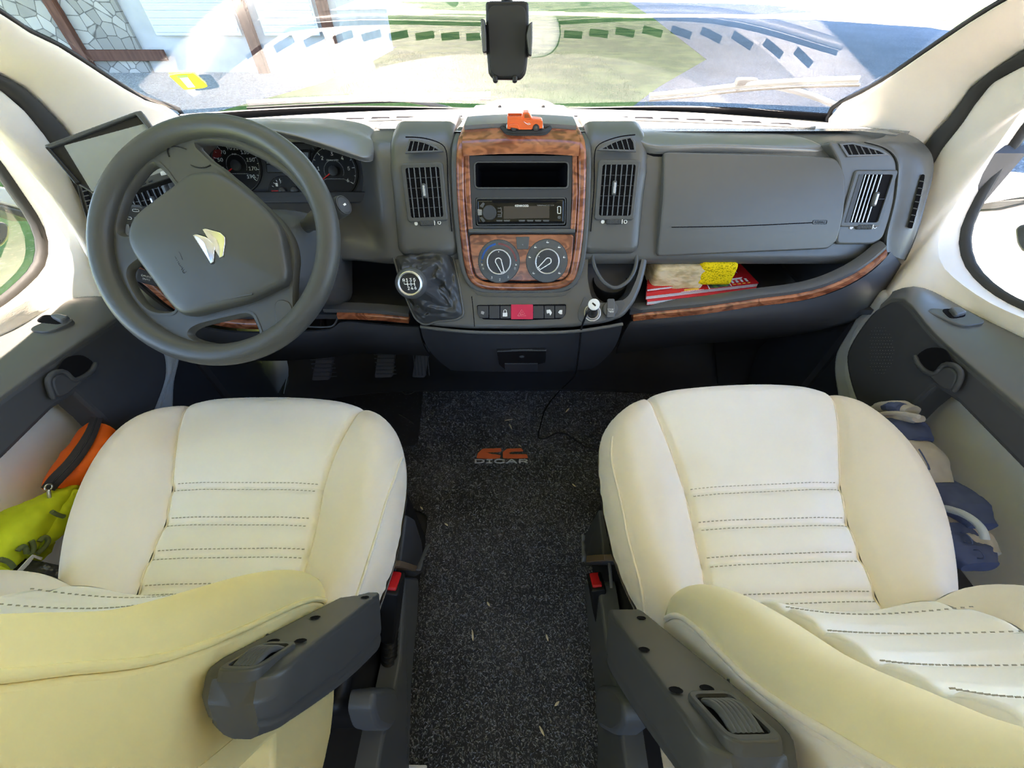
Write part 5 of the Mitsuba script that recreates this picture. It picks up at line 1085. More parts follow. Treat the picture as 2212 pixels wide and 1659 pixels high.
def armrest(parent, sx, root, tip, wr, holes, slot, hole_px):
    """A folded-up armrest: a box with a screwed cover towards the front, a round pad behind it, a ribbed roller in the tip."""
    root, tip = np.asarray(root), np.asarray(tip); ax = unit(tip - root); L_ = np.linalg.norm(tip - root)
    nrm = np.array([0, ax[2], -ax[1]]); f = Fr(root, nrm, x=np.cross(ax, nrm))
    ys = np.r_[-.006, -.004, 0, .004, np.linspace(.02, L_ - .06, 8), np.linspace(L_ - .055, L_ - .024, 5), L_ + np.array([-.018, -.012, -.007, -.003, .0, .002, .0035, .004])]
    sec = np.array([(-.5, 0.), (-.47, .03), (.47, .03), (.5, 0.), (.5, -.28), (.5, -.62), (.44, -.68), (.47, -.78), (.38, -.92), (.20, -1.0), (-.20, -1.0), (-.38, -.92), (-.47, -.78), (-.44, -.68), (-.5, -.62), (-.5, -.28)])
    sec = resample(np.vstack([sec, sec[:1]]), 65)[:-1]
    rings = []
    for y in ys:
        t = np.clip((y - (L_ - .085)) / .085, 0, 1); e = np.clip((y - (L_ - .022)) / .026, 0, 1); s0 = np.clip((.002 - y) / .008, 0, 1)
        wv = wr + (.064 - wr) * np.clip(y / L_, 0, 1); hv = .078 - .030 * np.clip(y / L_, 0, 1) ** 1.4; k = math.sqrt(max(1 - e ** 3 * .72, .02)) * (1 - .12 * s0)
        yy = np.full(len(sec), y) + np.where(sec[:, 1] < -.3, (sec[:, 1] + .3) * .030 * np.clip(y / L_ * 1.6 - .6, 0, 1), 0) - sec[:, 1] * 0
        yy -= (sec[:, 1] * .035) * np.clip(1 - y / .03, 0, 1) * -1
        rings.append(f(np.c_[sec[:, 0] * wv * k, yy, sec[:, 1] * hv * (1 - .05 * e) - .004 * e]))
    rings = np.array(rings)
    body = join([grid(rings, cv=True), fan(rings[0], rings[0].mean(0)), fan(rings[-1][::-1], rings[-1].mean(0))]); body.fix_normals()
    k = obj('armrest', body, ARM, parent, 40, label='dark grey armrest folded up with its screwed underside to the front')
    for p in holes: obj('screw_hole', lathe([(0, .0004), (.0036, .0004), (.0042, .0012), (.0052, .0006)], Fr(f(np.array(f.px(*p)), .0026), f.n, x=f.x), 16), VOID, k, True)
    so = f.pxs(slot); c = so.mean(0); sw = (np.abs(so[0] - so[1]).max() + np.abs(so[2] - so[3]).max()) / 2; yl, yh = so[:, 1].min(), so[:, 1].max()
    sw = min(sw, .034); c = np.array([0 if abs(c[0]) > .01 else c[0], (yl + yh) / 2]); sl = min(yh - yl, .062)
    o = rrect(sw, sl, .005, c=c)
    obj('roller_slot', prism(o, -.004, .0028, 0, f), VOID, k, False)
    obj('slot_frame', ring(rrect(sw + .009, sl + .012, .009, c=c), o, -.003, .0052, .002, f), ARM, k, 35)
    rib = [tube(f(np.array([(c[0] + x, c[1] - sl * .40 + sl * .8 * t, .002 + .0055 * math.sin(t * math.pi)) for t in np.linspace(0, 1, 11)])), .0026, 8) for x in np.linspace(-sw * .30, sw * .30, 6)]
    obj('adjuster_roller', join(rib), GREYP, k, True, label='ribbed adjuster wheel')
    # cap of the tip: a thin raised edge round the aisle side
    xs_ = -sx * .5 * .064
    obj('cap_edge', tube(f(np.array([(xs_ * .96, L_ - .080, .0005), (xs_ * 1.0, L_ - .082, -.02), (xs_ * .98, L_ - .088, -.052)])), .0012, 6, n=12), GREYP, k, True)
    sf = Fr((sx * abs((f(np.array([xs_ * wr / .064, 0, 0])))[0]), 0, 0), (-sx, 0, 0), x=(0, 1, 0))
    h0 = A(hole_px[0], hole_px[1], x=sf.o[0]); obj('side_hole', lathe([(0, .0012), (.0075, .0012), (.0085, .0004)], Fr(h0, (-sx, 0, 0), x=ax), 20), VOID, k, False)
    return k
def yz_at(u, v, xa): p = A(u, v, x=xa); return p
e0, e1 = A(820, 1286, x=-.175), A(600, 1452, x=-.175)
armrest(seatD, -1, e0 + [-.022, 0, 0], e1 + [-.029, 0, 0], .044, [(788, 1296), (680, 1341), (589, 1394), (648, 1393)], [(572, 1405), (632, 1405), (545, 1455), (480, 1456)], (816, 1360))
e0, e1 = A(1313, 1324, x=.118), A(1525, 1608, x=.118)
armrest(seatP, 1, e0 + [.022, 0, 0], e1 + [.029, 0, 0], .044, [(1386, 1341), (1392, 1411), (1461, 1501), (1528, 1497)], [(1465, 1520), (1548, 1516), (1620, 1600), (1540, 1610)], (1315, 1414))

# seat bases, side covers, belt buckles
def yzpoly(pts, x, sx):
    q = AA(pts, x=x); fr = Fr((x, 0, 0), (-sx, 0, 0), x=(0, 1, 0)); return np.stack([(q - fr.o) @ fr.x, (q - fr.o) @ fr.y], 1), fr
def hardware(seat, sx, xc, xo, cover, box, strap, lever, rod, buck, foot):
    obj('base', rbox(xo - xc - .06, .40, .37, .02, c=(sx * ((xo + xc) / 2 + .01), .24, .215)), BLACK, seat, 40, label='black seat base')
    obj('pedestal', rbox(xo - xc - .10, .34, .10, .015, c=(sx * ((xo + xc) / 2), .22, .05)), BLACK, seat, 40)
    o, fr = yzpoly(cover, sx * xc, sx); k = obj('side_cover', prism(roundpoly(o, .012), -.035, 0, .006, fr), SEATGREY, seat, 35, label='slate grey side cover')
    o, fr = yzpoly(foot, sx * (xc - .008), sx); obj('recliner_cover', prism(roundpoly(o, .02), -.03, .004, .008, fr), SEATGREY, seat, 35)
    o, fr = yzpoly(box, sx * (xc - .010), sx); obj('slide_box', prism(roundpoly(o, .006), -.05, 0, .004, fr), DARK, seat, 35)
    o, fr = yzpoly(strap, sx * (xc - .016), sx); obj('strap', prism(roundpoly(o, .003), -.03, 0, .002, fr), mat('brown_strap', (.12, .085, .055), .8, .2) if 'mat_brown_strap' not in scene else 'mat_brown_strap', seat, 35, label='brown strap')
    obj('release_lever', tube(AA(lever, x=sx * (xc - .034)), np.array([.0035, .004, .0032, .004, .0034, .0048, .0045])[:len(lever)], 8, sy=.5), GREYP, seat, True, label='wavy grey release lever')
    obj('slide_rod', tube(AA(rod, x=sx * (xc + .004)), .0032, 8, n=24), SLATE, seat, True)
    (tu, tv), (bu, bv), (gu, gv) = buck
    xb = sx * (xc - .002); t_ = A(tu, tv, x=xb); b_, g_ = A(bu, bv, z=t_[2] - .105), A(gu, gv, z=t_[2] - .20)
    ax = unit(t_ - b_); bf = Fr((t_ + b_) / 2, ax, x=(1, 0, 0)); ln = np.linalg.norm(t_ - b_)
    k = obj('belt_buckle', hull([bf(np.array([x, y, z])) for x, y, z in ((-.011, -.020, ln / 2 - .004), (.011, -.020, ln / 2 - .004), (-.011, .020, ln / 2 - .004), (.011, .020, ln / 2 - .004), (-.008, -.013, -ln / 2), (.008, -.013, -ln / 2), (-.008, .013, -ln / 2), (.008, .013, -ln / 2))], .004, 8), BLACK, seat, 40, label='black belt buckle')
    obj('release_button', rbox(.019, .034, .008, .003, bf, (0, 0, ln / 2 + .001)), RED, k, 40, label='red release button')
    obj('buckle_slot', rbox(.003, .020, .003, .001, bf, (sx * .0085, .002, ln / 2 + .0045)), BLACK, k, False)
    n = 60; tq = np.linspace(0, 1, n)[:, None]; pth = b_ * (1 - tq) + g_ * tq; obj('bellows', tube(pth, .012 + .0022 * np.cos(np.linspace(0, 2 * math.pi * 11, n)), 14), BLACK, k, 60, label='ribbed rubber sleeve')
    return k
hardware(seatD, -1, .195, .62,
         [(876, 1246), (906, 1248), (903, 1330), (896, 1400), (890, 1480), (885, 1659), (882, 1760), (800, 1760), (835, 1560), (855, 1490), (868, 1420), (872, 1330)],
         [(880, 1112), (897, 1122), (912, 1170), (918, 1235), (900, 1245), (866, 1215)], [(865, 1210), (902, 1222), (899, 1234), (863, 1224)],
         [(926, 1177), (921, 1185), (917, 1194), (914, 1202), (910, 1212), (907, 1222), (904, 1231)], [(876, 1080), (871, 1110), (868, 1135), (862, 1175), (856, 1210), (850, 1240)],
         ((849, 1256), (843, 1368), (838, 1470)), [(806, 1490), (850, 1484), (858, 1500), (852, 1560), (838, 1580), (810, 1572), (800, 1530)])
hardware(seatP, 1, .168, .60,
         [(1262, 1260), (1290, 1255), (1300, 1330), (1312, 1420), (1330, 1500), (1350, 1659), (1360, 1760), (1288, 1760), (1290, 1560), (1284, 1480), (1272, 1380)],
         [(1292, 1100), (1300, 1180), (1303, 1215), (1262, 1222), (1262, 1160), (1275, 1130)], [(1264, 1200), (1304, 1197), (1305, 1211), (1266, 1215)],
         [(1259, 1155), (1260, 1163), (1259, 1171), (1261, 1179), (1260, 1189), (1262, 1200), (1261, 1212)], [(1302, 1084), (1305, 1110), (1307, 1140), (1312, 1180), (1317, 1225), (1321, 1270)],
         ((1287, 1254), (1300, 1355), (1310, 1470)), [(1295, 1480), (1335, 1484), (1350, 1520), (1352, 1570), (1330, 1590), (1296, 1570), (1288, 1530)])
# ---------------------------------------------------------------- pedals, mats, carpet
def pedal(corners, y, label, ribs, vert=False):
    q = AA(corners, y=y); q[:, 1] += (q[:, 2] - q[:, 2].min()) * .45; c = q.mean(0)
    f = Fr(c, unit(np.cross(q[1] - q[0], q[3] - q[0])) * (1 if np.cross(q[1] - q[0], q[3] - q[0])[1] < 0 else -1), x=(1, 0, 0))
    o = np.stack([(q - f.o) @ f.x, (q - f.o) @ f.y], 1); p = thing('pedal', label, 'pedal')
    obj('pad', prism(roundpoly(o, .008), -.012, .004, .003, f), mat('pedal_rubber', (.12, .125, .14), .5, .4) if 'mat_pedal_rubber' not in scene else 'mat_pedal_rubber', p, 35)
    w, h = np.ptp(o[:, 0]) * .8, np.ptp(o[:, 1]) * .84
    for k in range(ribs):
        if vert: obj('rib', rbox(.004, h, .004, .0015, f, (-w / 2 + w * (k + .5) / ribs, 0, .005)), SEATGREY, p, 40)
        else: obj('rib', rbox(w, .0042, .004, .0015, f, (0, -h / 2 + h * (k + .5) / ribs, .005)), SEATGREY, p, 40)
    obj('arm', tube([c + [0, .012, .0], c + [0, .06, .05], c + [0, .13, .16], c + [0, .17, .30]], .010, 10, n=16), DARK, p, True)
pedal([(676, 770), (713, 769), (712, 821), (674, 822)], .93, 'clutch pedal, leftmost of the three ribbed pedals', 7)
pedal([(811, 768), (849, 767), (848, 815), (809, 816)], .93, 'brake pedal, middle of the three ribbed pedals', 7)
pedal([(897, 764), (926, 764), (918, 816), (890, 815)], .95, 'accelerator pedal with upright ribs beside the console', 5, True)
fm = Fr((0, 0, .010), (0, 0, 1), x=(1, 0, 0)); fz = lambda pts, z=.010: AA(pts, z=z)[:, :2]
mo = fz([(388, 960), (384, 880), (392, 800), (520, 790), (640, 790), (780, 792), (905, 800), (917, 810), (912, 860), (906, 930), (903, 960), (640, 1000)])
mk = thing('rubber_mat', 'black rubber footwell mat under the pedals', 'mat')
obj('sheet', prism(roundpoly(mo, .02), 0, .004, .002, Fr((0, 0, .004), (0, 0, 1), x=(1, 0, 0))), RUBBER, mk, 30)
for u in (436, 512, 528, 545, 562, 578, 596, 612):
    a, b = fz([(u + 8, 812), (u, 850)]); obj('rib', hull([(*a, .009), (*b, .009)], .003, 6), RUBBER, mk, 40)
for s in ([(855, 830), (880, 852), (905, 838)], [(862, 895), (880, 905), (893, 915)]): obj('crease', tube(np.c_[fz(s), np.full(3, .009)], .0015, 6, n=12), GREYP, mk, True)
carpet = thing('carpet_mat', 'black speckled carpet mat between the two seats', 'carpet')
co_ = np.array([(-.62, 1.10), (-.25, 1.12), (.60, 1.12), (.62, .62), (.24, .52), (.215, .25), (.20, -.3), (-.235, -.3), (-.245, .25), (-.25, .52), (-.62, .62)])
pm = prism(roundpoly(co_, .03), -.004, .006, .003); obj('pile', pm, CARPET, carpet, 30)
rg = np.random.default_rng(11); P_ = Polygon(co_); n = 36000
xy = np.c_[rg.uniform(-.6, .6, n), rg.uniform(-.05, 1.05, n)]; keep = (np.abs(xy[:, 0]) < .23) | (xy[:, 1] > .56); xy = xy[keep]; n = len(xy)
an = rg.uniform(0, 6.28, n); ln = rg.uniform(.0018, .0042, n); d = np.c_[np.cos(an), np.sin(an)]
p0 = np.c_[xy - d * ln[:, None], np.full(n, .0058)]; p2 = np.c_[xy + d * ln[:, None], np.full(n, .0062)]; wv = np.c_[-d[:, 1], d[:, 0]] * .00045
p1 = np.c_[xy + wv * 3, rg.uniform(.007, .0092, n)]
FIB = mat('carpet_fibre', (.36, .37, .40), .9, .2)
obj('fibres', (np.stack([p0, p1, p2], 1).reshape(-1, 3), np.arange(3 * n).reshape(-1, 3)), FIB, carpet, False, kind='stuff')
# emblem woven into the carpet
ORANGE = mat('orange_yarn', (.78, .17, .06), .9, .2); WYARN = mat('white_yarn', (.62, .62, .64), .9, .2)
fe = Fr((*fz([(1083, 985)])[0], .0062), (0, 0, 1), x=(1, 0, 0)); e2 = lambda pts: fe.pxs(pts)
for pts in ([(1029, 990), (1032, 980), (1043, 970), (1082, 969), (1084, 975), (1075, 977), (1050, 978), (1060, 981), (1082, 984), (1080, 990), (1060, 992)],
            [(1086, 990), (1086, 977), (1096, 970), (1126, 969), (1131, 975), (1105, 976), (1098, 979), (1104, 982), (1138, 982), (1141, 990), (1110, 991)]):
    obj('emblem', prism(roundpoly(e2(pts), .003, 3), -.001, .0035, .001, fe), ORANGE, carpet, 30, label='orange woven emblem')
tf = Fr(fe(e2([(1083, 997)])[0]), (0, 0, 1), x=(1, 0, 0)); wd = np.ptp(e2([(1026, 997), (1141, 997)])[:, 0]); hd = np.ptp(e2([(1083, 993), (1083, 1001)])[:, 1])
tx = meshkit.text_mesh('DICAR', hd * 1.0, .004); tw = np.ptp(tx.vertices[:, 0]); obj('lettering', text('DICAR', hd * 1.0, tf, (0, 0), lift=0, depth=.004, sx=wd / tw), WYARN, carpet, False, label='pale woven lettering')
# scraps on the carpet
STRAW = mat('straw', (.75, .66, .45), .8, .2)
def scrap(pts, w, lab):
    p = spl(np.c_[fz(pts), [.0095 + .002 * (k % 2) for k in range(len(pts))]], 10); tag(obj('dry_leaf', tube(p, w * np.sin(np.linspace(.25, 2.9, 10)), 6, sy=.35), STRAW, None, True), lab, 'leaf', 'dry leaf scraps on the carpet')
scrap([(1078, 836), (1095, 838), (1114, 843)], .0055, 'dry straw coloured leaf just behind the console')
SCR = ['dry scrap in front of the orange emblem', 'pale leaf scrap beside the driver seat cushion', 'dry scrap in the middle of the aisle carpet', 'dry scrap near the passenger armrest', 'tiny scrap between emblem and console', 'dry scrap beside the passenger seat box', 'lowest dry scrap on the aisle carpet', 'dry scrap left of the aisle middle', 'dry scrap right of the aisle middle', 'dry scrap left of the orange emblem', 'thin upright scrap in front of the emblem', 'dry scrap near the passenger cushion front']
for SL_, p_ in zip(SCR, ([(1090, 908), (1108, 906)], [(908, 1094), (914, 1102)], [(1020, 1360), (1022, 1385)], [(1198, 1525), (1208, 1515)], [(1120, 960), (1126, 966)], [(1236, 1045), (1244, 1052)], [(1165, 1568), (1176, 1590)], [(1052, 1300), (1058, 1310)], [(1180, 1370), (1184, 1385)], [(960, 1130), (968, 1136)], [(1100, 915), (1106, 928)], [(1222, 890), (1230, 882)])): scrap(p_, .0026, SL_)
tag(obj('paper_slip', prism(roundpoly(fz([(872, 1652), (921, 1653), (921, 1680), (872, 1680)], .02), .002), 0, .0008, 0, Fr((0, 0, .0115), (0, 0, 1), x=(1, 0, 0))), PRINT, None, False), 'white slip of paper lying on the carpet behind the driver seat', 'paper')

# ---------------------------------------------------------------- gear lever with its gaiter
gear = thing('gear_lever', 'black gear lever with a round numbered knob in a leather gaiter', 'gear lever')
GAIT = mat('gaiter_leather', (.048, .050, .052), .38, .5, bump=leather_b, bscale=.0002)
go = on(CN, [(847, 541), (870, 538), (920, 537), (975, 539), (985, 580), (994, 630), (1002, 682), (985, 691), (945, 694), (918, 703), (898, 690), (880, 650), (860, 590)])
gi = ccw(spl(roundpoly(go, .01), 140, True)); KC = A(888, 612, y=.605); kn = unit(EYE - KC + [-.10, .0, -.02])
neck = KC - kn * .050; nf_ = CN.inv(neck); 
rows_ = []; cg = gi.mean(0); th = np.arctan2(gi[:, 1] - cg[1], gi[:, 0] - cg[0])
for s in np.linspace(0, 1, 40):
    r = gi * (1 - s) + (nf_[:2] + .014 * np.c_[np.cos(th), np.sin(th)]) * s
    hgt = nf_[2] * (.15 * s + .85 * s ** 2.2) + .016 * math.sin(math.pi * min(s * 1.35, 1)) * (1 - s)
    fold = (meshkit.fbm(np.c_[np.cos(th) * 1.6 + 3, np.sin(th) * 1.6, np.full(len(th), s * 2.6 + 1.0)], 3, 5) - .5) * .075 * math.sin(math.pi * s) ** .8
    pleat = .0035 * np.sin(th * 9 + 5 * s) * math.sin(math.pi * s) * (s > .3) * np.clip((s - .3) / .3, 0, 1)
    rows_.append(CN(np.c_[r, hgt + fold + pleat]))
obj('gaiter', grid(np.array(rows_), cv=True), GAIT, gear, True, label='creased black leather gaiter')
obj('gaiter_frame', bead(gi, .0025, CN, .001), DASH, gear, True)
kf = Fr(KC, kn, up=np.array([0, 0, 1.0])); KF2 = offset(kf, .0)
KNOB = mat('knob_soft', (.075, .078, .082), .35, .5)
kb = obj('knob', lathe([(.006, -.056), (.0125, -.055), (.0150, -.046), (.0140, -.038), (.0190, -.030), (.0255, -.018), (.0275, -.004), (.0268, .006), (.0240, .0125), (.0210, .0145), (.0205, .0135)], kf, 48), KNOB, gear, 60, label='round grey gear knob')
obj('knob_ring', lathe([(.0212, .0130), (.0210, .0155), (.0195, .0165), (.0175, .0155), (.0172, .0140)], kf, 48), SATIN, kb, 50, label='pale metal ring')
obj('knob_face', lathe([(.0176, .0148), (.0120, .0158), (0, .0162)], kf, 40), BLACK, kb, 50)
for s, x, y in (('R', -.0095, .0062), ('1', -.0040, .0062), ('3', .0022, .0062), ('5', .0085, .0058), ('2', -.0030, -.0078), ('4', .0028, -.0080), ('6', .0086, -.0078)): obj('gear_number', text(s, .0052, kf, (x, y), lift=.0158, bold=True), PRINT, kb, False)
for p_ in ([(-.0095, .0022), (-.0095, -.0005), (.0080, -.0012)], [(-.0040, .0030), (-.0040, -.0045)], [(.0020, .0030), (.0020, -.0045)], [(.0080, .0028), (.0080, -.0045)]): obj('gear_gate', strip(np.array(p_), .0011, kf, .0150, .0168), PRINT, kb, False)

# ---------------------------------------------------------------- car radio in the lower slot
radio = thing('car_radio', 'black car radio with a round volume knob in the lower slot of the stack', 'radio')
rf = offset(ST, .0)
R2 = lambda pts: on(ST, pts)
obj('body', prism(roundpoly(R2([(1028, 428), (1222, 428), (1222, 487), (1029, 487)]), .003), -.03, -.002, .001, ST), BLACK, radio, 35)
obj('faceplate', prism(roundpoly(R2([(1031, 433), (1218, 431), (1217, 481), (1033, 483)]), .003), -.004, .006, .003, ST), GLOSSBLK, radio, 35, label='glossy black faceplate')
obj('trim_ring', bead(roundpoly(R2([(1029, 429), (1221, 428), (1220, 484), (1031, 486)]), .004), .0012, ST, .001), GREYP, radio, True)
obj('cd_slot', prism(roundpoly(R2([(1062, 434), (1205, 433), (1202, 438), (1064, 439)]), .002), 0, .0066, 0, ST), VOID, radio, False)
obj('display', prism(R2([(1088, 446), (1186, 445), (1186, 471), (1088, 473)]), 0, .0066, 0, ST), mat('radio_lcd', (.060, .050, .044), .2, .5), radio, False, label='dark brown display')
f = Fr(ST(ST.px(1058, 460), .006), ST.n, x=ST.x)
obj('volume_knob', lathe([(.0135, -.002), (.0135, .008), (.0125, .0095), (.0105, .009), (0, .0085)], f, 36), DARK, radio, 50, label='round volume knob')
obj('knob_edge', lathe([(.0137, .006), (.0137, .0085), (.0128, .0097)], f, 36), GREYP, radio, 50)
for pts in ([(1032, 452), (1042, 453), (1042, 465), (1033, 466)], [(1036, 446), (1044, 437), (1048, 440), (1044, 450)], [(1036, 470), (1043, 468), (1049, 478), (1044, 481)]): obj('source_key', prism(roundpoly(R2(pts), .0015), 0, .0075, .0008, ST), GREYP if pts[0][1] != 452 else mat('key_silver', (.30, .30, .31), .4), radio, 35)
for v in (449, 456, 463, 467): obj('small_key', prism(roundpoly(R2([(1075, v), (1084, v), (1084, v + 2.5), (1075, v + 2.5)]), .0008), 0, .0072, .0005, ST), GREYP, radio, 35)
for u in (1072, 1088, 1120, 1138, 1155, 1172): obj('preset_key', prism(roundpoly(R2([(u, 475), (u + 14, 475), (u + 13, 479), (u + 1, 479)]), .0008), 0, .0074, .0005, ST), GREYP, radio, 35)
obj('lettering', text('KENWOOD', .0037, ST, R2([(1127, 445)])[0], lift=.0060, depth=.0008, bold=True), PRINT, radio, False)
obj('lettering', text('WMA/MP3/AAC', .0018, ST, R2([(1170, 444)])[0], lift=.0060, depth=.0008), GREYPR, radio, False)
obj('lettering', text('KDC-161U', .0018, ST, R2([(1189, 444)])[0], lift=.0060, depth=.0008), GREYPR, radio, False)
uo = roundpoly(R2([(1203, 446), (1211, 446), (1211, 462), (1203, 462)]), .002); obj('usb_port', ring(uo, inset(ccw(uo), .0012), 0, .0075, 0, ST), PRINT, radio, False)
obj('aux_port', lathe([(.0032, .007), (.0024, .0076), (.0016, .0066), (0, .0066)], Fr(ST(ST.px(1207, 470)), ST.n, x=ST.x), 20), GREYP, radio, 50)
obj('edge_light', strip(R2([(1082, 448), (1084, 460), (1083, 470)]), .0008, ST, 0, .0068), GREYPR, radio, False)

# ---------------------------------------------------------------- toy pick-up on its mat
PADZ = .905
pf = Fr((0, 0, PADZ), (0, 0, 1), x=(1, 0, 0)); pz = lambda pts, z=PADZ: AA(pts, z=z)[:, :2]
tray = thing('phone_tray', 'black ribbed dashboard tray with two hooks on top of the stack', 'tray')
to = roundpoly(pz([(1076, 249), (1178, 249), (1186, 270), (1193, 284), (1176, 292), (1127, 293), (1096, 292), (1079, 283)]), .012); tc = np.array([.006, -.004])
obj('base', prism(to, -.006, .003, .002, pf), RUBBER, tray, 35)
obj('edge', bead(inset(ccw(to), .004), .0042, pf, .004), RUBBER, tray, True)
x0, x1 = pz([(1086, 262), (1172, 262)])[:, 0]; y0, y1 = pz([(1127, 285), (1127, 250)])[:, 1]
for x in np.linspace(x0, x1, 22): obj('rib', rbox(.0022, y1 - y0, .003, .001, c=(x, (y0 + y1) / 2, PADZ + .004), seg=6), RUBBER, tray, 40)
for u in (1080, 1172):
    b = pz([(u, 251)])[0]; obj('hook', hull([(*b, PADZ), (*b, PADZ + .016), (b[0], b[1] - .006, PADZ + .018)], .0035, 8), RUBBER, tray, 40)
truck = thing('toy_truck', 'small orange toy pick-up truck on the ribbed tray', 'toy truck')
ORP = mat('orange_paint', (.78, .13, .022), .3, .5, coat=.6); GLS = mat('toy_window', (.35, .09, .03), .2, .5); TYRE = mat('toy_tyre', (.03, .028, .03), .6)
pa, pb = A(1096, 284, z=PADZ + .006), A(1172, 284, z=PADZ + .006); tl = np.linalg.norm(pb - pa)
tf = Fr(((pa + pb) / 2) + [0, .012, 0], (0, -1, 0), x=unit(pb - pa)); S = tl / 76.0                          # side view: x along, y up, n towards the viewer; 76 units long
def side_prism(pts, hw, bev=.0006, r=1.0, n_=None): return prism(roundpoly(np.array(pts) * S, r * S), -hw * S * 2, 0, bev, Fr(tf.o + tf.n * (hw * S), tf.n, x=tf.x))
low = [(-38, 5), (-36, 4), (-31, 4), (-30, 9), (-26, 12.5), (-21, 12.5), (-17, 9), (-16, 4), (16, 4), (17, 9), (21, 12.5), (26, 12.5), (30, 9), (31, 5), (37, 6), (38, 12), (37, 19), (30, 21), (12, 22), (-5, 22), (-6, 23), (-37, 23), (-38, 18)]
bd = obj('body', side_prism(low, 14, .0008, 1.2), ORP, truck, 35)
bedf = Fr(tf(np.array([-21.5, 23.2]) * S, 0), (0, 0, 1), x=tf.x)
obj('load_bed', bedf.mesh(prism(rrect(28 * S, 23 * S, .0006), 0, .0003, 0)), mat('bed_dark', (.30, .04, .01), .5), bd, False)
obj('bed_side', [tf.mesh(rbox(31 * S, 5 * S, 1.6 * S, .0004, None, (-21.5 * S, 25 * S, s * 13 * S), 6)) for s in (-1, 1)] + [tf.mesh(rbox(1.6 * S, 5 * S, 27 * S, .0004, None, (x * S, 25 * S, 0), 6)) for x in (-37, -6.5)], ORP, bd, 35)
obj('cab', side_prism([(-6, 21), (-5.5, 31), (-4, 33.5), (7, 33.5), (9, 31.5), (15.5, 22)], 11.5, .0012, 2), ORP, bd, 35)
for s in (1, -1): obj('side_window', prism(roundpoly(np.array([(-2, 24), (-2, 31), (6, 31), (10.5, 24)]) * S, .0005), 0, .0004, 0, Fr(tf.o + tf.n * s * 11.5 * S, tf.n * s, x=tf.x * s) if s > 0 else Fr(tf.o - tf.n * 11.5 * S - tf.n * .0004, tf.n, x=tf.x)), GLS, bd, False)
wf = Fr(tf(np.array([12.3, 30]) * S, 0), unit(np.cross(tf.n, tf.x * (6 / 16.2) * -1 + tf.y * (15 / 16.2)) * -1), x=tf.n)
obj('rear_fender', hull([tf(np.array([x, y, z]) * S) for x, y in ((-34, 9), (-31, 14), (-16, 14), (-13, 6)) for z in (13.5, 15.5)], .0008, 8), ORP, bd, 40)
obj('running_board', rbox(28 * S, 2 * S, 30 * S, .0005, tf, (0, 4.5 * S, 0), 6), ORP, bd, 35)
obj('bonnet', hull([tf(np.array([x, y, z]) * S) for x, y in ((14, 21), (34, 20), (36, 14)) for z in (-9, 9)], .0012, 8), ORP, bd, 40)
obj('front_bumper', rbox(2.5 * S, 4 * S, 28 * S, .0006, tf, (38.5 * S, 7 * S, 0), 6), SATIN, bd, 35)
obj('rear_bumper', rbox(2.5 * S, 3 * S, 26 * S, .0006, tf, (-39 * S, 6 * S, 0), 6), SATIN, bd, 35)
for d_ in ([(-3, 18), (4, 14), (10, 15.5)], [(0, 16), (6, 12.5), (12, 14)]): obj('stripe', strip(np.array(d_) * S, .0007, Fr(tf.o + tf.n * 14 * S, tf.n, x=tf.x), 0, .0005), PRINT, bd, False)
for x in (-23.5, 23.5):
    for s in (1, -1):
        wh = obj('wheel', lathe([(0, 2.2 * S), (3 * S, 2.2 * S), (5.8 * S, 2.5 * S), (6.8 * S, 1.5 * S), (6.8 * S, -2 * S), (0, -2 * S)], Fr(tf(np.array([x, 6.8, s * 13]) * S), tf.n * s, x=tf.x), 24), TYRE, truck, 50)
        obj('wheel_hub', lathe([(0, 2.9 * S), (2.6 * S, 2.7 * S), (3.4 * S, 2.2 * S)], Fr(tf(np.array([x, 6.8, s * 13]) * S), tf.n * s, x=tf.x), 16), GREYP, wh, 50)
# pale padded cover behind the tray
cv = AA([(1038, 247), (1050, 247), (1085, 247), (1127, 247), (1170, 247), (1200, 247), (1209, 247)], y=1.045)
q = np.linspace(-1, 1, 40); P = []
for t in np.linspace(0, 1, 14):
    a = t * math.pi; P.append(np.c_[np.interp(q, [-1, 1], [cv[0, 0], cv[-1, 0]]) * 1.0, 1.07 - .040 * math.cos(a) * (1 - q ** 4) ** .5, .898 + .024 * math.sin(a) * (1 - np.abs(q) ** 3) ** .6 + .0 * q])
SILV = mat('silver_cover', (.50, .52, .55), .35, .5)
tag(obj('sensor_cover', grid(np.array(P)), SILV, None, True), 'pale grey dome shaped cover behind the tray at the foot of the windscreen', 'cover')

# ---------------------------------------------------------------- phone holder
ph = thing('phone_holder', 'black phone holder with side clamps hanging before the windscreen', 'phone holder')
hc = A(1095, 87, y=.80); hfz = Fr(hc, unit(EYE - hc + [0, -.1, .1]), x=(1, 0, 0)); H2 = lambda pts: hfz.pxs(pts)
k = obj('back_plate', prism(roundpoly(H2([(1049, 4), (1060, 1), (1132, 1), (1142, 5), (1143, 60), (1140, 130), (1136, 160), (1125, 173), (1066, 172), (1055, 160), (1051, 110)]), .014), -.016, .0, .004, hfz), BLACK, ph, 40, label='black back plate')
obj('rubber_pad', prism(roundpoly(H2([(1054, 12), (1137, 12), (1136, 90), (1131, 155), (1118, 166), (1074, 165), (1061, 155), (1056, 90)]), .012), 0, .002, .001, hfz), RUBBER, k, 35)
for pts in ([(1040, 44), (1049, 47), (1052, 80), (1053, 116), (1044, 118), (1041, 80)], [(1149, 50), (1141, 56), (1135, 80), (1140, 122), (1147, 125), (1149, 90)]):
    c = obj('clamp', prism(roundpoly(H2(pts), .003), -.016, .020, .003, hfz), BLACK, ph, 35)
    obj('clamp_pad', prism(roundpoly(inset(ccw(H2(pts)), .001), .002), .018, .0212, .001, hfz), GREYP, c, 35)
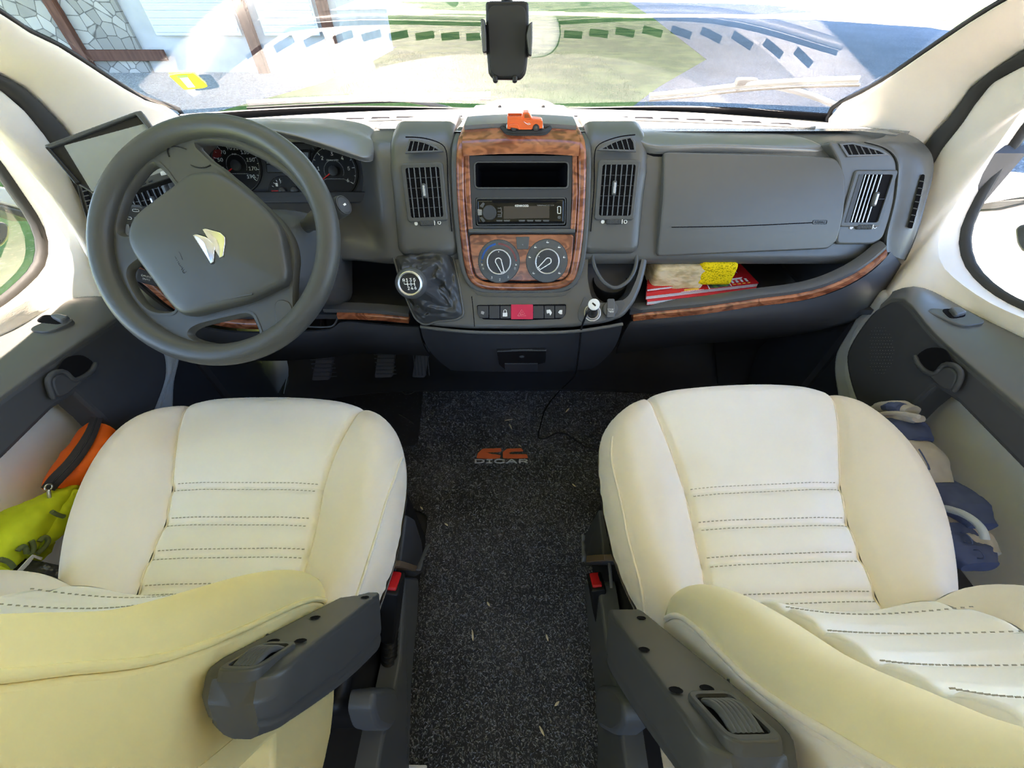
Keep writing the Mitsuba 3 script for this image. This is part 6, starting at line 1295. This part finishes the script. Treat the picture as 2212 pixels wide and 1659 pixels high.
for u in (1070, 1112): obj('foot', rbox(.008, .010, .022, .003, Fr(hfz(H2([(u, 171)])[0]), hfz.n, x=hfz.x), (0, 0, -.002)), BLACK, ph, 40)
gpt = np.array([hc[0], .885, 1.155]); obj('mount_arm', tube([hc - hfz.n * .016, hc - hfz.n * .04, (hc * .4 + gpt * .6) + [0, -.01, 0], gpt], .009, 12, n=20), BLACK, ph, True); obj('suction_cup', lathe([(0, -.016), (.012, -.014), (.026, -.004), (.030, .0), (0, .001)], Fr(gpt, (0, .67, .74), x=(1, 0, 0)), 28), BLACK, ph, 50)

# ---------------------------------------------------------------- monitor by the left pillar
mon = thing('monitor', 'grey rear view monitor by the left pillar behind the steering wheel', 'monitor')
mc = A(245, 335, y=.735); mfz = Fr(mc, unit([.42, -.72, .50]), x=unit([.93, .35, .08])); M2 = lambda pts: mfz.pxs(pts)
mo_ = M2([(101, 318), (296, 246), (330, 278), (392, 372), (366, 385), (275, 415), (200, 418), (166, 398)])
k = obj('housing', prism(roundpoly(mo_, .004), -.022, .0, .003, mfz), BLACK, mon, 35, label='black housing')
obj('screen', prism(roundpoly(M2([(139, 315), (312, 268), (372, 355), (352, 372), (270, 398), (199, 414)]), .002), 0, .0012, 0, mfz), mat('screen_grey', (.30, .32, .31), .25, .5), k, False, label='blank screen with the sky reflection put into its grey')  # base colour raised to carry the sky reflected in the screen
obj('sun_shade', prism(roundpoly(M2([(98, 316), (295, 243), (307, 241), (331, 276), (322, 282), (296, 250), (108, 323)]), .002), -.01, .005, .002, mfz), GREYP, mon, 35)
obj('side_shade', prism(roundpoly(M2([(100, 319), (112, 322), (176, 396), (166, 400)]), .002), -.01, .006, .002, mfz), BLACK, mon, 35)
obj('control_bar', prism(roundpoly(M2([(270, 399), (352, 372), (374, 358), (384, 374), (366, 386), (275, 416)]), .002), 0, .003, .001, mfz), GREYP, k, 35)
for u, v in ((284, 405), (298, 401), (312, 396), (325, 391)): obj('button', prism(roundpoly(M2([(u - 4, v + 1), (u + 4, v - 2), (u + 6, v + 2), (u - 2, v + 5)]), .001), .002, .0045, .0008, mfz), DARK, k, 35)
obj('badge', prism(roundpoly(M2([(347, 373), (366, 367), (369, 376), (350, 382)]), .002), .002, .0045, .0006, mfz), PRINT, k, 35, label='white badge')
obj('button_mark', prism(M2([(300, 391), (309, 387), (311, 390), (302, 394)]), .002, .0036, 0, mfz), PRINT, k, False)
mb = mc - mfz.n * .022; obj('bracket', tube([mb, mb + [.02, .05, -.03], mb + [.05, .10, -.055]], .012, 12, n=12), BLACK, mon, True)
obj('bracket_foot', rbox(.07, .05, .012, .005, c=tuple(mb + [.05, .10, -.06])), BLACK, mon, 40)
# ---------------------------------------------------------------- things on the open shelf
MAGS = mat('magazine_red', (.52, .018, .022), .3, .5); PAGES = mat('pages', mikit.proc(lambda p, n, uv: mi.Color3f(.72, .70, .70) * (.6 + .4 * N(0, 0, p.z * 2600))), .7, .2)
GREENP = mat('green_picture', mikit.proc(lambda p, n, uv: MIX((.10, .12, .10), (.16, .34, .07), SS(.4, .65, N(p.x * 120, p.y * 120, 0)))), .35, .5); YPRINT = mat('yellow_print', (.75, .45, .06), .5)
ZM = .603
def magazine(corners, z, t, lab, deco=False, curl=.0):
    q = np.array([A(u, v, z=z + t) for u, v in corners]); f = Fr((0, 0, z), (0, 0, 1), x=(1, 0, 0)); o = roundpoly(q[:, :2], .003, 2)
    k = thing('magazine', lab, 'magazine', 'red magazines on the open shelf')
    def bend(m): m = m.subdivide_to_size(.02) if curl else m; v = m.vertices.copy(); v[:, 2] += curl * ((v[:, 0] - .45) / .12) ** 2; m.vertices = v; return m
    obj('pages', bend(prism(inset(ccw(o), .0008), .0004, t - .0004, 0, f)), PAGES, k, False); obj('cover', bend(prism(o, t - .0005, t, 0, f)), MAGS, k, False, label='red cover'); obj('back_cover', bend(prism(o, 0, .0005, 0, f)), MAGS, k, False)
    if deco:
        a, b, c, d = q[:, :2]                                        # rear left, rear right, front right, front left
        P = lambda s, t_: (a * (1 - s) + b * s) * (1 - t_) + (d * (1 - s) + c * s) * t_
        pp = lambda s0, s1, t0, t1: prism(np.array([P(s0, t0), P(s1, t0), P(s1, t1), P(s0, t1)]), t, t + .0005, 0, f)
        obj('picture', bend(pp(.56, .74, .72, .98)), GREENP, k, False, label='green picture on the cover')
        for s0, s1, t0, t1 in ((.545, .555, .70, 1.0), (.745, .752, .70, 1.0)): obj('print', bend(pp(s0, s1, t0, t1)), PRINT, k, False)
        for i in range(4): obj('print', bend(pp(.77 + i * .045, .79 + i * .045, .76, .88)), PRINT, k, False); obj('print', bend(pp(.77 + i * .045, .795 + i * .045, .92, .95)), YPRINT, k, False)
        for i in range(3): obj('print', bend(pp(.82 + i * .03, .828 + i * .03, .15, .55)), PRINT, k, False)
        obj('print', bend(pp(.33, .46, .90, .97)), YPRINT, k, False); obj('print', bend(pp(.30, .50, .985, .995)), PRINT, k, False)
    return k
magazine([(1410, 600), (1580, 590), (1612, 632), (1405, 658)], ZM, .007, 'red magazine at the bottom of the stack, its pale page edges showing lowest')
magazine([(1402, 596), (1600, 578), (1638, 626), (1398, 652)], ZM + .0072, .009, 'thick magazine with pale page edges, third from the top of the shelf stack')
magazine([(1400, 590), (1592, 562), (1640, 612), (1396, 640)], ZM + .0164, .009, 'red magazine with a green cover picture on the stack in the shelf', True)
magazine([(1400, 585), (1560, 572), (1606, 598), (1398, 626)], ZM + .0256, .006, 'slim magazine directly under the beige and yellow sponges', curl=.0008)
def sponge(front, top_dy, depth, m, name, lab, cat, amp, freq, seed):
    q = AA(front, y=.752 if name != 'x' else .75); lo, hi = q.min(0), q.max(0); sz = np.array([hi[0] - lo[0], depth, hi[2] - lo[2]])
    b = trimesh.creation.box(sz).subdivide_to_size(.004); v = np.array(b.vertices); h = sz / 2; r = .010
    iv = np.clip(v, -(h - r), h - r); d = v - iv; n_ = np.linalg.norm(d, axis=1, keepdims=True); v = iv + np.where(n_ > 1e-9, d / np.maximum(n_, 1e-9) * r, 0)
    nn = v / np.linalg.norm(v, axis=1, keepdims=True); v = v + nn * ((meshkit.fbm(v * freq + seed, 4, seed) - .5) * amp)[:, None]
    b.vertices = v + [(lo[0] + hi[0]) / 2, .752 + depth / 2, (lo[2] + hi[2]) / 2]; b.merge_vertices()
    tag(obj(name, b, m, None, True), lab, cat)
CHAM = mat('chamois', mikit.proc(lambda p, n, uv: MIX((.66, .53, .33), (.50, .38, .20), SS(.35, .7, FB(p.x * 60, p.y * 60, p.z * 120, 3)))), .8, .2)
YSP = mat('yellow_foam', mikit.proc(lambda p, n, uv: MIX((.80, .60, .005), (.42, .30, .0), SS(.5, .8, N(p.x * 420, p.y * 420, p.z * 420)))), .85, .2)
sponge([(1419, 578), (1518, 578), (1518, 622), (1419, 628)], 0, .075, CHAM, 'chamois_sponge', 'beige chamois covered sponge on the magazines, left of the yellow one', 'sponge', .010, 40, 3)
sponge([(1517, 574), (1584, 570), (1582, 612), (1518, 618)], 0, .080, YSP, 'foam_sponge', 'bright yellow foam sponge on the magazines in the open shelf', 'sponge', .004, 90, 5)

# ---------------------------------------------------------------- charger and its cord
ch = thing('usb_charger', 'white topped charger plugged into the socket beside the cup holder', 'charger')
b_, t_ = CN(CN.px(1279, 677), .002), A(1283, 658, y=.655); cf_ = Fr(b_, t_ - b_); L = np.linalg.norm(t_ - b_)
obj('plug', lathe([(.0095, -.008), (.0095, L * .55), (.0105, L * .7), (.0112, L * .9)], cf_, 28), BLACK, ch, 50)
hd = Fr(t_, unit(unit(t_ - b_) * .5 + unit(EYE - t_) * .5)); obj('head', lathe([(.0095, -.010), (.0115, -.004), (.0118, .001), (.0108, .0022), (0, .0026)], hd, 32), WHITE, ch, 50, label='white head')
obj('usb_port', prism(rrect(.0085, .0032, .0005) @ np.array([[.84, -.54], [.54, .84]]), .002, .0032, 0, hd), BLACK, ch, False)
cp_ = [t_ - (t_ - b_) * .35, A(1270, 672, y=.645), A(1264, 685, y=.655), A(1257, 705, y=.662), A(1254, 725, y=.668), A(1251, 755, y=.680), A(1246, 790, y=.715), A(1236, 818, z=.16), np.r_[fz([(1212, 842)])[0], .012], np.r_[fz([(1190, 866)])[0], .0105], np.r_[fz([(1174, 895)])[0], .0105], np.r_[fz([(1166, 925)])[0], .0105], np.r_[fz([(1164, 947)])[0], .0105], np.r_[fz([(1180, 946)])[0], .0105], np.r_[fz([(1200, 937)])[0], .0115], np.r_[fz([(1220, 937)])[0], .0105], np.r_[fz([(1250, 956)])[0], .0105], np.r_[fz([(1285, 971)])[0], .0105], np.r_[fz([(1330, 975)])[0], .0105]]
tag(obj('charging_cord', tube(cp_, .0021, 8, n=140), BLACK, None, True), 'thin black cord trailing from the charger across the carpet to the passenger seat', 'cord')

# ---------------------------------------------------------------- things in the door bins
POUCH = mat('orange_nylon', mikit.proc(lambda p, n, uv: MIX((.88, .16, .012), (.70, .10, .006), FB(p.x * 30, p.y * 30, p.z * 30, 3))), .6, .4); ZIP = mat('zip_black', (.022, .018, .02), .6, .3)
def cloth_tube(path, rad, m, name, parent=None, flat=.6, amp=.012, freq=22, seed=1, n=60, sides=40, up=(0, 0, 1), label=None, **kw):
    p = spl(np.array(path), n); t = np.gradient(p, axis=0); t /= np.linalg.norm(t, axis=1, keepdims=True); u_ = np.cross(t, up); u_ /= np.linalg.norm(u_, axis=1, keepdims=True); w_ = np.cross(u_, t)
    s = np.linspace(0, 1, n); r = np.interp(s, np.linspace(0, 1, len(rad)), rad); a = np.arange(sides) * 2 * np.pi / sides
    se = lambda x: np.sign(x) * np.abs(x) ** .75
    P = p[:, None] + r[:, None, None] * (se(np.cos(a))[None, :, None] * u_[:, None] + flat * se(np.sin(a))[None, :, None] * w_[:, None])
    d = (meshkit.fbm(P * freq + seed, 4, seed) - .5) * amp; c = P - p[:, None]; P = P + c / np.maximum(np.linalg.norm(c, axis=-1, keepdims=True), 1e-9) * d[..., None]
    msh = join([grid(P, cv=True), fan(P[0], P[0].mean(0)), fan(P[-1][::-1], P[-1].mean(0))]); msh.fix_normals(); return obj(name, msh, m, parent, True, label=label, **kw)
XB = -.765
po = thing('zip_pouch', 'orange zipped pouch standing in the left door bin', 'pouch')
a_, b_ = A(118, 1058, x=XB), A(222, 925, x=XB); mid_ = (a_ + b_) / 2 + [.006, 0, -.006]
cloth_tube([a_, a_ * .9 + b_ * .1, mid_, a_ * .1 + b_ * .9, b_], [.016, .030, .036, .030, .022], POUCH, 'body', po, .82, .007, 26, 4)
zp = spl(np.array([A(104, 1056, x=XB + .012), A(122, 1034, x=XB + .020), A(150, 1005, x=XB + .024), A(178, 968, x=XB + .026), A(197, 935, x=XB + .022), A(209, 903, x=XB + .012)]), 40)
zt_ = np.gradient(zp, axis=0); zt_ /= np.linalg.norm(zt_, axis=1, keepdims=True); zn = np.array([unit(EYE - p) for p in zp]); zs_ = np.cross(zt_, zn)
obj('zip', shell(np.stack([zp - zs_ * .0085, zp + zn * .003, zp + zs_ * .0085], 1), .002), ZIP, po, 50, label='black zip'); 
obj('zip_teeth', tube(zp + zn * .004, .0016, 6), BLACK, po, True)
pl = A(105, 1060, x=XB + .026); obj('zip_puller', [hull([pl, pl + [0, -.010, -.012]], .0028, 8), tube(pl + np.c_[.0, .004, .004] + .005 * np.c_[np.zeros(20), np.cos(np.linspace(0, 6.28, 21))[:-1], np.sin(np.linspace(0, 6.28, 21))[:-1]], .0012, 6, closed=True)], SATIN, po, 50, label='metal zip puller')
LIME = mat('lime_cloth', mikit.proc(lambda p, n, uv: MIX((.56, .62, .018), (.40, .46, .012), FB(p.x * 40, p.y * 40, p.z * 40, 3))), .75, .3); OLIVE = mat('olive_trim', (.11, .13, .05), .8, .2)
ve = thing('safety_vest', 'crumpled lime yellow safety vest stuffed in the left door bin below the orange pouch', 'vest')
for pts, r, s_ in (([(-45, 1225), (5, 1172), (50, 1130), (100, 1095), (160, 1050)], [.034, .040, .034, .026, .012], 1), ([(62, 1180), (95, 1145), (130, 1105), (166, 1062)], [.020, .026, .024, .012], 2), ([(-30, 1260), (5, 1225), (40, 1205), (62, 1180)], [.028, .032, .026, .016], 6), ([(55, 1205), (75, 1185), (98, 1168)], [.018, .020, .014], 9)):
    cloth_tube([A(u, v, x=XB + .012 * (s_ % 3)) for u, v in pts], r, LIME, 'fold', ve, .75, .016, 30, s_)
for pts in ([(112, 1105), (125, 1112), (138, 1116)], [(68, 1168), (72, 1185), (66, 1198)], [(38, 1190), (50, 1180), (58, 1195)], [(0, 1208), (18, 1214), (30, 1226)], [(85, 1170), (96, 1160), (104, 1168), (90, 1188), (80, 1196)]): obj('trim', tube([A(u, v, x=XB + .055) for u, v in pts], .0032, 8, n=20), OLIVE, ve, True, label='dark olive edging')
FOIL = mat('dark_foil', mikit.proc(lambda p, n, uv: MIX((.015, .015, .017), (.05, .05, .055), N(p.x * 60, p.y * 60, p.z * 60))), .22, .7, bump=(lambda p, n, uv: FB(p.x * 90, p.y * 90, p.z * 90, 3), 1e-3), bscale=.006)
bg = thing('foil_packet', 'crumpled dark shiny packet with white edges in the left door bin', 'packet')
cloth_tube([A(40, 1270, x=-.735), A(70, 1245, x=-.725), A(96, 1215, x=-.72)], [.030, .042, .026], FOIL, 'body', bg, .62, .030, 34, 8)
obj('white_edge', shell(np.array([[A(u, v, x=-.70) for u, v in r] for r in ([(0, 1238), (35, 1243), (62, 1252), (70, 1264)], [(0, 1247), (30, 1251), (52, 1262), (60, 1272)])]), .002), PRINT, bg, 50, label='white edge')
obj('white_edge', shell(np.array([[A(u, v, x=-.705) for u, v in r] for r in ([(40, 1232), (58, 1212), (72, 1198), (92, 1204)], [(44, 1238), (62, 1220), (74, 1204), (90, 1210)])]), .002), mat('silver_film', (.55, .55, .57), .25, .7), bg, 50, label='silver edge')
NAVY = mat('navy_cloth', mikit.proc(lambda p, n, uv: MIX((.045, .060, .135), (.075, .095, .18), FB(p.x * 60, p.y * 60, p.z * 60, 3))), .85, .2); GREIGE = mat('grey_beige_cloth', mikit.proc(lambda p, n, uv: MIX((.42, .39, .36), (.30, .28, .27), FB(p.x * 60, p.y * 60, p.z * 60, 3))), .85, .2); PALEB = mat('pale_blue_trim', (.38, .42, .48), .85, .2)
tr = thing('work_trousers', 'folded navy and grey work trousers tucked between the passenger seat and right door', 'clothing')
XR = .735
def ct(pts, r, m, nm, x=XR, seed=1, flat=.55, amp=.012): return cloth_tube([A(u, v, x=x) for u, v in pts], r, m, nm, tr, flat, amp, 34, seed)
ct([(1885, 888), (1920, 880), (1950, 880), (1972, 888)], [.014, .022, .022, .014], GREIGE, 'fold', seed=1); ct([(1915, 882), (1935, 880), (1950, 882)], [.010, .016, .010], NAVY, 'patch', XR - .012, 2)
ct([(1895, 905), (1930, 898), (1965, 903), (1985, 905)], [.012, .018, .018, .012], GREIGE, 'fold', XR - .006, 3)
ct([(1925, 905), (1960, 930), (1985, 955)], [.030, .036, .024], NAVY, 'fold', XR, 4); ct([(1945, 940), (1975, 965), (2005, 1000), (2030, 1045)], [.024, .030, .028, .020], GREIGE, 'fold', XR - .004, 5)
ct([(2010, 1040), (2050, 1070), (2085, 1105), (2120, 1140)], [.024, .036, .036, .022], NAVY, 'fold', XR, 6); ct([(2045, 1100), (2070, 1135), (2095, 1165), (2125, 1200)], [.020, .030, .032, .022], GREIGE, 'fold', XR - .012, 7)
ct([(2050, 1130), (2070, 1170), (2095, 1200), (2118, 1225)], [.024, .036, .038, .026], NAVY, 'fold', XR - .030, 8)
obj('trim', tube([A(u, v, x=XR - .034) for u, v in ((2042, 1098), (2075, 1108), (2100, 1122), (2120, 1142), (2128, 1165))], .0055, 10, n=30), PALEB, tr, True, label='pale blue hem'); obj('trim', tube([A(u, v, x=XR - .030) for u, v in ((1890, 898), (1930, 892), (1985, 900))], .004, 10, n=24), GREIGE, tr, True)
for pts in ([(1985, 970), (2000, 995), (2008, 1015), (1992, 1000)], [(2075, 1150), (2092, 1158), (2100, 1175), (2084, 1170)], [(2104, 1188), (2118, 1190), (2126, 1204), (2112, 1206)]): obj('seam', tube([A(u, v, x=XR - .046) for u, v in pts], .0011, 6, n=24), NAVY, tr, True)

# ---------------------------------------------------------------- on and behind the windscreen
def on_glass(u, v):
    d = ray(u, v); best = None
    f = lambda k: EYE + d * k
    ks = np.linspace(.3, 1.4, 400); pts = EYE + ks[:, None] * d; tree = cKDTree(WS.reshape(-1, 3)); dd = tree.query(pts)[0]; k = ks[dd.argmin()]; p = f(k)
    i = tree.query(p)[1]; n_ = pnormals(WS).reshape(-1, 3)[i]; q = WS.reshape(-1, 3)[i]; return EYE + d * (np.dot(q - EYE, n_) / np.dot(d, n_)), n_
p0, n0 = on_glass(405, 176); n0 = n0 if np.dot(n0, EYE - p0) > 0 else -n0
gf = Fr(p0 + n0 * .0035, n0, x=(1, 0, 0)); STKY = mat('sticker_yellow', (.85, .80, .02), .5, .3); STKG = mat('sticker_green', (.25, .55, .12), .5, .3)
sk = thing('windscreen_sticker', 'yellow square sticker low on the left of the windscreen', 'sticker')
obj('paper', prism(roundpoly(gf.pxs([(364, 163), (384, 159), (418, 158), (450, 186), (440, 190), (398, 194)]), .004), 0, .0004, 0, gf), STKY, sk, False); obj('print', prism(gf.pxs([(384, 164), (402, 162), (422, 188), (406, 189)]), .0003, .0007, 0, gf), PRINT, sk, False); obj('print', prism(gf.pxs([(381, 163), (404, 161), (406, 166), (385, 168)]), .0006, .0009, 0, gf), STKG, sk, False)
WIP = mat('wiper_metal', (.30, .30, .30), .45, .5)
def wiper(pts, lab, grp='windscreen wipers'):
    k = thing('windscreen_wiper', lab, 'wiper', grp); q = []
    for u, v in pts: p, n_ = on_glass(u, v); n_ = n_ if n_[1] > 0 else -n_; q.append(p + n_ * .022)
    q = np.array(q); obj('blade', tube(q, .006, 8, n=40), WIP, k, True); obj('rubber', tube(q + [0, -.010, -.008], .003, 6, n=40), SEAL, k, True)
    m_ = q[len(q) // 2]; obj('clip', rbox(.045, .018, .014, .004, c=tuple(m_ + [0, .004, .006])), GREYP, k, 40); obj('arm', tube([m_ + [0, .006, .006], m_ + [.16, .03, -.02], m_ + [.34, .05, -.07]], .006, 8, n=16), WIP, k, True)
wiper([(1400, 224), (1500, 214), (1605, 202), (1720, 194), (1850, 190)], 'wiper with a pale clip across the right of the windscreen foot')
wiper([(540, 240), (660, 234), (790, 228), (930, 224), (1060, 221)], 'wiper lying along the left of the windscreen foot')
for sx, beam, under, pod_, lab in ((1, [(2080, 444), (2130, 424), (2230, 402), (2230, 426), (2130, 432), (2085, 447)], [(2080, 450), (2130, 432), (2230, 426), (2230, 438), (2150, 456), (2075, 460)], [(2190, 495), (2200, 486), (2240, 480), (2240, 545), (2205, 545), (2193, 525)], 'right'), (-1, [(-20, 398), (30, 408), (62, 430), (66, 456), (0, 438), (-20, 434)], [(-20, 436), (0, 440), (66, 458), (75, 480), (0, 455), (-20, 450)], [(-20, 476), (12, 480), (23, 489), (22, 515), (8, 532), (-20, 540)], 'left')):
    k = thing('door_mirror', f'white door mirror seen through the {lab} side window', 'mirror'); xm = sx * 1.18
    for nm, pts, m_, t_ in (('arm', beam, WHITE, .05), ('bracket', under, GREYP, .05), ('housing', pod_, GREYP, .08)):
        q = AA(pts, x=xm); f = Fr((xm, 0, 0), (-sx, 0, 0), x=(0, 1, 0)); obj(nm, prism(roundpoly(np.stack([(q - f.o) @ f.x, (q - f.o) @ f.y], 1), .008), -t_, 0, .006, f), m_, k, 35)
